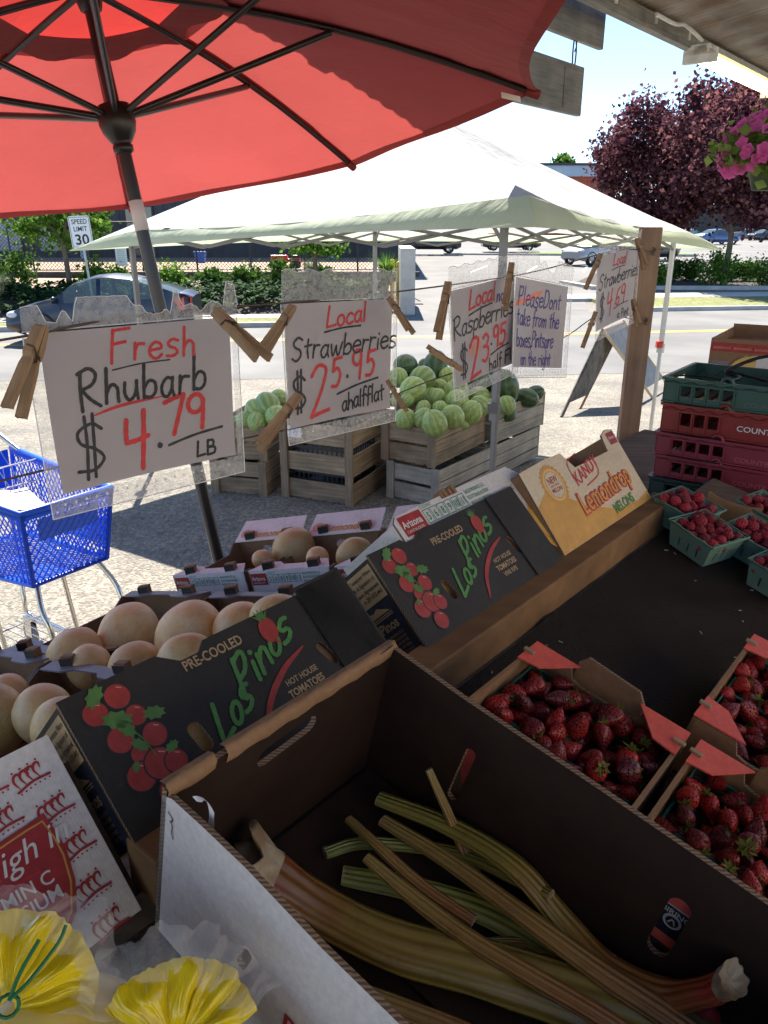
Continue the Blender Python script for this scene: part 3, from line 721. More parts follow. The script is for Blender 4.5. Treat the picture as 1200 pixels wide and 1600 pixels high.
        for x in (L * .42, L * .63): hd.box(x, x + .16, -hw - .012, -hw * .96, zb - .14, zb - .10)
        hd.build('door_handle', [paint], t)
    return t
hatch = dict(L=4.45, W=1.73, top=[(0, .62), (.12, .72), (.55, .86), (1.15, 1.0), (1.75, 1.36), (2.15, 1.47), (2.45, 1.49), (3.0, 1.44), (3.7, 1.26), (4.25, 1.10), (4.45, 1.02)],
    belt=[(0, .52), (.6, .74), (1.2, .90), (3.2, .98), (4.3, 1.02), (4.45, .98)], bot=[(0, .30), (.5, .2), (4.0, .2), (4.45, .34)],
    side_glass=[(1.42, 2.18), (2.30, 3.1), (3.18, 3.7)], front_glass=(1.1, 1.95), rear_glass=(3.15, 4.15), wheels=(.86, 3.5), wr=.31)
p = at_z(5, 500, -.1)
car('dark blue hatchback car parked along the road behind the parasol pole', T(-8.55, 18.3, -.496) @ RZ(R(4)) @ Matrix.Diagonal((.94, .94, 1, 1)), paint='paint_navy', **hatch)
suv = dict(L=4.6, W=1.85, top=[(0, .8), (.15, .98), (1.0, 1.1), (1.5, 1.45), (1.9, 1.66), (2.6, 1.70), (4.1, 1.64), (4.5, 1.25), (4.6, 1.0)], belt=[(0, .7), (1.2, 1.02), (4.4, 1.08), (4.6, .95)],
    bot=[(0, .38), (.5, .28), (4.2, .28), (4.6, .42)], side_glass=[(1.5, 2.3), (2.4, 3.3), (3.4, 4.1)], front_glass=(1.1, 1.85), rear_glass=(4.15, 4.5), wheels=(.9, 3.7), wr=.36)
sed = dict(L=4.6, W=1.8, top=[(0, .65), (.15, .78), (1.2, .95), (1.9, 1.35), (2.4, 1.44), (3.0, 1.40), (3.7, 1.05), (4.4, .98), (4.6, .8)], belt=[(0, .55), (1.2, .86), (4.4, .92), (4.6, .78)],
    bot=[(0, .32), (.5, .22), (4.2, .22), (4.6, .36)], side_glass=[(1.5, 2.25), (2.35, 3.2)], front_glass=(1.25, 2.0), rear_glass=(3.1, 3.75), wheels=(.85, 3.65), wr=.32)
g = 'cars parked across the road'
p = ground_at(905, 416); car('silver suv parked on the lot behind the lowest berry sign', T(p.x - .6, p.y, p.z) @ RZ(R(35)), paint='paint_silver', group=g, **suv)
p = ground_at(672, 397); car('dark car on the lot whose underside shows below the tent roof', T(p.x - 2.4, p.y - 1, p.z + .1), paint='paint_dark', group=g, **suv)
p = ground_at(800, 393); car('dark car on the lot right of the front tent leg', T(p.x - 2.6, p.y - 1, p.z + .1), paint='paint_dark', group=g, **sed)
p = ground_at(1010, 412); car('dark suv seen between the wooden post and the tent leg', T(p.x - 1, p.y + 2, p.z) @ RZ(R(30)), paint='paint_dark', group=g, **suv)
far = [(1118, 382, 80, 'blue sedan parked furthest forward under the plum tree', 'paint_blue', 200), (1078, 378, 96, 'silver car left of the blue sedan', 'paint_silver', 180), (1060, 372, 112, 'white car left in the distant row', 'paint_white', 10), (1040, 380, 100, 'blue car at the left end of the distant row', 'paint_blue', 175), (1170, 376, 104, 'grey car right of the blue sedan', 'paint_grey', 170), (1198, 378, 98, 'dark car at the right edge in the distant row', 'paint_dark', 190)]
for px, py, y, lb, pt, rot in far:
    q = at_y(px, py, y); car(lb, T(q.x, y, q.z) @ RZ(R(rot)) @ T(-2.3, 0, 0), paint=pt, group=g, detail=False, **sed)
# ---------------------------------------------------------------- canopy tent
def clothmat(name, c, transl, c2=None):
    m, nt, p, out = newmat(name); v = coord(nt)
    f = noise_n(nt, v, 2.2, 5, .6); cc = ramp(nt, f, [(.3, c), (.7, c2 or c)])
    nt.links.new(cc, p.inputs['Base Color']); p.inputs['Roughness'].default_value = .75
    f2 = noise_n(nt, coord(nt, (1, 3, 1)), 2.0, 4, .6); bump_n(nt, p, f2, .5, .05)
    t = nt.nodes.new('ShaderNodeBsdfTranslucent'); nt.links.new(cc, t.inputs[0]); mx = nt.nodes.new('ShaderNodeMixShader'); mx.inputs[0].default_value = transl
    nt.links.new(p.outputs[0], mx.inputs[1]); nt.links.new(t.outputs[0], mx.inputs[2]); nt.links.new(mx.outputs[0], out.inputs[0]); MATS[name] = m
clothmat('tent_white', (.56, .56, .56), .33, (.47, .48, .49)); clothmat('tent_green', (.56, .63, .47), .45, (.52, .60, .43))
clothmat('fabric_red', (.50, .088, .08), .27, (.44, .075, .07)); clothmat('fabric_vent', (.45, .045, .04), .32)
clothmat('fabric_red_edge', (.22, .02, .02), .1)
mat('frame_grey', (.20, .20, .20), rough=.45, metallic=.4); mat('clip_red', (.6, .05, .03), rough=.5)
mat('steel_white', (.55, .55, .54), rough=.4, metallic=.2)
legs = [Vector((.684, 4.65, 0)), Vector((2.627, 7.38, 0)), Vector((-.104, 9.32, 0)), Vector((-2.047, 6.59, 0))]
cen = sum(legs, Vector()) / 4
tops = [1.93, 1.84, 1.84, 1.87]          # height of the frame at each corner
cz = [2.0, 1.80, 1.84, 1.82]           # eave corner
cor = [cen + (l - cen) * 1.20 for l in legs]
cor = [Vector((c.x, c.y, z)) for c, z in zip(cor, cz)]
tent = thing('canopy_tent', 'white pop-up canopy tent with pale green valance over the melon crates', 'tent', T(cen.x, cen.y, 0))
def rel(v): return Vector(v) - Vector((cen.x, cen.y, 0))
apex = Vector((cen.x, cen.y, 2.92))
roof = MB(); val = MB(); NS = 40
up_c = [c + Vector((0, 0, .155)) + (cen - Vector((c.x, c.y, 0))).normalized() * .12 for c in cor]
def taper(k, f):
    a = 0 if k == 0 else 1; b = 0 if (k + 1) % 4 == 0 else 1     # the nearest corner stands square, the others run out to a point
    return a * max(0, 1 - f / .16) ** 1.3 * .95 + b * max(0, 1 - (1 - f) / .16) ** 1.3 * .95
for k in range(4):
    a, b = up_c[k], up_c[(k + 1) % 4]; rows = []
    for i in range(NS + 1):
        f = i / NS; e = a.lerp(b, f); e = e + (Vector((cen.x, cen.y, e.z)) - e) * .05 * math.sin(math.pi * f) + Vector((0, 0, -.05 * math.sin(math.pi * f))); e = e.lerp(cor[k].lerp(cor[(k + 1) % 4], f), taper(k, f))
        row = []
        for j in range(13):
            h = j / 12; p = e.lerp(apex, h)
            p.z += -.10 * math.sin(math.pi * h) * math.sin(math.pi * f) + (.012 * math.sin(f * 37 + h * 9) * (1 - h) + .010 * math.sin(f * 71 - h * 22) * (1 - h) * h * 3 + .012 * math.sin(h * 31 + f * 5)) * math.sin(math.pi * f)
            row.append(rel(p))
        rows.append(row)
    vs = [p for r in rows for p in r]
    roof.add(vs, [(i * 13 + j, (i + 1) * 13 + j, (i + 1) * 13 + j + 1, i * 13 + j + 1) for i in range(NS) for j in range(12)], 0, True)
    a2, b2 = cor[k], cor[(k + 1) % 4]; vs = []
    for i in range(NS + 1):
        f = i / NS; e = a.lerp(b, f); e = e + (Vector((cen.x, cen.y, e.z)) - e) * .05 * math.sin(math.pi * f) + Vector((0, 0, -.05 * math.sin(math.pi * f))); e = e.lerp(cor[k].lerp(cor[(k + 1) % 4], f), taper(k, f))
        lo_ = a2.lerp(b2, f); lo_ = lo_ + (Vector((cen.x, cen.y, lo_.z)) - lo_) * .06 * math.sin(math.pi * f); lo_.z += .03 * math.sin(math.pi * f)
        for j in range(5):
            h = j / 4; q = e.lerp(lo_, h); nrm = (Vector((q.x, q.y, 0)) - Vector((cen.x, cen.y, 0))).normalized(); q += nrm * (.0035 * math.sin(f * 47 + k) * h + .02 * math.sin(math.pi * h)); vs.append(rel(q))
    val.add(vs, [(i * 5 + j, i * 5 + j + 1, (i + 1) * 5 + j + 1, (i + 1) * 5 + j) for i in range(NS) for j in range(4)], 0, True)
# ridge seams
roof.build('roof', ['tent_white'], tent)
vo = val.build('valance', ['tent_green'], tent)
for k in range(4):
    l = legs[k]; mb = MB(); tp = Vector((l.x, l.y, tops[k]))
    mb.box(-.018, .018, -.018, .018, .9, tops[k] + .12, M=T(*rel((l.x, l.y, 0))) @ RZ(R(45))); mb.box(-.013, .013, -.013, .013, 0, .9, M=T(*rel((l.x, l.y, 0))) @ RZ(R(45)))
    mb.box(-.045, .045, -.045, .045, -.02, .004, M=T(*rel((l.x, l.y, .02)))); mb.box(-.026, .026, -.026, .026, .88, .97, M=T(*rel((l.x, l.y, 0))) @ RZ(R(45)))
    lo2 = mb.build('leg', ['frame_grey' if k != 1 else 'steel_white'], tent)
    mb = MB(); mb.box(-.03, .03, -.035, .01, 0, .06, M=T(*rel((l.x - .02, l.y, .93)))); mb.build('clip', ['clip_red' if k == 1 else 'frame_grey'], lo2)
    m2 = legs[(k + 1) % 4]
    br = MB(); A0 = Vector((l.x, l.y, tops[k] + .10)); B0 = Vector((m2.x, m2.y, tops[(k + 1) % 4] + .10)); n = 4
    for i in range(n):
        p0, p1 = A0.lerp(B0, i / n), A0.lerp(B0, (i + 1) / n)
        dn = Vector((0, 0, -.13)); br.tube([rel(p0), rel(p1 + dn)], .011, 5); br.tube([rel(p0 + dn), rel(p1)], .011, 5)
    br.build('scissor_brace', ['frame_grey'], tent)
    br = MB(); br.tube([rel(Vector((l.x, l.y, tops[k] - .02))), rel(Vector((l.x, l.y, tops[k] + .05)).lerp(apex, .55)), rel(apex - Vector((0, 0, .05)))], .012, 5); br.build('rafter', ['frame_grey'], tent)

# ---------------------------------------------------------------- market umbrella
mat('pole_black', (.022, .019, .018), rough=.32, spec=.5, coat=.2); mat('plastic_black', (.015, .015, .016), rough=.35); mat('tag_white', (.7, .68, .66), rough=.6)
AP = Vector((-.826, 2.499, 2.631)); UP = Vector((-.161, .082, 1)).normalized(); ROT = 3.447; UR = 1.35; DROP = .386
e1 = UP.cross(Vector((0, 1, 0))).normalized(); e2 = UP.cross(e1)
foot = AP - UP * (AP.z / UP.z)
um = thing('market_umbrella', 'big red market parasol with black pole leaning over the melon boxes', 'parasol', T(*foot))
def rl(p): return Vector(p) - foot
def rimp(k, r=1.0, dz=0.0): 
    a = ROT + k * math.pi / 4; return AP - UP * (DROP * r + dz) + (e1 * math.cos(a) + e2 * math.sin(a)) * UR * r
can = MB(); vent = MB(); NR = 14; SG = 10
for k in range(8):
    vs = []
    for i in range(NR + 1):
        r = .20 + .80 * i / NR
        for j in range(SG + 1):
            f = j / SG; p = rimp(k, r).lerp(rimp(k + 1, r), f)
            bow = math.sin(math.pi * f); p += (AP - UP * DROP * r - p) * (.055 * bow * r * r) - UP * (.02 * bow * r) + UP * (.05 * math.sin(math.pi * r) ) + UP * .004 * math.sin(r * 40 + f * 9 + k) * (r > .75)
            vs.append(rl(p))
    w = SG + 1; can.add(vs, [(i * w + j, (i + 1) * w + j, (i + 1) * w + j + 1, i * w + j + 1) for i in range(NR) for j in range(SG)], 0, True)
    vs = []
    for i in range(6):
        r = .30 * i / 5
        for j in range(SG + 1):
            f = j / SG; p = rimp(k, r).lerp(rimp(k + 1, r), f) + UP * (.085 + .0 * r); vs.append(rl(p))
    vent.add(vs, [(i * w + j, (i + 1) * w + j, (i + 1) * w + j + 1, i * w + j + 1) for i in range(5) for j in range(SG)], 0, True)
co = can.build('canopy', ['fabric_red'], um)
vent.build('vent_cap', ['fabric_vent'], um)
ring = MB()
for k in range(8):
    vs = []
    for r in (.19, .27):
        for j in range(SG + 1):
            f = j / SG; rr_ = r + (.018 * math.sin(f * 7 + k * 2) if r > .2 else 0); p = rimp(k, rr_).lerp(rimp(k + 1, rr_), f) + UP * (.05 * math.sin(math.pi * rr_) - .012); vs.append(rl(p))
    ring.add(vs, [(j, j + SG + 1, j + SG + 2, j + 1) for j in range(SG)], 0, True)
ring.build('vent_hem', ['fabric_red_edge'], co)
hub_d = next(d / 1000 for d in range(100, 1500, 4) if (lambda q: 800 - FPX * ((q.z - CAM_H) * cp_ + q.y * sp_) / (q.y * cp_ - (q.z - CAM_H) * sp_))(AP - UP * (d / 1000)) > 178)      # runner height down the pole
HUB = AP - UP * hub_d
mb = MB(); mb.tube([rl(foot), rl(AP + UP * .05)], .0195, 20); mb.build('pole', ['pole_black'], um)
Mh = frame(rl(HUB), e1, UP)
mb = MB(); mb.lathe([(.028, -.13), (.036, -.125), (.036, -.105), (.03, -.1), (.04, -.09), (.058, -.06), (.066, -.03), (.064, .0), (.055, .01), (.055, .03), (.028, .032)], 28, M=Mh @ Matrix.Scale(.8, 4)); mb.build('runner', ['plastic_black'], um)
mb = MB(); mb.lathe([(.021, -.04), (.03, -.035), (.036, -.01), (.03, .01), (.015, .03)], 24, M=frame(rl(AP - UP * .03), e1, UP)); mb.build('top_hub', ['plastic_black'], um)
mb = MB(); mb.lathe([(.0200, 0), (.0206, 0), (.0206, .085), (.0200, .085)], 20, M=frame(rl(HUB - UP * .32), e1, UP)); mb.box(-.008, .005, -.0212, -.0207, .03, .055, 1, M=frame(rl(HUB - UP * .32), e1, UP)); mb.build('sticker', ['tag_white', 'plastic_black'], um)
for k in range(8):
    rb = MB(); pts = [rimp(k, r, .012) + UP * (.05 * math.sin(math.pi * r)) for r in [i / 8 for i in range(9)]]
    rb.tube([rl(p) for p in pts], .0105, 6, upv=tuple(UP)); o = rb.build('rib', ['pole_black'], um)
    j = MB(); jp = pts[4] - UP * .012; 
    side = (e1 * -math.sin(ROT + k * math.pi / 4) + e2 * math.cos(ROT + k * math.pi / 4))
    hb = HUB + (e1 * math.cos(ROT + k * math.pi / 4) + e2 * math.sin(ROT + k * math.pi / 4)) * .05
    j.tube([rl(hb), rl(jp)], .0098, 6); j.tube([rl(jp - side * .016), rl(jp + side * .016)], .006, 6); j.build('strut', ['pole_black'], um)
    cpk = MB(); cpk.tube([rl(pts[-1] - (pts[-1] - pts[-2]).normalized() * .05), rl(pts[-1])], .016, 8); cpk.build('pocket', ['fabric_red_edge'], co)
tg = MB(); p = rimp(0, .90, .03); dd = (rimp(0, 1) - rimp(0, .8)).normalized(); tg.add([rl(p), rl(p + dd * .07), rl(p + dd * .07 - UP * .018), rl(p - UP * .018)], [(0, 1, 2, 3)]); tg.build('care_tag', ['tag_white'], co)

clothmat('fabric_hem', (.38, .055, .05), .20)
hm = MB()
for k in range(8):
    for (ra, rb) in ((.972, .999),):
        vs = []
        for r in (ra, rb):
            for j in range(SG + 1):
                f = j / SG; p = rimp(k, r).lerp(rimp(k + 1, r), f); bow = math.sin(math.pi * f)
                p += (AP - UP * DROP * r - p) * (.055 * bow * r * r) - UP * (.02 * bow * r) + UP * (.05 * math.sin(math.pi * r)) + UP * .004 * math.sin(r * 40 + f * 9 + k) - UP * .0035; vs.append(rl(p))
        hm.add(vs, [(j, j + SG + 1, j + SG + 2, j + 1) for j in range(SG)], 0, True)
    vs = []                                   # sewn seam tape along each rib
    for i in range(13):
        r = .28 + .70 * i / 12; p = rimp(k, r) + UP * (.05 * math.sin(math.pi * r) + .004 * math.sin(r * 40 + k) * (r > .75)) - UP * .003; sd = (e1 * -math.sin(ROT + k * math.pi / 4) + e2 * math.cos(ROT + k * math.pi / 4)) * .018; vs += [rl(p - sd), rl(p + sd)]
    hm.add(vs, [(2 * i, 2 * i + 1, 2 * i + 3, 2 * i + 2) for i in range(12)], 0, True)
hm.build('hem', ['fabric_hem'], co)
# ---------------------------------------------------------------- stand roof, lamp, boards, post, wires
woodmat('wood_grey', (.13, .12, .105), (.24, .225, .20), 'X', .12); woodmat('wood_old', (.10, .085, .07), (.2, .17, .135), 'X', .15)
woodmat('wood_brown', (.24, .15, .095), (.36, .235, .15), 'Z', .06, grain=30); woodmat('wood_rail', (.17, .085, .035), (.26, .14, .06), 'X', .05, grain=25)
mat('roof_sheet', (.36, .33, .28), (.22, .15, .10), 3, .6, .2, 20, metallic=.2); mat('lamp_white', (.62, .60, .54), (.45, .43, .38), 14, .5)
mat('tube_glow', (.9, .8, .6), rough=.4, emit=(1, .78, .42), estr=4.0); mat('wire_rust', (.10, .06, .045), rough=.7)
RZ_, RB_ = 3.3, 2.47
t = thing('stand_roof', 'corrugated roof of the farm stand seen from below at top right', 'roof', fr(0, 0, 0))
mb = MB(); vs = []; n = 700
for i in range(n + 1):
    s_ = -4 + 16.5 * i / n; zc = .012 * math.sin(s_ * 2 * math.pi / .076)
    vs += [(s_, RB_ + .02, RZ_ + zc), (s_, -1.15, RZ_ + .54 + zc)]
mb.add(vs, [(2 * i, 2 * i + 1, 2 * i + 3, 2 * i + 2) for i in range(n)], 0, True); mb.build('roof_sheet', ['roof_sheet'], t)
for b in (RB_ - .12, RB_ - .95, RB_ - 1.9, RB_ - 3.5):
    mb = MB(); z = RZ_ + (RB_ - b) * .15; mb.box(-4, 12.5, b - .03, b + .03, z - .12, z - .02); mb.build('purlin', ['wood_grey'], t)
for s_ in (-2.5, .2, 2.4, 11.5):
    mb = MB(); mb.box(-.04, .04, -3.5, 0, -.17, 0, M=T(s_, RB_ - .1, RZ_ - .12) @ RX(R(-8.5))); mb.build('rafter', ['wood_grey'], t)
for s_ in [x * .62 for x in range(4, 19)]:
    mb = MB(); mb.box(s_ - .02, s_ + .02, RB_ - .16, RB_ - .02, RZ_ - .06, RZ_ - .01); mb.build('bracket', ['lamp_white'], t)
mat('bounce_tan', (.70, .60, .46), (.75, .66, .52), 3, .85, .2, 30)  # unseen wall, added to bounce warm sunlight onto the shaded stand
t = thing('wall', 'unseen tan board wall added behind the viewer to bounce light', 'wall', fr(0, 0, 0))
for k in range(22): mb = MB(); mb.box(-5 + k * .6, -4.405 + k * .6, -2.72, -2.68, 0, 3.0); mb.build('bounce_plank', ['bounce_tan'], t)
# fluorescent lamp
la = at_z(1097, 52, RZ_ - .10); sb = (la.dot(VA), la.dot(VB))
t = thing('fluorescent_lamp', 'cream fluorescent strip lamp under the stand roof', 'ceiling lamp', fr(sb[0], sb[1], RZ_ - .16, 0))
mb = MB(); mb.add([(0, -.06, .0), (1.9, -.06, 0), (1.9, .06, 0), (0, .06, 0), (0, -.11, -.06), (1.9, -.11, -.06), (1.9, .11, -.06), (0, .11, -.06)], [(0, 1, 2, 3), (0, 4, 5, 1), (3, 2, 6, 7), (0, 3, 7, 4), (1, 5, 6, 2)]); mb.box(0, 1.9, -.045, .045, -.05, -.005)
mb.build('housing', ['lamp_white'], t, bevel=.004)
for y in (-.05, .05): mb = MB(); mb.tube([(.04, y, -.075), (1.86, y, -.075)], .017, 10); mb.build('tube', ['tube_glow'], t)
for x in (.0, 1.86): mb = MB(); mb.box(x, x + .04, -.11, .11, -.11, -.03); mb.build('end_cap', ['lamp_white'], t)
mb = MB(); mb.tube(catmull([(.02, 0, .02), (-.06, .02, .05), (-.12, .08, .1), (-.22, .10, .09), (-.5, .12, .1)]), .012, 8); mb.build('conduit', ['lamp_white'], t)
# sign boards hanging from the roof edge
def sb_at(px, py, b): r = ray(px, py); tt = b / r.dot(VB); p = Vector((0, 0, CAM_H)) + r * tt; return p.dot(VA), p.z
BB = 2.56
s1, z1 = sb_at(943, 78, BB); s2, z2 = sb_at(908, 182, BB); _, z2t = sb_at(911, 104, BB)
t = thing('hanging_board', 'lower grey weathered board hanging by a hook beside the parasol', 'board', fr(s2 - 1.45, BB, z2))
mb = MB(); mb.box(0, 1.45, 0, .04, 0, z2t - z2 - .0); mb.build('board', ['wood_grey'], t, bevel=.008)
mb = MB(); mb.box(1.18, 1.20, -.004, 0, .03, z2t - z2 - .03)
for z in (.06, .12, .18): mb.lathe([(0, -.004), (.007, -.003), (.008, 0)], 8, M=T(1.22, -.001, z) @ RX(R(90)))
mb.build('batten', ['wood_old'], t)
t2 = thing('hanging_board', 'upper grey weathered board fixed under the roof edge', 'board', fr(s1 - 1.7, BB, z1))
mb = MB(); mb.box(0, 1.7, 0, .04, 0, 3.36 - z1); mb.build('board', ['wood_grey'], t2, bevel=.008)
mb = MB(); zz0, zz1 = z2t, z1; xs = s2 - .12
lk = [(xs + .022 * math.cos(a), BB + .02, (zz0 + zz1) / 2 + ((zz1 - zz0) / 2 + .03) * math.sin(a)) for a in [2 * math.pi * k / 20 for k in range(21)]]
mb.tube(lk, .005, 6, caps=False); mb.tube([(xs, BB + .02, zz1 + .02), (xs + .02, BB + .02, zz1 - .03), (xs, BB + .02, zz1 - .06)], .004, 6)
tag(mb.build('hook', ['wire_rust'], None, fr(0, 0, 0)), 'rusty wire hook joining the two grey boards', 'hook')
# wooden post and wires
PS, PB = 2.66, 1.045
mb = MB(); mb.box(-.034, .034, -.034, .034, 0, 2.0); po = mb.build('wooden_post', ['wood_brown'], None, fr(PS, PB, 0, 0, R(30)), bevel=.004); tag(po, 'brown square wooden post holding the sign wires', 'post')
for z in (1.925, 1.70):
    mb = MB(); c = [(-.034 - .008 + .012 * math.cos(a * 1.0) * .3 , -.012 - .004 * math.sin(a * 3), z + .012 * math.sin(a)) for a in [.5 * k for k in range(22)]]
    mb.tube(c, .0018, 5); mb.lathe([(0, 0), (.006, 0), (.006, .004), (.002, .006), (.002, .02)], 8, M=T(-.034, -.012, z) @ RY(R(-90))); o = mb.build('screw_eye', ['wire_rust'], po)
WT = [(-1.2, .94, 1.862), (.25, .95, 1.868), (.62, .955, 1.885), (1.10, .99, 1.878), (1.56, .995, 1.885), (1.85, 1.0, 1.897), (2.34, 1.012, 1.935), (2.6, 1.0, 1.925)]
WB = [(-1.2, .95, 1.655), (.45, .992, 1.69), (.75, .975, 1.672), (1.1, 1.012, 1.65), (1.43, 1.012, 1.68), (2.0, 1.02, 1.70), (2.3, 1.03, 1.745), (2.6, 1.0, 1.70)]
for W_, lb in ((WT, 'upper thin rusty wire carrying the price signs'), (WB, 'lower thin wire holding the bottoms of the price signs')):
    mb = MB(); mb.tube(catmull(W_, 8), .0016, 6); o = mb.build('wire', ['wire_rust'], None, fr(0, 0, 0)); tag(o, lb, 'wire')
mb = MB(); mb.box(-.05, .05, -.05, .05, 0, 2.2); tag(mb.build('wooden_post', ['wood_brown'], None, fr(-1.2, .94, 0), bevel=.004), 'wooden post at the near end of the sign wires', 'post')

# ---------------------------------------------------------------- petunias in a hanging basket
leafmat('petal_pink', (.62, .06, .30), (.78, .16, .42), (.92, .60, .72), .4); leafmat('petunia_leaf', (.08, .14, .02), (.18, .27, .05), (.28, .36, .09), .35); mat('pot_green', (.05, .07, .04), rough=.6)
p = at_t(1203, 262, 3.3)
t = thing('hanging_basket', 'hanging basket of pink petunias at the right edge', 'hanging basket', T(*p))
mb = MB(); mb.lathe([(0, -.09), (.06, -.09), (.085, -.01), (.09, 0), (.08, 0), (.075, -.03), (0, -.04)], 24); mb.build('pot', ['pot_green'], t)
mb = MB(); leafcloud(mb, (0, 0, .08), (.19, .19, .13), 800, .045, 61, 30, .5, 0, False, .2); mb.build('foliage', ['petunia_leaf'], t)
rn = random.Random(8); k = 0
for i in range(150):
    a = rn.uniform(0, 6.3); ph = rn.uniform(-.7, 1.2); d = Vector((math.cos(a) * math.cos(ph), math.sin(a) * math.cos(ph), math.sin(ph)))
    if d.y > .35: continue
    c = Vector((0, 0, .06)) + Vector((d.x * .21, d.y * .21, d.z * .16)); nrm = (d + Vector((rn.uniform(-.4, .4), -.3, rn.uniform(-.3, .4)))).normalized()
    M_ = frame(c, nrm.orthogonal(), nrm); mb = MB(); rr = rn.uniform(.021, .029); pts = []
    n = 20; vs = [(0, 0, -.02)] + [(rr * (1 + .13 * math.cos(5 * x)) * math.cos(x), rr * (1 + .13 * math.cos(5 * x)) * math.sin(x), .004 * math.sin(10 * x)) for x in [2 * math.pi * q / n for q in range(n)]]
    mb.add(vs, [(0, 1 + q, 1 + (q + 1) % n) for q in range(n)], 0, True, M_); mb.build('flower', ['petal_pink'], t)
mb = MB()
for a in (0, 2.1, 4.2): mb.tube([(.115 * math.cos(a), .115 * math.sin(a), 0), (0, 0, .8)], .002, 5)
mb.tube([(0, 0, .8), (0, 0, RZ_ - p.z + .1)], .002, 5); mb.build('hanger', ['wire_rust'], t)

# ---------------------------------------------------------------- melon crates on the gravel
def crate(label, mw, L=.47, W=.80, Hh=.29, rows=2, group=None, slack=0, mt='wood_crate', tall=False):
    """field crate: x along the short end, y along the long side"""
    t = thing('wooden_crate', label, 'crate', mw, group); rn = random.Random(hash(label) % 1000 if False else len(label) * 7 + int(L * 100))
    def j(): return rn.uniform(-.004, .004)
    sh = (Hh - .03 * (rows - 1) * (2 if tall else .35)) / rows; gap = .03 * (2 if tall else .35)
    for (y, nm) in ((0, 'end_panel'), (W - .018, 'end_panel')):
        mb = MB()
        for k in range(rows):
            z = k * (sh + gap) + .012; mb.box(.02, L - .02, y + j() * .4 + .002, y + .016, z + j(), z + sh * .93 + j())
        mb.build(nm, [mt + '_x'], t, bevel=.002)
    for (x) in (0, L - .014):
        mb = MB()
        for k in range(rows + (0 if tall else 1)):
            h_ = sh if tall else (Hh / (rows + 1)) * .92; z = k * ((sh + gap) if tall else Hh / (rows + 1)) + .012
            mb.box(x, x + .014, -.005, W + .005, z + j(), z + h_ + j())
        mb.build('side_panel', [mt + '_y'], t, bevel=.002)
    for y in (-.022, W + .0):
        for x in (-.004, L - .061): mb = MB(); mb.box(x, x + .065, y, y + .022, 0, Hh + .015); mb.build('corner_post', [mt + '_z'], t, bevel=.003)
    mb = MB()
    for k in range(5): mb.box(.01 + k * (L - .02) / 5, .01 + (k + .88) * (L - .02) / 5, .02, W - .02, .0, .010)
    mb.box(.016, L - .016, .03, .06, .011, .035); mb.box(.016, L - .016, W - .06, W - .03, .011, .035)
    mb.build('base', [mt + '_y'], t)
    return t
for ax in 'xyz':
    woodmat('wood_crate_' + ax, (.17, .12, .075), (.40, .30, .20), ax.upper(), .32, grain=45)
    woodmat('wood_pale_' + ax, (.24, .215, .18), (.46, .42, .36), ax.upper(), .18, grain=45)
N0 = Vector((.43, 5.46, 0)); ca = R(-36)          # turn of the crates
MC = T(*N0) @ RZ(ca) 
# local x of the stack points away from the viewer-left face: put x towards -short
def cm(dx, dy, dz, base=N0, ang=ca, dr=0): return T(*base) @ RZ(ang) @ T(dx, dy, dz) @ RZ(dr)
gc = 'wooden crates under the tent'
sh_ = -.49
crate('grey slatted crate at the bottom, under the front heap of light melons', cm(sh_, 0, 0), group=gc, mt='wood_pale')
crate('brown crate heaped with light green melons, on top at front', cm(sh_ - .04, -.02, .31, dr=R(3)), group=gc)
crate('pale slatted crate at the bottom right by the sandwich board', cm(sh_, .90, 0), group=gc, mt='wood_pale')
crate('pale crate of melons on top at the right, by the sandwich board', cm(sh_ - .0, .92, .31, dr=R(-2)), group=gc, mt='wood_pale')
crate('lower slatted crate behind the front stack', cm(sh_ - .56, .9, 0), group=gc); crate('upper crate of dark melons behind the front stack', cm(sh_ - .56, .9, .31), group=gc)
C0 = Vector((-.25, 5.52, 0))
crate('tall open slatted crate holding black plastic trays', cm(-.60, 0, 0, C0, R(-24)), L=.62, W=.62, Hh=.60, rows=3, group=gc, tall=True)
crate('slatted crate behind the tall open one, under a heap of melons', cm(-.58, .72, 0, C0, R(-26)), L=.6, W=.7, Hh=.58, rows=4, group=gc)
D0 = Vector((-.93, 5.75, 0))
crate('bottom slatted crate left of the tall open one', cm(-.46, 0, 0, D0, R(-14)), Hh=.27, group=gc); crate('top slatted crate of light melons at the left end', cm(-.45, .02, .285, D0, R(-12)), Hh=.26, group=gc)
mat('tray_black', (.02, .02, .024), rough=.4)
for k, (z, lb) in enumerate([(.08, 'lower black plastic tray inside the tall open crate'), (.34, 'upper black plastic tray inside the tall open crate')]):
    mb = MB(); w_, d_, h_ = .5, .5, .2
    for i in range(13):
        x = i * w_ / 12; mb.box(x - .004, x + .004, 0, .006, 0, h_); mb.box(x - .004, x + .004, d_, d_ + .006, 0, h_); mb.box(0, .006, i * d_ / 12 - .004, i * d_ / 12 + .004, 0, h_); mb.box(w_, w_ + .006, i * d_ / 12 - .004, i * d_ / 12 + .004, 0, h_)
    for z_ in (0, .06, .12, h_ - .02): mb.box(-.004, w_ + .01, -.004, 0, z_, z_ + .02); mb.box(-.004, w_ + .01, d_ + .006, d_ + .01, z_, z_ + .02); mb.box(-.008, -.004, 0, d_, z_, z_ + .02); mb.box(w_ + .006, w_ + .01, 0, d_, z_, z_ + .02)
    mb.box(0, w_, 0, d_, 0, .006); tag(mb.build('plastic_tray', ['tray_black'], None, cm(-.56, .05, z, C0, R(-24))), lb, 'tray', 'black trays in the tall crate')
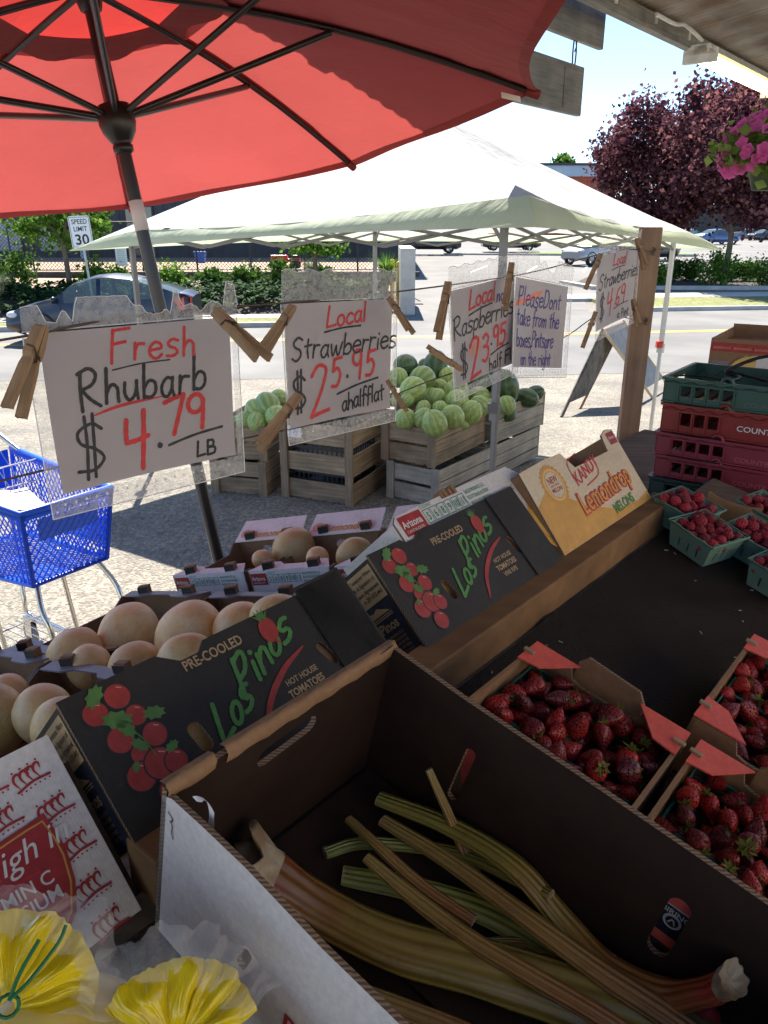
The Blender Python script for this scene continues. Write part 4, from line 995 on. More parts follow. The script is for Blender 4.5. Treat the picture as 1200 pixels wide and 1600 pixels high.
mb = MB(); mb.panel([(0, 0), (.12, 0), (.12, .09), (0, .09)], th=.002, mats=(0, 0, 0)); hand(mb, '4.79', .01, .03, .035, .004, 1, y=-.001)
tag(mb.build('price_card', ['sign_white', 'bin_blue'], None, cm(-.52, -.03, .50, C0, R(-24))), 'small white price card on the tall open crate', 'card')

# watermelons
def melonmat(name, base, dark, freq, wob):
    m, nt, p, out = newmat(name); v = coord(nt); sx = nt.nodes.new('ShaderNodeSeparateXYZ'); nt.links.new(v, sx.inputs[0])
    an = math_n(nt, 'ARCTAN2', sx.outputs[1], sx.outputs[0]); nz = noise_n(nt, v, 22, 4, .65)
    oj = nt.nodes.new('ShaderNodeObjectInfo'); a2 = math_n(nt, 'ADD', math_n(nt, 'ADD', math_n(nt, 'MULTIPLY', an, freq), math_n(nt, 'MULTIPLY', nz, wob)), math_n(nt, 'MULTIPLY', noise_n(nt, v, 3.0, 2), math_n(nt, 'MULTIPLY', oj.outputs['Random'], 14.0))); s_ = math_n(nt, 'SINE', a2)
    n2 = noise_n(nt, v, 60, 4); f = math_n(nt, 'ADD', math_n(nt, 'MULTIPLY', s_, .5), math_n(nt, 'MULTIPLY', n2, .6))
    cc = ramp(nt, f, [(.15, dark), (.45, tuple((a + b) / 2 for a, b in zip(base, dark))), (.7, base)])
    oi = nt.nodes.new('ShaderNodeObjectInfo'); cc = mixc(nt, cc, ramp(nt, oi.outputs['Random'], [(0, (.8, .82, .75)), (1, (1.15, 1.12, 1.0))]), 1, 'MULTIPLY')
    nt.links.new(cc, p.inputs['Base Color']); p.inputs['Roughness'].default_value = .33; MATS[name] = m
melonmat('melon_light', (.42, .50, .19), (.23, .35, .11), 11, 9); melonmat('melon_dark', (.10, .16, .07), (.03, .07, .028), 9, 9); mat('stem_green', (.18, .22, .07), rough=.8)
def wm_mesh(nm, mt, k):
    mb = MB(); vs, fs = ellipsoid_vs(1, 1, k, 28, 18, lambda p: 1 + .012 * math.sin(p.x * 5 + p.y * 4)); mb.add(vs, fs, 0, True); return mb.build(nm, [mt], link=False).data
wml = wm_mesh('watermelon', 'melon_light', 1.06); wmd = wm_mesh('watermelon', 'melon_dark', 1.22)
mb = MB(); mb.tube([(0, 0, -.02), (.01, 0, .05), (.03, .01, .10)], [.05, .035, .05], 7); stem = mb.build('stem', ['stem_green'], link=False).data
def Q4(x, y): return (540 + x / 3.529, 480 + y / 3.529)
heapL = [(330, 615, 62, 5.62, 'leftmost light melon in the front row of the crate'), (430, 612, 62, 5.6, 'light melon in the front row, second from the left'), (490, 640, 74, 5.5, 'striped light melon nearest the front corner of the crate'), (588, 605, 72, 5.72, 'light melon right of the front corner melon'),
 (690, 580, 68, 5.92, 'light melon above the long side of the front crate'), (740, 545, 62, 6.1, 'light melon at the right end of the front crate'), (615, 520, 68, 5.98, 'light melon in the middle of the heap over the front crate'), (520, 565, 50, 5.85, 'small melon half hidden behind the front row'),
 (430, 562, 45, 5.85, 'yellowish small melon peeking over the front row'), (612, 468, 74, 6.2, 'large light melon just under the raspberry sign'), (505, 500, 56, 6.1, 'light melon in the hollow of the heap'), (470, 485, 44, 6.25, 'yellow-green melon deep in the hollow'), (520, 440, 48, 6.45, 'small light melon below the clothespin at the raspberry sign'),
 (735, 490, 56, 6.3, 'yellow-striped melon under the dark ones'), (424, 398, 76, 6.35, 'light melon upper middle of the rear heap'), (372, 455, 78, 6.05, 'biggest light melon at the left of the heap'), (562, 385, 52, 6.6, 'light melon left of the raspberry sign corner'), (290, 388, 58, 6.25, 'light melon beside the tall strawberry sign, upper'),
 (340, 515, 42, 5.95, 'small yellow-green melon below the biggest light one'), (885, 540, 56, 6.15, 'light melon at the near end of the right crate'), (790, 545, 40, 6.2, 'small light melon beside the tent leg'), (275, 510, 34, 5.9, 'light melon beside the tall strawberry sign, lower'), (560, 660, 40, 5.75, 'low melon behind the front corner one'), (640, 640, 46, 5.9, 'low melon against the long side of the front crate')]
heapD = [(330, 322, 70, 6.6, 'dark striped watermelon at the back left of the heap'), (495, 328, 76, 6.7, 'dark striped watermelon at the back beside the clothespin'), (742, 415, 74, 6.55, 'dark watermelon with a red sticker below the raspberry sign'), (880, 443, 86, 6.4, 'largest dark watermelon right of the tent leg'),
 (1000, 500, 58, 6.55, 'dark striped watermelon second from the right end'), (1042, 478, 50, 6.75, 'dark watermelon at the right end of the crate'), (428, 322, 34, 6.9, 'small dark watermelon between the two at the back'), (815, 375, 48, 6.9, 'dark watermelon behind the tent leg'), (905, 590, 40, 6.3, 'low dark watermelon in the right crate')]
rn = random.Random(11)
def melon(px, py, r, y, lb, me, kind, grp):
    p = at_y(px, py, y); tt = y / ray(px, py).y; rad = r / FPX * tt
    t = bpy.data.objects.new('watermelon', me); col.objects.link(t)
    M_ = T(*p) @ Matrix.Rotation(rn.uniform(0, 6), 4, Vector((rn.gauss(0, 1), rn.gauss(0, 1), rn.gauss(0, .4))).normalized()); t.matrix_world = M_ @ Matrix.Scale(rad / 1.04 if kind == 'l' else rad / 1.1, 4) @ Matrix.Diagonal((1, rn.uniform(.95, 1.03), rn.uniform(.93, 1.10), 1)); tag(t, lb, 'watermelon', grp)
    s_ = bpy.data.objects.new('stem', stem); col.objects.link(s_); s_.parent = t; s_.location = (0, 0, 1.05 if kind == 'l' else 1.21)
    return t
for x, y, r, Y, lb in heapL: px, py = Q4(x, y); melon(px, py, r / 3.529, Y, lb, wml, 'l', 'light green melons heaped on the crates')
for x, y, r, Y, lb in heapD: px, py = Q4(x, y); o = melon(px, py, r / 3.529, Y, lb, wmd, 'd', 'dark watermelons heaped on the crates')
for px, py, r, Y, lb in [(418, 634, 21, 5.95, 'light melon in the left crate, at the edge of the strawberry sign'), (432, 650, 19, 5.85, 'lowest light melon in the left crate beside the sign'), (400, 641, 18, 5.95, 'light melon in the middle of the left crate'), (402, 659, 17, 5.85, 'low light melon in the middle of the left crate'), (384, 657, 16, 5.9, 'light melon at the left end of the left crate'), (436, 622, 15, 6.2, 'light melon at the back of the left crate'), (372, 662, 14, 6.0, 'small light melon behind the rhubarb sign edge')]:
    melon(px, py, r, Y, lb, wml, 'l', 'light green melons heaped on the crates')
mb = MB(); mb.lathe([(0, .001), (.013, .001), (.013, 0)], 16); q = at_y(*Q4(758, 446), 6.45 - .14); r_ = ray(*Q4(758, 446)); 
tag(mb.build('sticker', ['clip_red'], None, frame(at_y(*Q4(758, 446), 6.40), Vector((1, 0, .1)), -r_)), 'small red round sticker on a dark watermelon', 'sticker')

# ---------------------------------------------------------------- sandwich board
mat('board_pale', (.26, .25, .22), (.36, .35, .32), 5, .8); mat('board_backlit', (.07, .06, .048), (.17, .15, .12), 9, .85, .4, 50); mat('wood_pine', (.50, .38, .24), (.62, .49, .32), 6, .7, stretch=(1, 1, .1))  # front board and leg darkened in colour to carry their backlit shade
def gz(x, y): return ground_h(y)
a1, a2, b1, b2 = ground_at(877, 652), ground_at(906, 639), ground_at(1020, 622), ground_at(1046, 606)
tp1 = at_y(941, 517, (a1.y + b1.y) / 2); tp2 = at_y(974, 504, (a2.y + b2.y) / 2)
t = thing('sandwich_board', 'folding wooden sandwich board standing by the road', 'sign board', T(2.9, 9.8, -.25)); o_ = Vector((2.9, 9.8, -.25))
def slab(p0, p1, p2, p3, th, m, name, par):
    n = (p1 - p0).cross(p3 - p0).normalized() * th; vs = [p - o_ for p in (p0, p1, p2, p3)]; vs += [v + n for v in vs]
    mb = MB(); mb.add(vs, [(0, 1, 2, 3), (7, 6, 5, 4), (0, 4, 5, 1), (1, 5, 6, 2), (2, 6, 7, 3), (3, 7, 4, 0)]); return mb.build(name, [m], par)
slab(a1.lerp(tp1, .16), a2.lerp(tp2, .16), tp2, tp1, .012, 'board_backlit', 'panel', t); slab(b1.lerp(tp1, .16), b2.lerp(tp2, .16), tp2, tp1, .012, 'board_pale', 'panel', t)
for f_, tp, m_ in ((a1, tp1, 'board_backlit'), (a2, tp2, 'wood_brown'), (b1, tp1, 'wood_pine'), (b2, tp2, 'wood_pine')):
    mb = MB(); mb.tube([f_ - o_, tp - o_ + Vector((0, 0, .02))], .024, 4); mb.build('leg', [m_], t)
mb = MB(); mb.tube([tp1 - o_ + Vector((0, 0, .0)), tp2 - o_], .02, 6); mb.build('hinge_rail', ['wood_brown'], t)

# ---------------------------------------------------------------- shopping cart
mat('plastic_blue', (.01, .11, .72), rough=.35, spec=.5); mat('chrome', (.62, .60, .56), rough=.22, metallic=1.0); mat('wheel_grey', (.2, .2, .2), rough=.6); mat('flyer_white', (.8, .8, .8), rough=.6)
c1 = Vector((-1.365, 2.70, 0)); c2 = Vector((-1.14, 3.02, 0)); dx = (c2 - c1).normalized(); BW = .40
Mc = frame(c1, dx, (0, 0, 1)); Mc.translation = (c1.x, c1.y, 0)   # x across, y backwards (away to the left)
ct = thing('shopping_cart', 'blue plastic mesh shopping cart on chrome frame behind the melon boxes', 'shopping cart', Mc)
def bl(u, v, side): pass
# basket corners: front at y=0, back at y=.8 wider and deeper
zt, zb0, zb1 = .985, .665, .60; BL = .82; EX = .06
def P_(fx, fy_, fz):
    """fx 0..1 across, fy 0..1 back, fz 0..1 up"""
    wd = BW * (1 + .25 * fy_); inset = .03 * (1 - fz); x = BW / 2 + (fx - .5) * (wd - 2 * inset); y = fy_ * BL + (.05 * (1 - fz) if fy_ < .5 else 0) * (1 - fy_ * 2 if fy_ < .5 else 0)
    z = (zb0 + (zb1 - zb0) * fy_) * (1 - fz) + (zt + .03 * fy_) * fz; return Vector((x, y, z))
def lattice(mb, f, U, V, su, sv, r=.0032):
    """diamond net over a patch f(u,v), size U x V metres"""
    st = .034; n = int((U + V) / st) + 2
    for k in range(-n, n):
        for sg_ in (1, -1):
            pts = []
            c = k * st
            # line u = c + sg*v
            v0 = 0; v1 = V
            q = []
            for v in (0, V): q.append((c + sg_ * v * .8, v))
            (ua, va), (ub, vb) = q
            if abs(ub - ua) < 1e-9: continue
            t0, t1 = 0.0, 1.0
            for lo_, hi_ in ((0, U),):
                d = ub - ua; ta, tb = (lo_ - ua) / d, (hi_ - ua) / d
                if ta > tb: ta, tb = tb, ta
                t0, t1 = max(t0, ta), min(t1, tb)
            if t1 - t0 < .02: continue
            A_ = f((ua + (ub - ua) * t0) / U, (va + (vb - va) * t0) / V); B_ = f((ua + (ub - ua) * t1) / U, (va + (vb - va) * t1) / V)
            mb.tube([A_, B_], r, 4, caps=False)
for nm, f, U, V in (('front_panel', lambda u, v: P_(u, 0, v), BW, .32), ('side_panel', lambda u, v: P_(0, u, v), BL, .36), ('side_panel', lambda u, v: P_(1, u, v), BL, .36), ('bottom_panel', lambda u, v: P_(u, v, 0), BW, BL)):
    mb = MB(); lattice(mb, f, U, V, 0, 0)
    mb.tube([f(0, 0), f(1, 0)], .009, 6); mb.tube([f(0, 0), f(0, 1)], .011, 6); mb.tube([f(1, 0), f(1, 1)], .011, 6); mb.tube([f(0, .94), f(1, .94)], .004, 5)
    if nm == 'front_panel': mb.add([f(.15, .58), f(.85, .58), f(.85, .88), f(.15, .88)], [(0, 1, 2, 3)])
    if nm == 'side_panel': 
        for u in (.04, .08): mb.tube([f(u, 0), f(u, 1)], .004, 5)
    mb.build(nm, ['plastic_blue'], ct)
mb = MB(); rim = [P_(0, 1, 1), P_(0, 0, 1), P_(1, 0, 1), P_(1, 1, 1)]; mb.tube(rim, .014, 8); mb.tube([p + Vector((0, 0, -.02)) for p in rim], .010, 6); mb.build('rim', ['plastic_blue'], ct)
mb = MB(); bk = [P_(0, 1, 1), P_(1, 1, 1)]
for k in range(9): a = P_(k / 8, .985, 1); b = P_(k / 8, .70, .55); mb.tube([a, b], .003, 5); 
for k in range(12): a = P_(k / 11, .70, 1.0); b = P_(k / 11, .70, .5); mb.tube([a, b], .0025, 5)
for z in (.5, .75, 1.0): mb.tube([P_(0, .70, z), P_(1, .70, z)], .004, 5)
mb.build('child_seat_frame', ['chrome'], ct)
mb = MB(); mb.add([P_(.05, .985, 1.0), P_(.95, .985, 1.0), P_(.95, .97, .35), P_(.05, .97, .35)], [(0, 1, 2, 3)]); mb.add([P_(.05, .96, .5), P_(.95, .96, .5), P_(.95, .72, .5), P_(.05, .72, .5)], [(0, 1, 2, 3)]); o = mb.build('child_seat', ['plastic_blue'], ct)
mb = MB(); hy = BL + .10; hz = 1.09
mb.tube(catmull([P_(0, .9, 1), (-.04, BL + .04, 1.06), (-.03, hy, hz), (.05, hy + .01, hz)]), .012, 8); mb.build('handle_arm', ['chrome'], ct); mb = MB(); mb.tube(catmull([P_(1, .9, 1), (BW + .04, BL + .04, 1.06), (BW + .03, hy, hz), (BW - .05, hy + .01, hz)]), .012, 8); mb.build('handle_arm', ['chrome'], ct)
mb = MB(); mb.tube([(.0, hy + .01, hz), (BW, hy + .01, hz)], .017, 12); mb.build('handle', ['plastic_blue'], ct)
fr_ = MB()
for x, fx in ((.03, .1), (BW - .03, .9)):
    fr_.tube(catmull([P_(fx, .05, 0), (x, .02, .56), (x, -.02, .48), (x, -.05, .30), (x, -.06, .16)]), .011, 8)
    fr_.tube(catmull([(x - (.04 if fx < .5 else -.04), BL + .04, 1.0), (x - (.04 if fx < .5 else -.04), BL + .04, .5), (x, BL - .02, .25), (x, BL - .05, .17), (x, .5, .17), (x, .1, .18), (x, -.06, .20)]), .012, 8)
    fr_.tube([P_(fx, .45, 0), (x, .42, .5), (x, .36, .2)], .011, 8)
fr_.build('frame', ['chrome'], ct)
rk = MB()
for k in range(9): x = .04 + k * (BW - .08) / 8; rk.tube([(x, -.02, .21), (x, BL - .08, .19)], .0028, 5)
for y in (.0, .22, .44, .66): rk.tube([(.02, y, .20), (BW - .02, y, .20)], .004, 5)
rk.build('under_rack', ['chrome'], ct)
for x in (.03, BW - .03):
    for y in (-.06, BL - .06):
        mb = MB(); mb.lathe([(0, -.012), (.05, -.012), (.058, -.008), (.058, .008), (.05, .012), (0, .012)], 18, M=T(x, y + .03, .06) @ RY(R(90))); wo = mb.build('wheel', ['wheel_grey'], ct)
        mb = MB(); mb.box(-.018, -.014, -.025, .03, -.01, .10, M=T(x, y + .02, .06)); mb.box(.014, .018, -.025, .03, -.01, .10, M=T(x, y + .02, .06)); mb.box(-.018, .018, -.025, .03, .10, .104, M=T(x, y + .02, .06)); mb.build('caster_fork', ['chrome'], wo)
mb = MB(); vs = []
for i in range(5):
    for j in range(5): p = P_(.2 + .15 * i, .45 + .05 * j, .62); vs.append((p.x, p.y, p.z + .02 * math.sin(i * 1.3) + .015 * j))
mb.add(vs, [(i * 5 + j, i * 5 + 5 + j, i * 5 + 6 + j, i * 5 + 1 + j) for i in range(4) for j in range(4)], 0, True)
tag(mb.build('flyer', ['flyer_white'], None, Mc), 'white paper flyer lying in the blue shopping cart', 'flyer')
# ---------------------------------------------------------------- near materials
def loc(M, px, py, ax, val):
    """where the line of sight through a picture point meets a plane of a local frame (for measuring)"""
    Mi = M.inverted(); o = Mi @ Vector((0, 0, CAM_H)); d = Mi.to_3x3() @ ray(px, py); k = (val - o[ax]) / d[ax]; return o + d * k
def cardboard(name, c, c2, rough=.75):
    m, nt, p, out = newmat(name); v = coord(nt)
    n = noise_n(nt, v, 9, 5, .6); cc = ramp(nt, n, [(.3, c), (.7, c2)])
    w_ = nt.nodes.new('ShaderNodeTexWave'); w_.inputs['Scale'].default_value = 95; w_.inputs['Distortion'].default_value = .8; w_.bands_direction = 'X'; nt.links.new(v, w_.inputs['Vector'])
    n2 = noise_n(nt, v, 160, 3); cc = mixc(nt, cc, ramp(nt, n2, [(.3, (.86, .86, .86)), (.7, (1.08, 1.08, 1.08))]), .8, 'MULTIPLY')
    n4 = noise_n(nt, coord(nt, (1, 1, 3)), 4.5, 6, .75); cc = mixc(nt, cc, ramp(nt, n4, [(.28, (.62, .6, .58)), (.45, (1, 1, 1))]), .55, 'MULTIPLY')
    n5 = noise_n(nt, coord(nt, (1, 1, 6)), 26, 5, .7); cc = mixc(nt, cc, tuple(min(.75, x * 1.8 + .05) for x in c2), math_n(nt, 'MULTIPLY', ramp(nt, n5, [(.63, (0, 0, 0)), (.74, (1, 1, 1))]), .35))
    nt.links.new(cc, p.inputs['Base Color']); p.inputs['Roughness'].default_value = rough; p.inputs['Specular IOR Level'].default_value = .3
    h = math_n(nt, 'ADD', math_n(nt, 'MULTIPLY', w_.outputs['Fac'], .07), math_n(nt, 'MULTIPLY', n, 2.0)); bump_n(nt, p, h, .35, .003); MATS[name] = m
cardboard('card_brown', (.24, .135, .07), (.30, .175, .095)); cardboard('card_black', (.026, .023, .019), (.038, .033, .027), .6); cardboard('card_dark', (.045, .028, .02), (.07, .043, .03))
cardboard('card_white', (.60, .57, .55), (.68, .65, .62), .6); cardboard('card_cream', (.62, .50, .34), (.68, .57, .40), .6); cardboard('card_lilac', (.70, .68, .70), (.76, .74, .76), .6)
cardboard('card_sky_sheen', (.17, .19, .24), (.22, .24, .29), .4)  # sky sheen of the dark glossy flaps is put into this colour
def edgemat():
    m, nt, p, out = newmat('card_edge'); v = coord(nt)
    w_ = nt.nodes.new('ShaderNodeTexWave'); w_.inputs['Scale'].default_value = 120; w_.bands_direction = 'DIAGONAL'; w_.inputs['Distortion'].default_value = 3; nt.links.new(v, w_.inputs['Vector'])
    cc = ramp(nt, w_.outputs['Fac'], [(.3, (.10, .062, .038)), (.7, (.27, .175, .105))]); nt.links.new(cc, p.inputs['Base Color']); p.inputs['Roughness'].default_value = .9; MATS['card_edge'] = m
edgemat()
def ink(name, c, wear=1.5, sc_=60, rough=.55): mat(name, c, tuple(min(1, x * wear + .012) for x in c), sc_, rough, lo=.42, hi=.78)
for nm, c, w_ in (('black', (.006, .006, .007), 1.2), ('red', (.52, .016, .018), 1.35), ('purple', (.04, .016, .19), 1.6), ('orange', (.85, .22, .10), 1.1), ('tan', (.40, .27, .14), 1.2), ('green', (.07, .23, .04), 1.3), ('tomato', (.33, .028, .018), 1.35), ('leaf', (.075, .18, .033), 1.3),
    ('light', (.62, .32, .25), 1.1), ('navy', (.008, .012, .03), 1.5), ('dark', (.016, .013, .011), 1.6), ('teal', (.02, .20, .13), 1.4), ('mango', (.60, .31, .05), 1.15), ('lemon', (.70, .46, .12), 1.1), ('crimson', (.32, .016, .016), 1.3), ('gold', (.60, .28, .04), 1.2), ('white', (.68, .66, .62), 1.05), ('bluegrey', (.22, .25, .33), 1.1)): ink('ink_' + nm, c, w_)
mat('paper', (.40, .36, .36), (.44, .395, .395), 3, .5, coat=.15); filmmat('sleeve', (.78, .78, .76), .30, .12, 30); filmmat('sleeve_edge', (.80, .79, .76), .34, .2, 90); filmmat('film_clear', (.85, .85, .85), .22, .08, 18)
woodmat('pin_wood', (.26, .15, .075), (.40, .26, .145), 'Z', .08, grain=90); mat('pin_wire', (.12, .09, .07), rough=.35, metallic=.8)
mat('staple', (.36, .27, .16), rough=.5, metallic=.2); cardboard('flap_red', (.74, .11, .085), (.82, .15, .11), .45)

# ---------------------------------------------------------------- price signs
SG = {'rhub': ([-0.4381, 0.9912, 1.6579], [0.7292, 0.6843, 0.0021], [-0.0009, -0.0021, 1.0]),
 'straw': ([-0.1673, 1.3403, 1.6614], [0.6561, 0.754, -0.0337], [-0.0144, 0.0571, 0.9983]),
 'rasp': ([0.1632, 1.7374, 1.6547], [0.6077, 0.7903, 0.0783], [-0.0891, -0.0302, 0.9956]),
 'please': ([0.3202, 1.9137, 1.6738], [0.6244, 0.7686, -0.1393], [0.0064, 0.1733, 0.9849]),
 's469': ([0.6393, 2.3604, 1.7042], [0.6287, 0.7714, 0.0978], [-0.0803, -0.0606, 0.9949])}
PL, PH = .279, .216
def sign(key, label, strip, words, torn=0):
    o, x, z = SG[key]; M_ = frame(o, x, z); t = thing('price_sign', label, 'sign', M_, 'handwritten signs pegged to the wires')
    def warp(mb):          # paper hangs with a slight belly
        mb.v = [(v[0], v[1] + .006 * math.sin(v[0] / PL * math.pi) * math.cos(v[2] * 9) + .004 * math.sin(v[2] * 14 + v[0] * 5), v[2]) for v in mb.v]
    rn = random.Random(len(label)); mb = MB(); N = 12
    vs = [(PL * i / N, 0, PH * j / N) for i in range(N + 1) for j in range(N + 1)]; mb.add(vs, [(i * (N + 1) + j, (i + 1) * (N + 1) + j, (i + 1) * (N + 1) + j + 1, i * (N + 1) + j + 1) for i in range(N) for j in range(N)], 0, True); warp(mb); mb.build('paper', ['paper'], t)
    up, lf, dn, rt = strip
    mb = MB(); vs = []; N = 16
    for i in range(N + 1):
        for j in range(N + 1): vs.append((-lf + (PL + lf + rt) * i / N, -.0045, -dn + (PH + dn + .004) * j / N))
    mb.add(vs, [(i * (N + 1) + j, (i + 1) * (N + 1) + j, (i + 1) * (N + 1) + j + 1, i * (N + 1) + j + 1) for i in range(N) for j in range(N)], 0, True); warp(mb)
    mb.v = [(v[0], v[1] - .001, v[2]) for v in mb.v]; so_ = mb.build('sleeve', [filmmat('gloss_front', (.7, .7, .7), .035, .1) if 'gloss_front' not in MATS else 'gloss_front'], t)
    # margins of the sleeve: top strip (torn), sides, bottom
    mb = MB(); xs = [-lf]; tops = [PH + up]; n = 46
    prof = []
    n = 150
    for i in range(n + 1):
        u = i / n; x = -lf + (PL + lf + rt) * u; h = up * (.93 + .05 * math.sin(u * 40))
        if torn:
            for (u0, h0), (u1, h1) in zip(torn[:-1], torn[1:]):
                if u0 <= u <= u1: h = h0 + (h1 - h0) * (u - u0) / (u1 - u0 + 1e-9); h += rn.uniform(-1, 1) * (.0016 if h < .03 else .0004)
        prof.append((x, PH + .003 + h))
    for a, b in zip(prof[:-1], prof[1:]):
        mb.add([(a[0], -.003, PH + .003), (b[0], -.003, PH + .003), (b[0], -.003 - .004, b[1]), (a[0], -.003 - .004, a[1])], [(0, 1, 2, 3)], 0, True)
    mb.add([(-lf, -.002, -dn), (PL + rt, -.002, -dn), (PL + rt, -.002, -.002), (-lf, -.002, -.002)], [(0, 1, 2, 3)]); mb.add([(-lf, -.002, 0), (-.002, -.002, 0), (-.002, -.002, PH), (-lf, -.002, PH)], [(0, 1, 2, 3)]); mb.add([(PL + .002, -.002, 0), (PL + rt, -.002, 0), (PL + rt, -.002, PH), (PL + .002, -.002, PH)], [(0, 1, 2, 3)])
    for k in range(18): x = -lf + .02 + k * (PL) / 18; mb.add([(x + .0022 * math.cos(a), -.0026, -dn * .45 + .0022 * math.sin(a)) for a in [q * 1.047 for q in range(6)]], [tuple(range(6))], 1)
    mb.tube([(-lf, -.003, -dn), (PL + rt, -.003, -dn)], .0008, 4, 1); mb.tube([(-lf, -.003, -dn), (-lf, -.003, PH)], .0008, 4, 1); mb.tube([(PL + rt, -.003, -dn), (PL + rt, -.003, PH)], .0008, 4, 1); mb.tube([(-lf, -.003, PH + .003), (PL + rt, -.003, PH + .003)], .0009, 4, 1)
    mb.tube([(p_[0], -.0072, p_[1]) for p_ in prof[::2]], .00055, 4, 1); warp(mb); mb.build('torn_margin', ['sleeve_edge', 'sign_white'], so_)  # thin white line along the torn top is a painted edge highlight
    mb = MB(); words(mb); warp(mb); mb.build('lettering', ['ink_black', 'ink_red', 'ink_purple', 'ink_orange'], t); return M_
def ul(mb, x0, z0, x1, z1, wd, m=0): stroke(mb, [(x0, z0), ((x0 + x1) / 2, (z0 + z1) / 2 + .002), (x1, z1)], wd, m)
def w_rhub(mb):
    hand(mb, 'Fresh', .092, .168, .042, .0045, 1, wsc=1.12, slope=.0, gap=.12); ul(mb, .092, .158, .178, .163, .0022)
    hand(mb, 'Rhubarb', .04, .112, .050, .0052, 0, wsc=1.0, slope=.0); stroke(mb, [(.055, .098), (.1, .107), (.165, .111)], .0048, 1, taper=True)
    hand(mb, '$', .025, .022, .072, .0048, 0, wsc=1.0); hand(mb, '4', .098, .022, .068, .0074, 1, wsc=.9, gap=.05); hand(mb, '.', .15, .038, .04, .0085, 0); hand(mb, '79', .163, .050, .056, .0072, 1, wsc=1.1, slope=.03)
    ul(mb, .168, .036, .258, .050, .0042); hand(mb, 'LB', .212, .010, .024, .0042, 0, wsc=1.2)
def w_straw(mb):
    hand(mb, 'Local', .10, .172, .036, .005, 1, wsc=1.35, slope=.06, gap=.04); ul(mb, .095, .163, .19, .17, .0035)
    hand(mb, 'Strawberries', .015, .118, .04, .0045, 0, wsc=1.27, slope=.02, gap=.04, slant=.1); hand(mb, '$', .01, .03, .062, .0055, 0, wsc=.95); hand(mb, '2', .055, .02, .085, .0075, 1, wsc=1.0, slant=.1); hand(mb, '5', .115, .062, .055, .007, 1, wsc=.95)
    hand(mb, '.', .155, .075, .04, .007, 0); hand(mb, '9', .17, .07, .055, .007, 1, wsc=1.0); hand(mb, '5', .208, .072, .05, .007, 1, wsc=1.0); ul(mb, .13, .046, .243, .066, .0042); hand(mb, 'ahalfflat', .142, .012, .034, .0045, 0, wsc=1.0, slope=.08, gap=.02)
def w_rasp(mb):
    hand(mb, 'Local', .075, .166, .042, .006, 1, wsc=1.25, slope=.05, gap=.04); ul(mb, .075, .152, .175, .165, .0042); hand(mb, 'now', .195, .165, .03, .0045, 2, wsc=1.1)
    hand(mb, 'Raspberries', .008, .108, .046, .0048, 0, wsc=1.15, slope=.07, gap=.04); hand(mb, '$', .03, .02, .066, .0052, 0, wsc=.9); hand(mb, '2', .075, .01, .088, .0085, 1, wsc=.95); hand(mb, '3', .135, .035, .062, .008, 1)
    hand(mb, '.', .175, .065, .04, .006, 0); hand(mb, '95', .185, .058, .05, .0078, 1, wsc=1.05); ul(mb, .175, .042, .255, .056, .0042); hand(mb, 'half Fl', .165, .006, .03, .0045, 0, wsc=1.1, slope=.05)
    for k in range(9): stroke(mb, [(.07 + k * .007, .06 + (k % 3) * .012), (.085 + k * .006, .075 + (k % 4) * .008), (.08 + k * .006, .052 + (k % 2) * .016)], .0024, 3, y=-.0005)
def w_please(mb):
    for k in range(8): stroke(mb, [(.0 + k * .016, .148 + k * .004), (.02 + k * .016, .162 + k * .0045), (.03 + k * .014, .155 + k * .005)], .007, 3, y=-.0005)
    hand(mb, 'PleaseDont', .018, .152, .044, .0042, 2, wsc=1.05, gap=.06); hand(mb, 'take from the', .018, .105, .042, .0042, 2, wsc=.92, gap=.04); hand(mb, 'boxes,Pintsare', .02, .052, .042, .0042, 2, wsc=.82, gap=.03); hand(mb, 'on the right', .045, .006, .036, .004, 2, wsc=.98, gap=.02)
def w_469(mb):
    hand(mb, 'Local', .105, .176, .034, .0045, 1, wsc=1.3, gap=.03); ul(mb, .1, .165, .19, .168, .003); hand(mb, 'Strawberries', .02, .118, .044, .0045, 0, wsc=1.18, slope=.03, gap=.03, slant=.12); hand(mb, '$', .028, .03, .072, .0048, 0, wsc=.85)
    hand(mb, '4', .09, .04, .066, .0065, 1, wsc=.85); hand(mb, '.', .145, .055, .04, .006, 1); hand(mb, '69', .152, .054, .056, .0062, 1, wsc=1.05); ul(mb, .14, .043, .24, .052, .003); hand(mb, 'a Pint', .17, .008, .026, .0036, 0, wsc=1.25, gap=.04)
T1 = [(0, 0.0306), (0.07, 0.0323), (0.09, 0.0127), (0.13, 0.0085), (0.165, 0.0255), (0.2, 0.0085), (0.22, 0.0391), (0.44, 0.0374), (0.46, 0.0255), (0.5, 0.0238), (0.53, 0.0119), (0.6, 0.0102), (0.62, 0.017), (0.645, 0.0085), (0.66, 0.0425), (0.68, 0.0391), (0.7, 0.017), (0.75, 0.0221), (0.8, 0.0085), (0.86, 0.0238), (0.9, 0.017), (0.93, 0.0102), (0.935, 0.0493), (0.985, 0.0467), (1, 0.0127)]
T2_ = [(0, 0.0589), (0.3, 0.0651), (0.34, 0.0341), (0.42, 0.0465), (0.5, 0.0248), (0.6, 0.0186), (0.66, 0.0527), (0.95, 0.0527), (1, 0.0372)]
sign('rhub', 'sign reading Fresh Rhubarb $4.79 LB in a torn plastic sleeve, nearest of the signs', (.052, .02, .03, .012), w_rhub, T1)
sign('straw', 'tall-sleeved sign reading Local Strawberries $25.95 a half flat', (.055, .01, .028, .012), w_straw)
sign('rasp', 'sign reading Local Raspberries $23.95 half flat in a plastic sleeve', (.05, .014, .026, .012), w_rasp)
sign('please', 'sign in purple pen asking not to take from the boxes', (.062, .012, .026, .02), w_please, T2_)
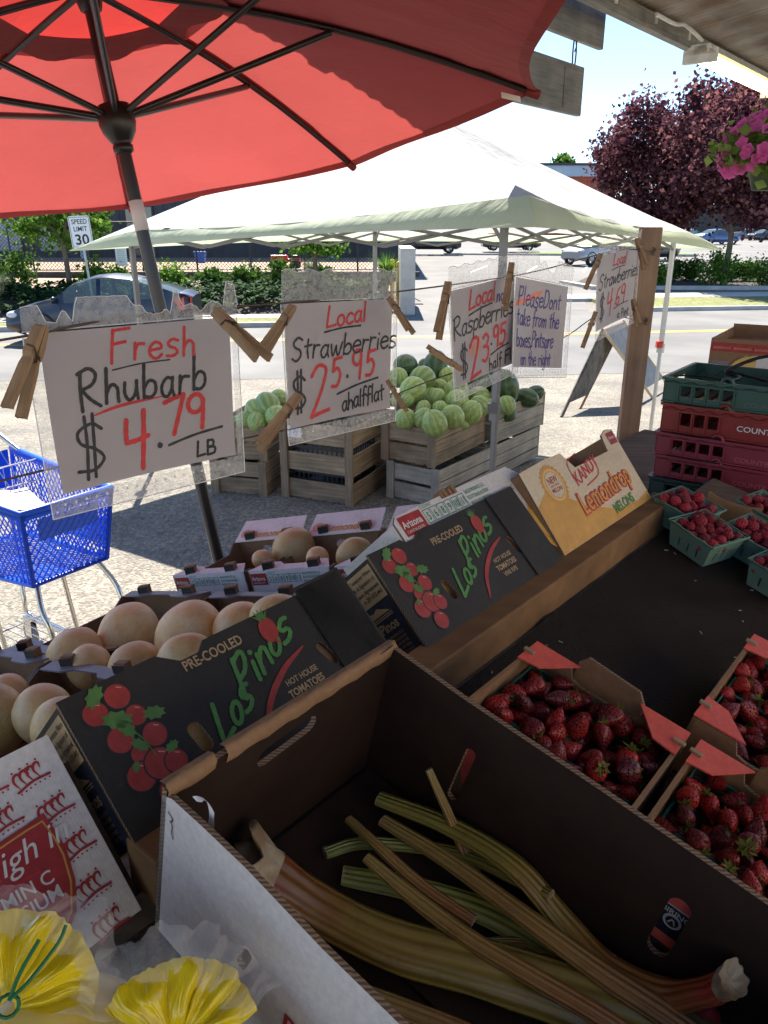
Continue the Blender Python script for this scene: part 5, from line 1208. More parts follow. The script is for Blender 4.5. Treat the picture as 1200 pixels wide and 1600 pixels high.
sign('s469', 'small far sign reading Local Strawberries $4.69 a pint, beside the wooden post', (.045, .012, .026, .012), w_469)

# ---------------------------------------------------------------- clothespins
def pin(a, b, t0, label, t1=None, roll=0.0, both=.010, fac=1):
    A_ = at_t(a[0], a[1], t0); B_ = at_t(b[0], b[1], t1 or t0); L = (B_ - A_).length
    z = (A_ - B_).normalized(); side = VA if roll == 0 else (VA * math.cos(roll) + VB * math.sin(roll))
    M_ = frame(A_, side, z) if abs(z.dot(side)) < .95 else frame(A_, VZ, z); M_ = frame(A_, Vector(M_.col[0][:3]) - z * Vector(M_.col[0][:3]).dot(z), z)
    t = thing('clothespin', label, 'clothespin', M_, 'wooden clothespins on the sign wires'); k = L / .085
    for s_ in (-1, 1):
        mb = MB(); w_ = .0045 * k
        prof = [(.0006, 0), (.0048, -.003), (.0078, -.020), (.0082, -.030), (.0060, -.034), (.0085, -.042), (.0132, -.085), (.0085, -.085), (.0032, -.036), (.0012, -.020)]
        vs = [(s_ * x * k, y, z_ * k) for y in (-w_, w_) for x, z_ in prof]; n = len(prof)
        mb.add(vs, [tuple(range(n)), tuple(range(2 * n - 1, n - 1, -1))] + [(i, (i + 1) % n, n + (i + 1) % n, n + i) for i in range(n)]); mb.build('leg', ['pin_wood'], t, bevel=.0006)
    mb = MB(); mb.tube([(.0035 * k * math.cos(q * .7), -.006 * k + q * .00033 * k, -.033 * k + .0035 * k * math.sin(q * .7)) for q in range(36)], .0008 * k, 5)
    for s_ in (-1, 1): mb.tube([(0, s_ * .006 * k, -.033 * k), (s_ * .0085 * k, s_ * .0058 * k, -.026 * k), (s_ * .009 * k, -s_ * .002 * k, -.024 * k)], .0008 * k, 5)
    mb.build('spring', ['pin_wire'], t)
pin((66, 508), (22, 645), .93, 'big nearest clothespin on the left top of the rhubarb sign', .90, .5)
pin((334, 484), (412, 560), 1.05, 'clothespin on the right top of the rhubarb sign', 1.02, .3)
pin((459, 477), (412, 548), 1.28, 'clothespin on the left top of the tall strawberry sign', 1.24, .4)
pin((607, 464), (642, 518), 1.47, 'clothespin on the right top of the tall strawberry sign', 1.44, .5)
pin((468, 616), (405, 698), 1.30, 'clothespin on the left bottom of the tall strawberry sign', 1.25, .4)
pin((605, 594), (633, 640), 1.50, 'clothespin on the right bottom of the tall strawberry sign', 1.47, .7)
pin((701, 440), (684, 524), 1.63, 'clothespin hanging down on the left top of the raspberry sign', 1.60, .4)
pin((722, 578), (670, 544), 1.62, 'slanted clothespin on the left bottom of the raspberry sign', 1.58, .6)
pin((800, 410), (789, 480), 1.80, 'clothespin where the raspberry and please-do-not signs meet', 1.77, .4)
pin((939, 397), (917, 446), 2.20, 'clothespin on the left top of the farthest sign', 2.16, .4)
pin((931, 487), (912, 538), 2.22, 'clothespin on the left bottom of the farthest sign', 2.18, .4)
pin((995, 372), (1009, 417), 2.36, 'pale clothespin between the farthest sign and the post, top', 2.33, .9)
pin((989, 468), (998, 508), 2.38, 'clothespin between the farthest sign and the post, lower', 2.35, .9)

# ---------------------------------------------------------------- tables of the stand
mat('mat_black', (.028, .022, .019), (.045, .035, .029), 7, .97, .9, 240, .006, lo=.3, hi=.7, spec=.15); mat('dust_white', (.45, .42, .4), rough=.9)
T13 = R(13); Fi = fr(0, .52, 1.40, T13)
t = thing('display_table', 'dark wooden display table sloping toward the viewer', 'table', fr(0, 0, 0))
mb = MB(); mb.box(-.7, 1.98, -1.5, .02, -.03, -.006, M=fr(0, .52, 1.40, T13)); mb.build('table_top', ['wood_old'], t); 
mb.build('x', ['wood_old'], None, link=False)
mb = MB(); mb.box(.29, 1.615, -.0, .05, -.02, .048, M=fr(0, .512, 1.404, R(2))); ro = mb.build('ridge_rail', ['wood_rail'], t, bevel=.003)
mb = MB(); mb.box(1.60, 1.625, -1.4, .0, -.02, .035, M=Fi); mb.build('end_rail', ['wood_rail'], t, bevel=.002)
mb = MB(); mb.box(-.7, 2.0, 0, 1.35, -.02, 0, M=fr(0, .60, 1.262, R(-15))); mb.build('outer_shelf', ['wood_old'], t)
mb = MB(); mb.box(1.64, 2.7, -.7, .30, -.04, 0, M=fr(0, .70, 1.312, 0)); mb.build('end_shelf', ['wood_old'], t)
for s_, b, zz in ((-.6, .5, 1.35), (1.5, .5, 1.35), (2.6, .9, 1.26), (2.6, .1, 1.26), (-.6, 1.8, .92), (1.9, 1.8, .92)): mb = MB(); mb.box(s_ - .04, s_ + .04, b - .04, b + .04, 0, zz); mb.build('leg', ['wood_old'], t)
# children built in stand coordinates already carry the frame: undo the parent's
for ch in list(bpy.data.objects):
    if ch.parent == t and ch.name.split('.')[0] in ('table_top', 'ridge_rail', 'end_rail', 'outer_shelf', 'end_shelf'): ch.matrix_parent_inverse = t.matrix_world.inverted()
mb = MB(); N = 60; rn = random.Random(4); vs = []
for i in range(N + 1):
    for j in range(N // 2 + 1):
        x = -.65 + 2.24 * i / N; y = -.015 - 1.4 * j / (N // 2)
        z = .004 * noise.noise(Vector((x * 3, y * 3, 0))) + .003 * noise.noise(Vector((x * 9, y * 9, 3)))
        d = abs((x - 1.20) * .55 + (y + .13) * .85 - .0); z += .009 * math.exp(-(d / .012) ** 2) * (1 if x > .95 and y > -.4 else 0)
        vs.append((x, y, z))
mb.add(vs, [(i * (N // 2 + 1) + j, i * (N // 2 + 1) + j + 1, (i + 1) * (N // 2 + 1) + j + 1, (i + 1) * (N // 2 + 1) + j) for i in range(N) for j in range(N // 2)], 0, True)
mo = mb.build('table_mat', ['mat_black', 'dust_white'], None, Fi); tag(mo, 'worn black fabric mat covering the sloping display table', 'mat')
mb = MB()
for i in range(46): x, y = rn.uniform(.6, 1.55), rn.uniform(-.6, -.03); a = rn.uniform(0, 3); l = rn.uniform(.001, .004); mb.box(-l, l, -.0007, .0007, .004, .005, M=T(x, y, .002) @ RZ(a))
mb.build('crumbs', ['dust_white'], mo)

# ---------------------------------------------------------------- printed cartons along the ridge
def tomato_art(mb, x0, z0, k=1.0, M=None):
    cs = [(.2, .80, .115), (.52, .86, .12), (.30, .48, .12), (.60, .62, .10), (.42, .28, .09), (.68, .38, .115), (.30, .10, .13), (.56, .12, .145), (.74, .06, .11), (.52, -.15, .12)]
    i = 0
    for cx, cz, r in cs:
        y = -.0006 - i * .00006; mb.decal(ell(x0 + cx * k * .8, z0 + cz * k, (r + .016) * k, (r + .016) * k, 24), 3, y, M); mb.decal(ell(x0 + cx * k * .8, z0 + cz * k, r * k, r * k, 24), 4, y - .00003, M)
        stroke(mb, [(x0 + (cx * .8 + r * .25) * k, z0 + (cz + r * .72) * k), (x0 + (cx * .8 + r * .62) * k, z0 + (cz + r * .48) * k)], .006 * k * 2, 6, y - .00005, M, taper=True); i += 1
    for lx, lz, lr, a in ((.28, .95, .11, .7), (.38, .66, .13, -.4), (.42, .55, .10, -1.2), (.80, .56, .10, -.3), (.46, .36, .08, -1.0), (.78, .2, .07, .3), (.3, .2, .05, 1)):
        c, s_ = math.cos(a), math.sin(a); pts = []
        for q in range(16): th = 2 * math.pi * q / 16; r = lr * (1 + (.22 if q % 2 else -.12)); px_, pz = r * math.cos(th), r * .6 * math.sin(th); pts.append((x0 + (lx * .8 + px_ * c - pz * s_) * k, z0 + (lz + px_ * s_ + pz * c) * k))
        mb.decal(pts, 5, -.0013, M)
    stroke(mb, [(x0 + .33 * k, z0 + .6 * k), (x0 + .42 * k, z0 + .4 * k), (x0 + .45 * k, z0 + .2 * k)], .012 * k, 5, -.0014, M)
PR = ['card_black', 'card_brown', 'card_edge', 'ink_dark', 'ink_tomato', 'ink_leaf', 'ink_light', 'ink_tan', 'ink_green', 'ink_navy', 'card_black', 'ink_white', 'ink_red']
def pinos_carton(label, s0, L, Hh, D, tau, full_flap, art_x, text_x, b0=.545, z0=1.452):
    M_ = fr(s0, b0, z0, -R(tau)); t = thing('produce_carton', label, 'carton', M_, 'black printed tomato cartons on the ridge')
    mb = MB(); low = Hh * .955
    outer = [(0, 0), (L, 0), (L, Hh), (L * .83, Hh), (L * .815, low), (L * .44, low), (L * .43, low), (L * .40, low * .93), (L * .34, low * .93), (L * .28, Hh), (0, Hh)] if full_flap else [(0, 0), (L, 0), (L, Hh), (L * .30, Hh), (L * .27, Hh * .95), (L * .21, Hh * .95), (L * .19, Hh), (0, Hh)]
    h1 = slot(text_x + L * .0 - .016, Hh * .36, .036, .017, R(90 + 8)); h2 = slot(L * .78, Hh * .42, .036, .014, R(90 + 18))
    mb.panel(outer, [h1, h2], .004, mats=(0, 1, 2))
    if full_flap: mb.decal([(L * .80, .004), (L - .001, .002), (L - .001, Hh - .001), (L * .80, Hh - .003)], 10, -.003); mb.box(L * .80, L + .002, -.003, -.0005, 0, Hh + .002, 0)
    else: mb.box(L * .79, L + .002, -.003, -.0005, 0, Hh + .001, 0)
    tomato_art(mb, art_x, Hh * .26, Hh * .70)
    tx = text_x; k = Hh / .155
    typed(mb, 'PRE-COOLED', tx + .008, Hh * .80, .0165 * k, 7, wsc=.82, bold=.02)
    hand(mb, 'Los', tx + .002, Hh * .22, .040 * k, .0054 * k, 8, wsc=1.0, slope=.42, slant=.22, gap=.05, y=-.001, jit=0); hand(mb, 'Pinos', tx + .052 * k, Hh * .42, .041 * k, .0056 * k, 8, wsc=1.15, slope=.40, slant=.22, gap=.05, y=-.001, jit=0)
    # tomato used as the mark over the last letter
    ax_, az = tx + .128 * k, Hh * .80; mb.decal(ell(ax_, az, .0125 * k, .0165 * k, 20, -.2), 4, -.0012); mb.decal([(ax_ + .004, az - .016 * k), (ax_ + .006, az - .024 * k), (ax_ - .004, az - .012)], 4, -.0012)
    for a in (-.9, -.45, 0, .45, .9): mb.decal([(ax_ - .004, az + .013 * k), (ax_ + .004, az + .013 * k), (ax_ + .016 * k * math.sin(a), az + (.014 + .016 * math.cos(a)) * k)], 5, -.0014 - abs(a) * .0001)
    stroke(mb, [(tx + .05 * k, Hh * .08), (tx + .075 * k, Hh * .30), (tx + .115 * k, Hh * .47), (tx + .158 * k, Hh * .56)], .008 * k, 4, -.0011, taper=True, n=8)
    typed(mb, 'HOT HOUSE', tx + .108 * k, Hh * .345, .0105 * k, 7, wsc=.85, bold=.02); typed(mb, 'TOMATOES', tx + .104 * k, Hh * .255, .0125 * k, 7, wsc=.85, bold=.03); typed(mb, 'VINE RIPE', tx + .112 * k, Hh * .175, .0105 * k, 7, wsc=.85, bold=.02)
    mb.build('front_panel', PR, t)
    e = MB(); e.box(L * .68, L * .9, .008, .010, .02, Hh * .8, 1); e.build('inner_flap', PR, t)
    # left end with the paper label and navy logo (seen from the left)
    e = MB(); Me = Matrix(((0, 1, 0, 0), (-1, 0, 0, 0), (0, 0, 1, 0), (0, 0, 0, 1)))     # panel x -> -y ... faces left
    Me = T(0, D, 0) @ RZ(R(-90)); Hl = Hh - .004
    e.panel([(0, 0), (D - .004, 0), (D - .004, Hl), (0, Hl)], [], .004, Me, (0, 1, 2))
    e.decal([(.002, .004), (D - .01, .004), (D - .01, Hl * .60), (.002, Hl * .60)], 9, -.0005, Me); e.decal([(.02, Hl * .62), (D - .008, Hl * .62), (D - .008, Hl * .96), (.02, Hl * .96)], 7, -.0005, Me)
    for q, tx_ in enumerate(['Fresh Tomatoes Were', 'Imported By A Signatory of', 'A Suspension Agreement', 'A-201-820-443']): typed(e, tx_, D - .012, Hl * (.885 - q * .072), .0092, 3, Me, wsc=.85, bold=.01, y=-.0009, align='RIGHT')
    typed(e, 'Los Pinos', D - .02, Hl * .33, .021, 7, Me, bold=.02, y=-.0009, align='RIGHT', wsc=.95); e.decal([(D - .085, Hl * .50), (D - .02, Hl * .50), (D - .045, Hl * .575), (D - .055, Hl * .55), (D - .065, Hl * .565)], 7, -.0009, Me)
    for q in (.475, .455): e.decal([(D - .09, Hl * q), (D - .018, Hl * q), (D - .018, Hl * (q + .009)), (D - .09, Hl * (q + .009))], 7, -.0009, Me)
    for q in range(5): typed(e, 'SWEET TOMATO PRODUCE DE MEXICO'[q * 2:q * 2 + 22], D - .02, Hl * (.26 - q * .045), .0058, 7, Me, y=-.0009, align='RIGHT')
    e.build('end_panel', PR, t)
    e = MB(); e.panel([(0, 0), (D - .004, 0), (D - .004, Hl), (0, Hl)], [], .004, T(L, .004, 0) @ RZ(R(90)), (0, 1, 2)); e.build('end_panel', PR, t)
    e = MB(); e.box(.004, L - .004, .004, D, 0, .004, 1); e.build('base_panel', PR, t)
    e = MB(); e.panel([(.004, .004), (L - .004, .004), (L - .004, Hl * .95), (.004, Hl * .95)], [], .004, T(0, D, 0), (1, 0, 2)); e.build('back_panel', PR, t)
    return M_
MP1 = pinos_carton('near black tomato carton with vine tomatoes and green script, behind the rhubarb box', .292, .405, .158, .16, 47, True, .010, .128)
MP2 = pinos_carton('second black tomato carton with navy end panel, right of the near one', .758, .39, .157, .16, 45, False, .008, .122)
CT = ['card_white', 'card_brown', 'card_edge', 'ink_crimson', 'ink_teal', 'ink_mango', 'ink_lemon', 'ink_red', 'ink_white', 'card_cream', 'ink_gold', 'ink_green', 'ink_light']
def arizona(mb, x, z, k, M=None, y=-.0007):
    mb.decal([(x, z - .003 * k), (x + .043 * k, z - .003 * k), (x + .043 * k, z + .0235 * k), (x, z + .0235 * k)], 3, y, M); typed(mb, 'Arizona', x + .002 * k, z + .0075 * k, .0130 * k, 8, M, wsc=.88, bold=.02, y=y - .0003); typed(mb, 'CANTALOUPE', x + .003 * k, z + .0005 * k, .0052 * k, 8, M, y=y - .0003)
    typed(mb, 'COUNT', x + .046 * k, z + .022 * k, .0062 * k, 4, M, y=y)
    for i, c in enumerate(['5', '6', '8', '9', '10', '11']):
        X = x + (.046 + i * .0148) * k
        for q in ((X, z + .001 * k, X + .0130 * k, z + .0020 * k), (X, z + .0190 * k, X + .0130 * k, z + .0200 * k), (X, z + .001 * k, X + .0010 * k, z + .0200 * k), (X + .0120 * k, z + .001 * k, X + .0130 * k, z + .0200 * k)): mb.decal([(q[0], q[1]), (q[2], q[1]), (q[2], q[3]), (q[0], q[3])], 4, y, M)
        typed(mb, c, X + .0065 * k, z + .0050 * k, .0150 * k, 4, M, wsc=.72, bold=.015, align='CENTER', y=y - .0001)
    for q, s_ in enumerate(['EAGLE PRODUCE, LLC', 'SCOTTSDALE AZ 85260', 'PRODUCE OF U.S.A.']): typed(mb, s_, x + .138 * k, z + (.0165 - q * .0088) * k, .0074 * k, 4, M, y=y, wsc=.62 + .08 * (q == 2), bold=.015)
# white carton standing behind the second black one
M_ = fr(.845, .572, 1.474, -R(45)); t = thing('produce_carton', 'white melon carton with green numbers showing behind the second black carton', 'carton', M_)
mb = MB(); L, Hh = .36, .158
mb.panel([(0, Hh * .58), (L * .68, Hh * .58), (L * .68, 0), (L, 0), (L, Hh * .90), (L * .93, Hh + .004), (L * .55, Hh + .004), (.01, Hh), (0, Hh * .94)], [], .004, mats=(0, 1, 2)); arizona(mb, .010, Hh - .034, 1.30)
mb.decal(ell(.335, .035, .03, .05, 20), 5); mb.decal(ell(.335, .04, .02, .035, 20), 6, -.0010); typed(mb, 'LLC', .30, Hh - .04, .012, 4, bold=.01); mb.build('front_panel', CT, t)
for x in (0, L - .004): mb = MB(); mb.box(x, x + .004, .004, .15, 0, Hh * .94, 0); mb.build('end_panel', CT, t)
mb = MB()
for k in range(7): mb.box(.13 + k * .006, .1345 + k * .006, -.004 - .002 * (k % 2), .02, Hh - .004, Hh + .006 + .003 * (k % 3), 1)
mb.build('tucked_tab', CT, t); mb = MB(); mb.box(.004, L - .004, .146, .15, 0, Hh * .9, 1); mb.build('back_panel', CT, t)
# lemondrop carton
M_ = fr(1.17, .548, 1.453, -R(38)); t = thing('produce_carton', 'cream and yellow melon carton with sunburst badge, nearest the wooden post', 'carton', M_)
mb = MB(); L, Hh = .40, .172; mb.panel([(0, 0), (L, 0), (L, Hh * 1.0), (L * .93, Hh * 1.03), (L * .86, Hh * .98), (L * .84, Hh * .77), (L * .46, Hh * .77), (L * .40, Hh * .99), (.10, Hh * 1.0), (0, Hh * .97)], [], .004, mats=(9, 1, 2))
yl = [(0.001, .001), (L - .001, .001), (L - .001, .02), (L * .86, .012), (L * .62, .020), (L * .46, .045), (L * .36, Hh * .35), (L * .22, Hh * .58), (L * .10, Hh * .66), (.001, Hh * .56)]
mb.decal(yl, 5, -.0005)
bx, bz = .085, Hh * .70; mb.decal([(bx + (.043 if q % 2 else .036) * math.cos(q * math.pi / 24), bz + (.043 if q % 2 else .036) * math.sin(q * math.pi / 24)) for q in range(48)], 10, -.0009); mb.decal([(bx + (.0425 if q % 2 else .0345) * math.cos(q * math.pi / 24), bz + (.0425 if q % 2 else .0345) * math.sin(q * math.pi / 24)) for q in range(48)], 7, -.0008)
mb.decal(ell(bx, bz, .033, .033, 30), 6, -.0011); mb.decal(ell(bx, bz, .0275, .0275, 30), 7, -.0012); mb.decal(ell(bx, bz, .0265, .0265, 30), 9, -.0013); typed(mb, 'NEW', bx, bz + .004, .018, 3, bold=.02, align='CENTER', y=-.0016, wsc=.85); typed(mb, 'AND SWEET', bx, bz - .003, .006, 3, align='CENTER', y=-.0016); typed(mb, 'MELON!', bx, bz - .014, .0115, 3, bold=.02, align='CENTER', y=-.0016, wsc=.9)
typed(mb, 'KANDY', .158, Hh * .56, .037, 7, bold=.012, rot=R(10), slant=.15, y=-.0010, wsc=.9); stroke(mb, [(.158, Hh * .66), (.165, Hh * .86), (.21, Hh * .92)], .0022, 7, -.001); stroke(mb, [(.19, Hh * .52), (.25, Hh * .58), (.265, Hh * .72)], .0026, 7, -.001)
for (m_, bd, yy) in ((7, .055, -.0016), (10, .012, -.0022)): typed(mb, 'Lemondrop', .128, Hh * .245, .060, m_, bold=bd, rot=R(3), slant=.12, y=yy, wsc=.82)
typed(mb, 'MELONS', .235, Hh * .07, .029, 11, bold=.02, rot=R(2), slant=.1, y=-.0014, wsc=.85); mb.decal([(.362, Hh * .82), (.395, Hh * .82), (.395, Hh * .98), (.362, Hh * .98)], 3, -.0010); typed(mb, 'Arizona', .364, Hh * .89, .0095, 8, y=-.0014, bold=.02, wsc=.85)
mb.build('front_panel', CT, t)
for x in (0, L - .004): mb = MB(); mb.box(x, x + .004, .004, .17, 0, Hh * .96, 1); mb.build('end_panel', CT, t)
mb = MB(); mb.panel([(.004, 0), (L - .004, 0), (L - .004, Hh * 1.02), (.004, Hh * .93)], [], .004, T(0, .15, 0), (1, 1, 2)); mb.box(L * .2, L * .96, .125, .165, Hh * .985, Hh * .995, 0); mb.build('back_panel', CT, t)
mb = MB(); mb.box(L * .55, L * .62, .14, .17, Hh * .98, Hh * 1.05, 1); mb.build('tucked_tab', CT, t, bevel=.004)
# crown carton
s_, b_, z_ = .275, .520, 1.403; Lc = .40; M_ = fr(s_ - Lc, b_, z_, -R(45)); t = thing('produce_carton', 'white carton with red crowns and a red shield at the lower left', 'carton', M_)
mb = MB(); Hc = .1875; mb.panel([(0, 0), (Lc, 0), (Lc, Hc), (0, Hc)], [], .004, mats=(0, 1, 2))
def crown(cx, cz, k, rot):
    c, s__ = math.cos(rot), math.sin(rot)
    def P(x, z): return (cx + (x * c - z * s__) * k, cz + (x * s__ + z * c) * k)
    for i in range(4): x0 = -.8 + i * .42; stroke(mb, [P(x0, -.3), P(x0 - .12, .2), P(x0 + .05, .52), P(x0 + .3, .5), P(x0 + .26, .15)], .17 * k, 3, -.0008 - i * 1e-4, taper=True)
    stroke(mb, [P(-1, -.45), P(0, -.32), P(1, -.45)], .15 * k, 3, -.0014)
    for i in range(7): mb.decal(ell(*P(-.9 + i * .3, -.62 + .06 * (1 - abs(i - 3) / 3)), .06 * k, .06 * k, 8), 3, -.0008)
    for i in range(4): mb.decal(ell(*P(-.75 + i * .5, .74), .07 * k, .07 * k, 8), 3, -.0008)
    stroke(mb, [P(0, .2), P(0, .6)], .08 * k, 3, -.0016); stroke(mb, [P(-.15, .42), P(.15, .42)], .08 * k, 3, -.0017)
def cl(px, py): q = loc(M_, px, py, 1, 0); return (q.x, q.z)
for px, py in ((47, 1214), (86, 1264), (120, 1322), (143, 1388), (172, 1444), (4, 1285), (-20, 1235), (-40, 1300)): cx, cz = cl(px, py); crown(cx, cz, .0158, .1)
shd = [cl(*q) for q in ((67, 1271), (88, 1300), (104, 1330), (117, 1375), (119, 1425), (100, 1470), (-60, 1540), (-90, 1380), (0, 1316), (40, 1290))]; mb.decal(shd, 3, -.0019)
stroke(mb, [cl(*q) for q in ((0, 1326), (40, 1299), (65, 1284), (83, 1308), (98, 1336), (110, 1378), (111, 1424), (95, 1462))], .0017, 10, -.0022, smooth=False)
q0 = cl(-36, 1402); typed(mb, 'High in', q0[0], q0[1], .030, 8, slant=.35, y=-.0022, rot=R(2)); q1 = cl(2, 1400); q2 = cl(62, 1362); stroke(mb, [q1, ((q1[0] + q2[0]) / 2, (q1[1] + q2[1]) / 2 + .001), q2], .0012, 7, -.0023)
q0 = cl(82, 1370); typed(mb, 'VITAMIN C', q0[0], q0[1] - .004, .0165, 8, bold=.01, y=-.0022, align='RIGHT'); q0 = cl(94, 1390); typed(mb, 'POTASSIUM', q0[0], q0[1] - .006, .0165, 8, bold=.01, y=-.0022, align='RIGHT')
mb.build('front_panel', CT, t)
mb = MB(); mb.box(Lc - .004, Lc, .004, .055, .002, Hc - .002, 1); mb.build('end_panel', CT, t); mb = MB(); mb.box(0, Lc - .004, .004, .012, .002, .004, 1); mb.box(0, Lc - .03, .006, .055, Hc - .006, Hc - .003, 0); mb.build('top_flap', CT, t)
mb = MB(); mb.box(Lc + .004, Lc + .012, .02, .06, .01, Hc - .03, 0); tag(mb.build('cardboard_divider', ['card_dark'], None, M_), 'dark torn cardboard strip between the crown carton and the near black carton', 'cardboard')

# ---------------------------------------------------------------- melon cartons on the outer slope
mat('melon_skin', (.62, .36, .17), (.70, .46, .25), 5, .42, .12, 40, .004, lo=.25, hi=.75); 
def skin(name, a, b, c, webbed=0):
    m, nt, p, out = newmat(name); v = coord(nt); n = noise_n(nt, v, 1.6, 5, .6); cc = ramp(nt, n, [(.3, a), (.5, b), (.72, c)])
    n2 = noise_n(nt, v, 14, 6, .7); cc = mixc(nt, cc, ramp(nt, n2, [(.54, (1, 1, 1)), (.62, (.80, .62, .46)), (.72, (.70, .52, .38))]), .4, 'MULTIPLY')
    oi = nt.nodes.new('ShaderNodeObjectInfo'); cc = mixc(nt, cc, ramp(nt, oi.outputs['Random'], [(0, (.90, .86, .80)), (1, (1.08, 1.08, 1.06))]), 1, 'MULTIPLY')
    if webbed:
        vo = nt.nodes.new('ShaderNodeTexVoronoi'); vo.feature = 'DISTANCE_TO_EDGE'; vo.inputs['Scale'].default_value = 13; nt.links.new(coord(nt, (1, 1, .5)), vo.inputs['Vector'])
        cc = mixc(nt, cc, ramp(nt, vo.outputs['Distance'], [(.0, (.55, .42, .28)), (.06, (1, 1, 1))]), webbed, 'MULTIPLY')
    nt.links.new(cc, p.inputs['Base Color']); p.inputs['Roughness'].default_value = .38; bump_n(nt, p, n2, .15, .02); MATS[name] = m
skin('melon_peach', (.72, .44, .18), (.80, .56, .27), (.84, .67, .40)); skin('melon_webbed', (.58, .42, .16), (.66, .50, .22), (.70, .58, .33), .6)
def wm2(nm, mt, k, web=0):
    mb = MB(); mb.add(*ellipsoid_vs(1, 1, k, 36, 24, lambda p: (1 + .015 * math.sin(p.x * 4 + p.y * 3) + .01 * math.sin(p.z * 6)) * (1 - .045 * math.exp(-((p.x ** 2 + p.y ** 2) / .012)))), m=0, smooth=True)
    mb.lathe([(0, .0), (.05, .004), (.07, .0)], 12, 1, T(0, 0, k * .955)); return mb.build(nm, [mt, 'ink_tan'], link=False).data
mm1 = wm2('melon', 'melon_peach', 1.10); mm2 = wm2('melon', 'melon_webbed', 1.08)
TO = math.tan(R(15))
def rim_hit(px, py, up=0.0):
    r = ray(px, py); zz0 = 1.172 + up; t_ = (zz0 + 1.459 * TO - CAM_H) / (r.z + r.dot(VB) * TO); return t_, Vector((0, 0, CAM_H)) + r * t_
def pmelon(px, py, r, lb, me=mm1, up=.02, ax=None):
    t_, p = rim_hit(px, py, up); o = bpy.data.objects.new('melon', me); col.objects.link(o); rr = r / FPX * t_ / 1.05
    o.matrix_world = T(*p) @ Matrix.Rotation(rn.uniform(.9, 2.0), 4, Vector((rn.uniform(-1, 1), rn.uniform(-1, 1), 0)).normalized()) @ RZ(rn.uniform(0, 6)) @ Matrix.Scale(rr, 4); tag(o, lb, 'melon', 'peach-coloured melons in the cartons'); return o
rn = random.Random(31)
for a in [(-14, 1128, 58, 'webbed yellow melon cut by the left edge of the picture', mm2), (68, 1116, 47, 'smooth peach melon right of the webbed one at the left edge'), (99, 1136, 51, 'peach melon against the near black carton, front row'), (14, 1082, 31, 'peach melon behind the webbed one at the left edge'),
          (117, 1024, 44, 'pale melon at the outer end of the middle carton'), (141, 1042, 36, 'low melon in front of the pale one at the outer end'), (202, 990, 49, 'tall peach melon at the outer back corner of the middle carton'), (297, 993, 55, 'largest peach melon with a red blemish, middle carton'),
          (212, 1043, 42, 'peach melon at the front of the middle carton, left'), (291, 1033, 46, 'peach melon with a stem scar at the front of the middle carton'), (377, 982, 44, 'peach melon right of the largest one'), (436, 977, 50, 'webbed melon half behind the step of the near black carton', mm2), (347, 1048, 44, 'melon peeking over the lettering side of the near black carton')]:
    pmelon(a[0], a[1], a[2], a[3], a[4] if len(a) > 4 else mm1, .0)
for a in [(459, 858, 35, 'yellow webbed melon in the farthest carton row, left', mm2), (410, 874, 16, 'small top of a melon left of the yellow webbed one'), (496, 872, 19, 'melon top behind the white printed carton end'), (555, 868, 30, 'orange-tinged melon in the farthest row, right', mm2)]:
    pmelon(a[0], a[1], a[2], a[3], a[4] if len(a) > 4 else mm1, .0)
p = at_t(281, 1012, rim_hit(281, 1012)[0] - .052)
mb = MB(); mb.lathe([(.0, .002), (.009, .0015), (.010, 0)], 16); tag(mb.build('sticker', ['clip_red'], None, frame(p, Vector((1, 0, 0)), -ray(281, 1012))), 'small orange-red sticker on the largest peach melon', 'sticker')
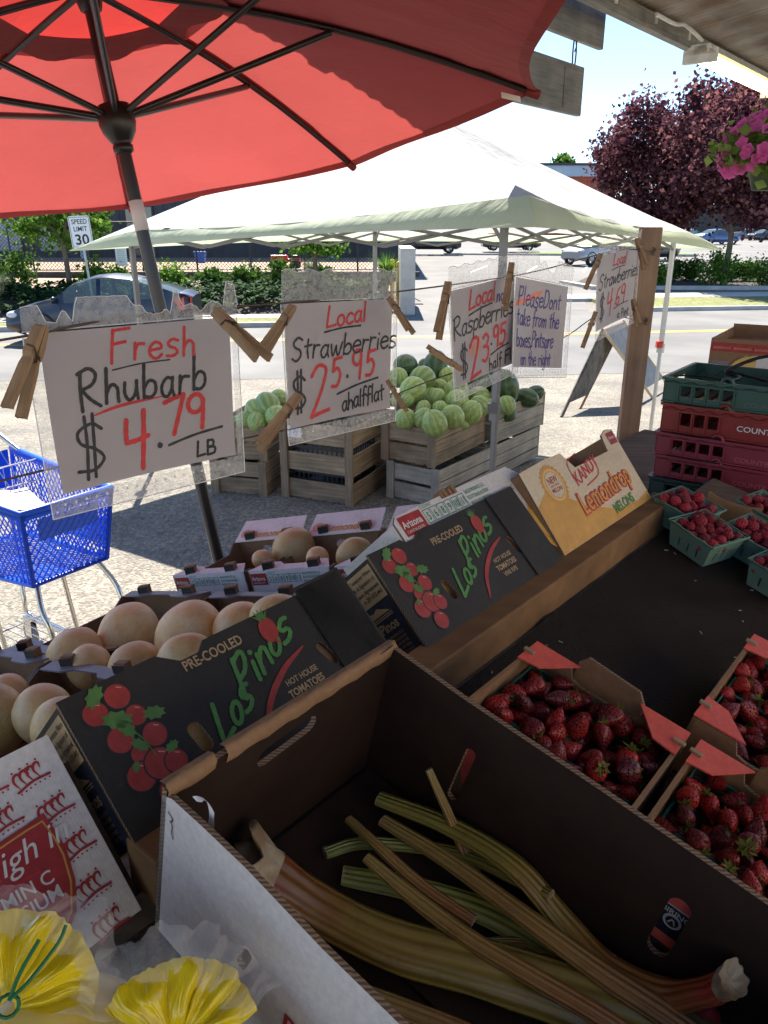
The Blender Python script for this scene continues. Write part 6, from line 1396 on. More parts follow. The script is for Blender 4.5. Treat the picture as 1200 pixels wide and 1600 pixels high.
# melons inside the black cartons seen through the hand holes
for M__, x, lb in ((MP1, .12, 'melon inside the near black carton seen through its hand hole'), (MP2, .12, 'melon inside the second black carton seen through its hand hole')):
    o = bpy.data.objects.new('melon', mm2); col.objects.link(o); o.matrix_world = M__ @ T(x, .072, .062) @ Matrix.Scale(.055, 4); tag(o, lb, 'melon', 'peach-coloured melons in the cartons')
def flat_carton(label, s0, b0, L, W, turn, zoff, outer, near_print=False, far_flap=False, far_print=False, Hh=.115, flap='card_sky_sheen', group='melon cartons on the outer slope'):
    z0 = 1.172 - (b0 - 1.459) * TO - Hh * .97 + zoff; M_ = fr(s0, b0, z0, -R(15), R(turn)); t = thing('produce_carton', label, 'carton', M_, group)
    mats = [outer, 'card_brown', 'card_edge', 'ink_crimson', 'ink_teal', flap, 'ink_lemon', 'ink_light', 'ink_white', 'ink_gold', 'ink_crimson', 'ink_dark', 'ink_black']
    mb = MB(); mb.box(0, L, 0, W, 0, .004, 1); mb.build('base_panel', mats, t)
    for y in (0, W - .004):
        mb = MB(); h = Hh; pr = [(0, 0), (L, 0), (L, h), (L * .90, h), (L * .80, h * .80), (L * .2, h * .80), (L * .10, h), (0, h)]; mb.panel(pr, [], .004, T(0, y, 0), (1 if y == 0 else 1, 1, 11)); mb.build('side_panel', mats, t)
    # near end (x=0) and far end (x=L)
    for x, nm in ((0, 'near_end'), (L, 'far_end')):
        Mx = T(x, W, 0) @ RZ(R(-90)); hole = [ell(W * .42, Hh * .70, .022, .015, 16)] if (x > 0 and far_flap) else []
        mb = MB(); mb.panel([(0, 0), (W, 0), (W, Hh), (0, Hh)], hole, .004, T(0 if x == 0 else -.004, 0, 0) @ Mx, (0, 1, 2) if x == 0 else (1, 0, 2))
        if x == 0 and near_print: arizona(mb, .005, Hh - .031, 1.12, Mx, -.0007); 
        o = mb.build('end_panel', mats, t)
        # folded flap on top with sloping ends
        fb = MB(); fw = .046 if not (far_flap and x > 0) else .062; sgn = 1 if x == 0 else -1; dz = .0 if not (far_flap and x > 0) else .034
        zt_ = Hh + .003; pts = [(x, 0), (x, W), (x + sgn * fw, W - .03), (x + sgn * fw * .95, W * .70), (x + sgn * fw * .62, W * .62), (x + sgn * fw * .62, W * .38), (x + sgn * fw * .95, W * .30), (x + sgn * fw, .03)]
        if far_flap and x > 0: pts = [(x - .02, .004), (x - .02, W - .004), (x + fw - .02, W - .01), (x + fw - .02, .01)]
        def zf(px_): return zt_ + (abs(px_ - x) * .10 if not (far_flap and x > 0) else (px_ - x + .02) * .65)
        nn = len(pts); fb.add([(a, b, zf(a)) for a, b in pts] + [(a, b, zf(a) - .003) for a, b in pts], [tuple(range(nn)), tuple(range(2 * nn - 1, nn - 1, -1))] + [(i, (i + 1) % nn, nn + (i + 1) % nn, nn + i) for i in range(nn)], 5)
        if far_print and x > 0:
            Mf = Matrix.Identity(4); ang = math.atan(.65); Mf = T(x - .02, W - .012, zt_ + .0005) @ RZ(R(-90)) @ RX(ang - R(0)) @ RX(R(-90)) 
            typed(fb, 'Lemondrop', .05, .008, .034, 9, Mf, bold=.02, slant=.1, wsc=.9, y=-.0008); fb.decal(ell(.022, .025, .018, .016, 16), 7, -.0008, Mf)
        fo = fb.build('flap', mats, t)
        for q, yy in enumerate((W * .2, W * .76)):
            tb = MB(); tb.box(-.013, .013, -.009, .009, 0, .017, 1); tb.box(-.0135, .0135, -.0095, -.009, .0, .0175, 11); tb.box(-.014, .014, -.004, .0095, .017, .0195, 1)
            tb.build('locking_tab', mats, fo, bevel=.001).matrix_local = T(x + sgn * .012, yy, zf(x + sgn * .012) - .002) @ RZ(R(12 * q - 80))
    return t
flat_carton('open carton of melons at the left edge, inner one', .225, .93, .375, .30, 4, 0, 'card_black'); flat_carton('open carton of melons at the left edge, outer one', .215, 1.235, .375, .30, 4, 0, 'card_black')
flat_carton('middle open carton holding the largest melon', .665, .955, .345, .295, 6, -.014, 'card_black'); flat_carton('middle outer open carton holding the tall peach melon', .635, 1.255, .345, .295, 6, -.014, 'card_black')
for k, lb in enumerate(['white carton with red label and green numbers, right of the row', 'white carton with red label and green numbers, middle of the row', 'white carton with red label and green numbers, left of the row']):
    y = k * .245; flat_carton(lb, 1.172 + .03 - y * .208, 1.155 - .245 - .075 + y * .978, .275, .240, 12, .004, 'card_lilac', near_print=True, far_flap=True, far_print=True, flap='card_lilac', group='white melon cartons in the far row')

# ---------------------------------------------------------------- rhubarb box
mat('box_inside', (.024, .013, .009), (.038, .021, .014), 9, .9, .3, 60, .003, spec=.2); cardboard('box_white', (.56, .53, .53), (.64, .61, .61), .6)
MBX = fr(.272, .4945, 1.404, T13); BXL, BXW, BXH = .290, .53, .182
t = thing('rhubarb_box', 'big dark open cardboard box of rhubarb with white outside, lowest in the picture', 'box', MBX)
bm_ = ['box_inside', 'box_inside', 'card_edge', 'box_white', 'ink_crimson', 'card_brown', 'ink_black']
def onwall(px, py, ax, val): v = loc(MBX, px, py, ax, val); return v
# near-left wall x=0 : panel local x -> -y
Ml = T(0, 0, 0) @ RZ(R(-90)); a = onwall(385, 1475, 0, 0); b = onwall(385, 1530, 0, 0)
mb = MB(); ed = [(0, 0), (BXW, 0), (BXW, BXH), (.30, BXH + .001), (.18, BXH - .002), (.10, BXH + .002), (.05, BXH), (.012, BXH - .003), (0, BXH - .010)]
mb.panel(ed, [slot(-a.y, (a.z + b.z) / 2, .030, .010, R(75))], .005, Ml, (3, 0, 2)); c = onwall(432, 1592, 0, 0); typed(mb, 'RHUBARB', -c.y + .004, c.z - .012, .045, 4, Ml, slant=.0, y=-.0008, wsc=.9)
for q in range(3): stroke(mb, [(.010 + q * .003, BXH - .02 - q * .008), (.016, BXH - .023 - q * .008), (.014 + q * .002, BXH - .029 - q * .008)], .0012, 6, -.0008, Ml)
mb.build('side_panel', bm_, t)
# ridge-side wall y=0, seen from inside
h0 = onwall(402, 1192, 1, -.006); h1 = onwall(494, 1124, 1, -.006); n0 = onwall(385, 1152, 1, 0); n1 = onwall(405, 1145, 1, 0)
cx, cz_ = (h0.x + h1.x) / 2, (h0.z + h1.z) / 2; ang = math.atan2(h1.z - h0.z, h1.x - h0.x)
mb = MB(); top = [(0, 0), (BXL, 0), (BXL, BXH + .003), (BXL * .97, BXH + .006), (BXL * .90, BXH + .002), (n1.x + .012, BXH), (n1.x + .008, BXH - .007), (n1.x, BXH - .003), (n0.x + .004, BXH - .009), (n0.x - .003, BXH - .003), (n0.x - .010, BXH), (.02, BXH), (0, BXH)]
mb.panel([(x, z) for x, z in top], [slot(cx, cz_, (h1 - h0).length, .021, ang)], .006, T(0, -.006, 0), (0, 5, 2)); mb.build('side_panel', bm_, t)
# folded brown lip along the top of that wall
mb = MB(); vs = []
for i in range(25): x = BXL * i / 24; wob = .0015 * math.sin(i * 1.9); vs += [(x, -.007, BXH - .010 + wob), (x, -.0085, BXH + .001 + wob), (x, -.003, BXH + .006 + wob), (x, .004, BXH + .003)]
mb.add(vs, [(i * 4 + j, i * 4 + 4 + j, i * 4 + 5 + j, i * 4 + 1 + j) for i in range(24) for j in range(3) if not 3.2 < i < 5.0], 0, True); mb.build('folded_lip', ['card_brown'], t)
# far-right wall x=BXL
g0 = loc(MBX, 704, 1248, 0, BXL - .006); g1 = loc(MBX, 738, 1172, 0, BXL - .006); k0 = loc(MBX, 1022, 1490, 0, BXL - .006); k1 = loc(MBX, 1068, 1408, 0, BXL - .006)
def sl2(a, b, w_): c = (a + b) / 2; return slot(c.y, c.z, math.hypot(b.y - a.y, b.z - a.z), w_, math.atan2(b.z - a.z, b.y - a.y))
mb = MB(); mb.panel([(-BXW, 0), (0, 0), (0, BXH + .002), (-.1, BXH - .001), (-.25, BXH + .001), (-BXW, BXH)], [sl2(g0, g1, .012), sl2(k0, k1, .020)], .006, T(BXL, 0, 0) @ RZ(R(90)), (5, 0, 2))
mb.build('side_panel', bm_, t)
mb = MB(); mb.panel([(0, 0), (BXL, 0), (BXL, BXH), (0, BXH)], [], .005, T(0, -BXW, 0), (3, 0, 2)); mb.build('side_panel', bm_, t)
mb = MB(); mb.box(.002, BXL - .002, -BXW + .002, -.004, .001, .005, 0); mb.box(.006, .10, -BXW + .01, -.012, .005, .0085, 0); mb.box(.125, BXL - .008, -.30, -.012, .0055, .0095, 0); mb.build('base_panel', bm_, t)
# torn paper curl
mb = MB(); c0 = loc(MBX, 315, 1330, 0, .008); c1 = loc(MBX, 325, 1285, 0, .008); c2 = loc(MBX, 312, 1258, 0, .010)
pts = catmull([tuple(c0), tuple(c1 + Vector((.004, 0, 0))), tuple(c2 + Vector((.006, 0, .001))), tuple(c2 + Vector((.001, .007, -.001)))], 5); vs = []
for i, p in enumerate(pts): vs += [tuple(p + Vector((0, .0035, .001 * math.sin(i)))), tuple(p - Vector((0, .0030 + .001 * math.sin(i * 2), 0)))]
mb.add(vs, [(2 * i, 2 * i + 1, 2 * i + 3, 2 * i + 2) for i in range(len(pts) - 1)], 0, True); mb.build('torn_paper', ['card_lilac'], t)
# carton with a printed sticker seen through the second hand hole
kc = (k0 + k1) / 2; mb = MB(); Mq = T(BXL + .009, 0, 0) @ RZ(R(-90)) @ RX(0)
Mq = Matrix(((0, -0.0, 0, 0),) * 4)
mb = MB(); mb.box(0, .002, kc.y - .06, kc.y + .06, kc.z - .05, kc.z + .05, 0)
Mk = T(-.0006, kc.y + .0, kc.z) @ RZ(R(-90))
mb.decal(ell(0, -.002, .020, .020, 24), 1, -.0006, Mk); mb.decal(ell(.0, -.004, .0085, .0085, 20), 2, -.001, Mk); mb.decal(ell(0, -.004, .006, .006, 16), 1, -.0014, Mk); mb.decal([(-.02, .014), (.02, .014), (.02, .03), (-.02, .03)], 3, -.0012, Mk); mb.decal([(-.02, .0125), (.02, .0125), (.02, .014), (-.02, .014)], 2, -.0013, Mk)
typed(mb, 'BIRING', 0, .004, .0085, 2, Mk, bold=.02, align='CENTER', y=-.0016); stroke(mb, [(-.003, -.006), (0, -.001), (.003, -.006)], .0014, 2, -.0018, Mk); mb.decal([(-.02, -.034), (.02, -.034), (.02, -.022), (-.02, -.022)], 3, -.0012, Mk)
tag(mb.build('produce_sticker', ['card_dark', 'ink_navy', 'ink_white', 'flap_red'], None, MBX @ T(BXL + .008, 0, 0)), 'round printed sticker seen through the right hand hole of the rhubarb box', 'sticker')
mb = MB(); gc_ = (g0 + g1) / 2; mb.box(0, .002, gc_.y - .02, gc_.y + .02, gc_.z - .03, gc_.z + .035, 0); tag(mb.build('cardboard_tab', ['flap_red'], None, MBX @ T(BXL + .010, 0, 0)), 'red cardboard tab seen through the upper hand hole of the rhubarb box', 'cardboard')

# rhubarb
def stalkmat(name, stops):
    m, nt, p, out = newmat(name); at = nt.nodes.new('ShaderNodeAttribute'); at.attribute_name = 'along'
    v = coord(nt); n = noise_n(nt, v, 20, 4); f = math_n(nt, 'ADD', at.outputs['Fac'], math_n(nt, 'MULTIPLY', math_n(nt, 'SUBTRACT', n, .5), .55)); cc = ramp(nt, f, stops); ns = noise_n(nt, v, 75, 5, .7); cc = mixc(nt, cc, ramp(nt, ns, [(.56, (1, 1, 1)), (.70, (.62, .5, .42))]), .6, 'MULTIPLY')
    a2 = nt.nodes.new('ShaderNodeAttribute'); a2.attribute_name = 'round'; st = math_n(nt, 'SINE', math_n(nt, 'MULTIPLY', a2.outputs['Fac'], 75.0)); cc = mixc(nt, cc, ramp(nt, st, [(.2, (.74, .72, .70)), (.8, (1.12, 1.12, 1.08))]), .5, 'MULTIPLY')
    nt.links.new(cc, p.inputs['Base Color']); p.inputs['Roughness'].default_value = .33; bump_n(nt, p, st, .5, .0015); MATS[name] = m
stalkmat('rhubarb_big', [(0, (.30, .08, .035)), (.12, (.27, .12, .035)), (.35, (.29, .21, .05)), (1, (.31, .25, .065))]); stalkmat('rhubarb_green', [(0, (.27, .31, .08)), (.5, (.27, .28, .07)), (1, (.32, .25, .06))])
stalkmat('rhubarb_red', [(0, (.26, .27, .065)), (.45, (.36, .22, .05)), (.75, (.40, .13, .04)), (1, (.50, .05, .045))]); stalkmat('rhubarb_brown', [(0, (.38, .28, .09)), (.5, (.38, .22, .07)), (1, (.38, .15, .06))]); mat('rhubarb_cut', (.34, .22, .11), (.62, .54, .38), 30, .8, .5, 80, .004)
def stalk(label, pts, ws, m, zh, flare=None, flat_=.55, bud=None):
    P = []; 
    for (px, py), z in zip(pts, zh if isinstance(zh, (list, tuple)) else [zh] * len(pts)): 
        q = loc(MBX, px, py, 2, z)
        if q.x > .262: q = loc(MBX, px, py, 0, .262)
        P.append(tuple(q))
    n = 7; C_ = catmull(P, n); Wd = catmull([(w_, 0, 0) for w_ in (ws if isinstance(ws, (list, tuple)) else [ws] * len(pts))], n); t = thing('rhubarb_stalk', label, 'rhubarb', MBX, 'rhubarb stalks in the dark box')
    dd = [(MBX @ c - Vector((0, 0, CAM_H))).length for c in C_]; seg = 40; vs = []; al_ = []; rd = []
    for i, c in enumerate(C_):
        d = (C_[min(i + 1, len(C_) - 1)] - C_[max(i - 1, 0)]).normalized(); up = Vector((0, 0, 1)); sd = d.cross(up).normalized(); upn = sd.cross(d); w_ = Wd[i].x / 2 / FPX * dd[i] * 1.03
        for k in range(seg):
            th = 2 * math.pi * k / seg; x, y = math.cos(th), math.sin(th); y = y if y > 0 else y * .9; g_ = 1 + .022 * math.cos(th * 9) + .02 * math.sin(i * .9 + th * 3); yy = y * flat_ - (.18 * math.exp(-(x / .5) ** 2) if y > 0 else 0) * (.4)
            vs.append(c + sd * x * w_ * g_ + upn * yy * w_ * g_); al_.append(i / (len(C_) - 1)); rd.append(k / seg)
    N = len(C_); me = bpy.data.meshes.new('stem'); me.from_pydata([tuple(v) for v in vs], [], [(i * seg + k, i * seg + (k + 1) % seg, (i + 1) * seg + (k + 1) % seg, (i + 1) * seg + k) for i in range(N - 1) for k in range(seg)])
    me.materials.append(MATS[m]); me.polygons.foreach_set('use_smooth', [True] * len(me.polygons))
    for nm, dat in (('along', al_), ('round', rd)): at = me.attributes.new(nm, 'FLOAT', 'POINT'); at.data.foreach_set('value', dat)
    o = bpy.data.objects.new('stem', me); col.objects.link(o); o.parent = t
    rn = random.Random(len(label))
    for e, i0 in ((0, 0), (1, N - 1)):
        d = (C_[1] - C_[0]).normalized() if e == 0 else (C_[-1] - C_[-2]).normalized(); ring = vs[i0 * seg:(i0 + 1) * seg]; c = C_[i0]; mb = MB(); out_ = -d if e == 0 else d
        fl = flare if (flare and flare[0] == e) else None; w_ = Wd[i0].x / FPX * dd[i0] / 2
        rings = [[c + (v - c) * 1.01 - out_ * .001 for v in ring]]
        if fl:
            L_ = w_ * (1.35 if w_ > .016 else .8); jk = .32 if w_ > .016 else .14; jg = [rn.uniform(-jk, jk) for _ in range(seg)]; jg = [(jg[k] + jg[k - 1] + .6 * jk * 3 * math.sin(k * .5)) * .5 for k in range(seg)]
            for q in range(1, 6): u = q / 5; rings.append([c + (v - c) * (1 + (.42 if w_ > .016 else .18) * u ** 1.6 + .04 * math.sin(k * 1.3 + q)) + out_ * L_ * u * (1 + jg[k] * u) for k, v in enumerate(ring)])
            rings.append([c + (v - c) * 1.1 + out_ * L_ * (.86 + jg[k] * .7) for k, v in enumerate(ring)]); rings.append([c + (v - c) * .7 + out_ * L_ * (.55 + .1 * math.sin(k)) for k, v in enumerate(ring)]); rings.append([c + (v - c) * .25 + out_ * L_ * .5 for v in ring])
        else:
            rings.append([c + (v - c) * .95 + out_ * w_ * .10 for v in ring]); rings.append([c + (v - c) * .6 + out_ * w_ * .07 for v in ring])
        nr = len(rings); mb.add([tuple(v) for rg_ in rings for v in rg_], [(a_ * seg + k, a_ * seg + (k + 1) % seg, (a_ + 1) * seg + (k + 1) % seg, (a_ + 1) * seg + k) for a_ in range(nr - 1) for k in range(seg)] + [tuple(range((nr - 1) * seg, nr * seg))], 0, bool(fl)); mb.build('cut_end', ['rhubarb_cut'], t)
    return t
stalk('thickest rhubarb stalk with a broad pale cut base at the left', [(424, 1372), (500, 1420), (610, 1475), (760, 1515), (900, 1560), (1040, 1610), (1150, 1670)], [78, 66, 70, 78, 84, 86, 84], 'rhubarb_big', [.055, .035, .03, .03, .03, .03, .03], (0,), .62)
stalk('long curved rhubarb stalk ending in a red base at the right', [(592, 1248), (700, 1290), (805, 1355), (880, 1440), (950, 1512), (1040, 1556), (1110, 1548), (1132, 1538)], [24, 31, 36, 38, 40, 46, 44, 46], 'rhubarb_red', [.03, .035, .035, .035, .035, .035, .045, .048], (1,), .7)
stalk('straight yellowish stalk crossing the middle of the box', [(598, 1282), (700, 1345), (830, 1440), (940, 1520), (1060, 1600), (1160, 1680)], [20, 26, 30, 34, 36, 36], 'rhubarb_brown', [.025, .035, .05, .05, .05, .045], None, .7)
stalk('thin brown stalk pointing up left above the pale one', [(545, 1280), (590, 1322), (660, 1385), (740, 1440)], [14, 17, 19, 18], 'rhubarb_brown', [.03, .035, .025, .02], None, .8)
stalk('short green curved stalk lying furthest left', [(508, 1333), (560, 1318), (640, 1322), (730, 1338), (860, 1400)], [18, 19, 19, 20, 20], 'rhubarb_green', .014, None, .85)
stalk('thin brown stalk standing against the back right wall', [(670, 1203), (700, 1270), (728, 1335), (762, 1400)], [12, 15, 17, 15], 'rhubarb_brown', [.03, .025, .02, .012], None, .8)
stalk('wide flat green stalk under the crossing ones', [(536, 1368), (640, 1388), (760, 1425), (870, 1490), (960, 1560)], [30, 38, 42, 44, 44], 'rhubarb_green', .016, None, .45)
stalk('pale stalk end crossing over the wide green one', [(572, 1340), (640, 1398), (730, 1465), (830, 1525), (940, 1590), (1040, 1660)], [16, 24, 26, 28, 28, 28], 'rhubarb_brown', [.05, .045, .045, .05, .052, .05], None, .75)
stalk('thin reddish stalk lying low in the middle', [(740, 1474), (800, 1472), (870, 1482), (960, 1500)], [12, 14, 15, 14], 'rhubarb_red', .018, None, .8)
stalk('brown stalk along the near wall at the bottom', [(530, 1540), (620, 1575), (720, 1615), (800, 1660)], [26, 30, 32, 32], 'rhubarb_brown', .02, None, .6)
stalk('dark stalk low at the bottom right', [(800, 1480), (900, 1540), (1000, 1590), (1110, 1640)], [26, 30, 30, 30], 'rhubarb_big', .014, None, .6)
v = loc(MBX, 1095, 1590, 2, .035); mb = MB(); mb.add(*ellipsoid_vs(.020, .016, .014, 18, 12, lambda p: 1 + .08 * math.sin(p.x * 6)), m=0, smooth=True); mb.add(*ellipsoid_vs(.010, .009, .008, 14, 8), m=1, smooth=True, M=T(.014, .006, .004)); tag(mb.build('rhubarb_root', ['ink_crimson', 'rhubarb_cut'], None, MBX @ T(*v)), 'dark red rhubarb base below the curved stalk end', 'rhubarb')

# ---------------------------------------------------------------- strawberry flats
def berrymat():
    m, nt, p, out = newmat('strawberry'); v = coord(nt); vo = nt.nodes.new('ShaderNodeTexVoronoi'); vo.inputs['Scale'].default_value = 6.6; vo.inputs['Randomness'].default_value = .35; nt.links.new(v, vo.inputs['Vector'])
    oi = nt.nodes.new('ShaderNodeObjectInfo'); base = ramp(nt, oi.outputs['Random'], [(0, (.10, .006, .012)), (.45, (.22, .010, .014)), (1, (.42, .018, .016))])
    n = noise_n(nt, v, 2, 3); base = mixc(nt, base, ramp(nt, n, [(.3, (.7, .6, .65)), (.7, (1.2, 1.2, 1.1))]), 1, 'MULTIPLY')
    f = ramp(nt, vo.outputs['Distance'], [(.10, (1, 1, 1)), (.17, (0, 0, 0))]); cc = mixc(nt, base, (.42, .20, .05), math_n(nt, 'MULTIPLY', f, .65))
    nt.links.new(cc, p.inputs['Base Color']); p.inputs['Roughness'].default_value = .42; p.inputs['Specular IOR Level'].default_value = .45
    d = ramp(nt, vo.outputs['Distance'], [(.0, (.3, .3, .3)), (.16, (.0, .0, .0)), (.42, (1, 1, 1))]); bump_n(nt, p, d, .8, .12); p.inputs['Subsurface Weight'].default_value = .08; p.inputs['Subsurface Radius'].default_value = (.3, .05, .03); MATS['strawberry'] = m
berrymat(); leafmat('calyx', (.09, .12, .025), (.15, .18, .04), (.24, .25, .08), .25)
SBM = []; rn = random.Random(77)
for k in range(7):
    w1, ln, w2 = rn.uniform(.86, 1.05), rn.uniform(1.15, 1.55), rn.uniform(.8, 1.0); vs = []; sg_, rg = 22, 16; a1_, a2_ = rn.uniform(0, 6), rn.uniform(.04, .12)
    for i in range(rg + 1):
        u = i / rg; z = ln * (1 - 2 * u) * .5; pr = (math.sin(math.pi * min(1, u * 1.0) ** .72)) ** .62 * (1 - .42 * u ** 1.6) if 0 < u < 1 else 0
        for j in range(sg_): th = 2 * math.pi * j / sg_; rr = pr * w1 * .60 * (1 + a2_ * math.cos(2 * th + a1_) + .03 * math.cos(5 * th + z * 4)); vs.append((rr * math.cos(th), rr * w2 * math.sin(th), z + .04 * math.cos(th + a1_)))
    mb = MB(); mb.add(vs, [(i * sg_ + j, (i + 1) * sg_ + j, (i + 1) * sg_ + (j + 1) % sg_, i * sg_ + (j + 1) % sg_) for i in range(rg) for j in range(sg_)], 0, True); me = mb.build('strawberry', ['strawberry'], link=False).data
    cb = MB(); nl = rn.choice([7, 8, 9])
    for q in range(nl):
        a = q * 6.283 / nl + rn.uniform(-.2, .2); L_ = rn.uniform(.32, .52); w_ = .10; up_ = rn.uniform(-.12, .32); c, s_ = math.cos(a), math.sin(a); zc = ln * .5 - .03
        cb.add([(0, 0, zc + .02), (c * L_ * .45 - s_ * w_, s_ * L_ * .45 + c * w_, zc + .06 + up_ * .3), (c * L_, s_ * L_, zc - .05 + up_), (c * L_ * .45 + s_ * w_, s_ * L_ * .45 - c * w_, zc + .06 + up_ * .3)], [(0, 1, 2), (0, 2, 3)], 0)
    cb.tube([(0, 0, ln * .5 - .02), (.04, .02, ln * .5 + .16), (.1, .03, ln * .5 + .26)], .035, 5); SBM.append((me, cb.build('calyx', ['calyx'], link=False).data, ln))
BERRY_N = [0]
def pile(Mf, x0, x1, y0, y1, z0, ztop, n, r0, r1, seed, place, mound=.012):
    rn = random.Random(seed); pts = []
    for i in range(n):
        r = rn.uniform(r0, r1); best = None
        for tr_ in range(26):
            x = rn.uniform(x0 + r * .75, x1 - r * .75); y = rn.uniform(y0 + r * .75, y1 - r * .75); z = z0 + r
            for (a, b, c, q) in pts:
                d2 = (a - x) ** 2 + (b - y) ** 2; s_ = (q + r) * .90
                if d2 < s_ * s_: z = max(z, c + math.sqrt(s_ * s_ - d2))
            if best is None or z < best[2]: best = (x, y, z, r)
        cx, cy = (x0 + x1) / 2, (y0 + y1) / 2; lim = ztop + mound * (1 - (abs(best[0] - cx) / (x1 - x0) + abs(best[1] - cy) / (y1 - y0)))
        if best[2] > lim: continue
        if ztop > .07 and min(best[0] - x0, x1 - best[0]) < .058 and min(best[1] - y0, y1 - best[1]) < .070 and best[2] + r > .080: continue
        pts.append(best)
    for i, p in enumerate(pts): place(Mf, p, rn)
    return len(pts)
def berry_place(label, group):
    def f(Mf, p, rn):
        me, cal, ln = rn.choice(SBM); o = bpy.data.objects.new('strawberry', me); col.objects.link(o)
        ax = Vector((rn.gauss(0, 1), rn.gauss(0, 1), rn.gauss(-.25, .5))).normalized(); M_ = frame((0, 0, 0), ax.orthogonal(), ax) @ RZ(rn.uniform(0, 6)); o.matrix_world = Mf @ T(*p[:3]) @ M_ @ Matrix.Scale(p[3] * 1.72, 4)
        tag(o, label, 'strawberry', group); c = bpy.data.objects.new('calyx', cal); col.objects.link(c); c.parent = o; BERRY_N[0] += 1
    return f
FM = ['card_brown', 'card_brown', 'card_edge', 'flap_red', 'staple', 'card_dark']
def flat_box(label, s0, b0, L, W, far_tab=True, corners=(1, 1, 1, 1), Hh=.088):
    """y=0 is the ridge side; the flat runs to y=-W"""
    z0 = 1.404 + (b0 - .52) * math.tan(T13) + .002; M_ = fr(s0, b0, z0, T13); t = thing('berry_flat', label, 'flat', M_, 'cardboard flats of strawberries')
    for y in (0, -W): mb = MB(); mb.box(0, L, y if y else -.005, y + .005 if y else 0, 0, Hh, 0); mb.build('side_panel', FM, t)
    for x in (0, L): mb = MB(); mb.panel([(-W, 0), (0, 0), (0, Hh), (-.055, Hh), (-.062, Hh - .018), (-.075, Hh - .022), (-W + .075, Hh - .022), (-W + .062, Hh - .018), (-W + .055, Hh), (-W, Hh)], [], .005, T(x if x else .005, 0, 0) @ RZ(R(90)), (0, 0, 2)); mb.build('end_panel', FM, t)
    mb = MB(); mb.box(.004, L - .004, -W + .004, -.004, .001, .004, 5); mb.build('base_panel', FM, t)
    if far_tab: mb = MB(); mb.panel([(-W * .72, Hh * .5), (-W * .28, Hh * .5), (-W * .28, Hh + .006), (-W * .33, Hh + .020), (-W * .67, Hh + .014), (-W * .72, Hh - .002)], [], .004, T(L + .008, 0, 0) @ RZ(R(90)) , (0, 0, 2)); mb.build('raised_tab', FM, t)
    for q, (cx, cy, sx_, sy_) in enumerate(((L, 0, -1, -1), (L, -W, -1, 1), (0, 0, 1, -1), (0, -W, 1, 1))):
        if not corners[q]: continue
        mb = MB(); z = Hh + .0015; a = [(cx, cy, z), (cx + sx_ * .052, cy, z), (cx + sx_ * .046, cy + sy_ * .030, z - .001), (cx, cy + sy_ * .066, z)]; a2_ = [(x, y, zz + .0022) for x, y, zz in a]
        mb.add(a + a2_, [(3, 2, 1, 0), (4, 5, 6, 7), (0, 1, 5, 4), (1, 2, 6, 5), (2, 3, 7, 6), (3, 0, 4, 7)], 3); o = mb.build('corner_flap', FM, t)
        mb = MB(); mb.box(-.003, .003, -.0075, .0075, 0, .004, 4); st_ = mb.build('staple', FM, o, bevel=.0008); st_.matrix_local = T(cx + sx_ * .030, cy + sy_ * .004, z + .002)
    return M_, t
mat('pint_teal', (.02, .16, .13), rough=.5)
def pint_grid(Mf, x, y, w_, h_, label):
    mb = MB()
    for i in range(2):
        for q in range(4): yy = -h_ + q * h_ / 3 * 1.0
    for z in (.012, .03, .048, .062):
        mb.tube([(x, y, z), (x + w_, y, z), (x + w_, y - h_, z), (x, y - h_, z), (x, y, z)], .0016, 4, caps=False)
    for q in range(9):
        for a in ((x + w_ * q / 8, y), (x + w_ * q / 8, y - h_), (x, y - h_ * q / 8), (x + w_, y - h_ * q / 8)): mb.tube([(a[0], a[1], .006), (a[0], a[1], .063)], .0012, 4, caps=False)
    mb.poly([(x, y, .008), (x + w_, y, .008), (x + w_, y - h_, .008), (x, y - h_, .008)])
    tag(mb.build('pint_basket', ['pint_teal'], None, Mf), label, 'basket', 'green pint baskets inside the flats')
specs = [('brown cardboard flat of strawberries beside the rhubarb box, left of two', .572, .440, .262, .217, 118, 'dark red strawberry heaped in the left flat beside the rhubarb box', 501),
         ('cardboard flat of strawberries at the lower right with red corner flaps', .572, .216, .262, .24, 112, 'dark red strawberry heaped in the lower right flat', 502),
         ('cardboard flat of strawberries at the right edge, furthest from the viewer', .872, .238, .262, .24, 70, 'dark red strawberry in the farthest flat at the right edge', 503)]
for k, (lb, s0, b0, L, W, n, blb, sd) in enumerate(specs):
    xa_ = (.062, .062, .006)[k]
    Mf, tt = flat_box(lb, s0, b0, L, W, True); x1 = L - .008
    for a in range(2):
        for b in range(2): pint_grid(Mf, .010 + a * (L - .02) / 2, -.010 - b * (W - .02) / 2, (L - .024) / 2, (W - .024) / 2, 'green mesh pint basket in the ' + ('left', 'lower right', 'farthest')[k] + ' flat, ' + ('near', 'far')[a] + (' left', ' right')[b] + ' of four')
    mb = MB(); mb.box(.012, L - .012, -W + .012, -.012, .03, .032); mb.build('liner', ['box_inside'], tt)
    pile(Mf, xa_, L - .006, (-W + .006, -W + .006, -.15)[k], -.006, .034, .086, int(n * (1.7, 1.7, 1.2)[k]), .0118, .0168, sd, berry_place(blb, 'strawberries in the ' + ('left', 'lower right', 'farthest')[k] + ' flat'))

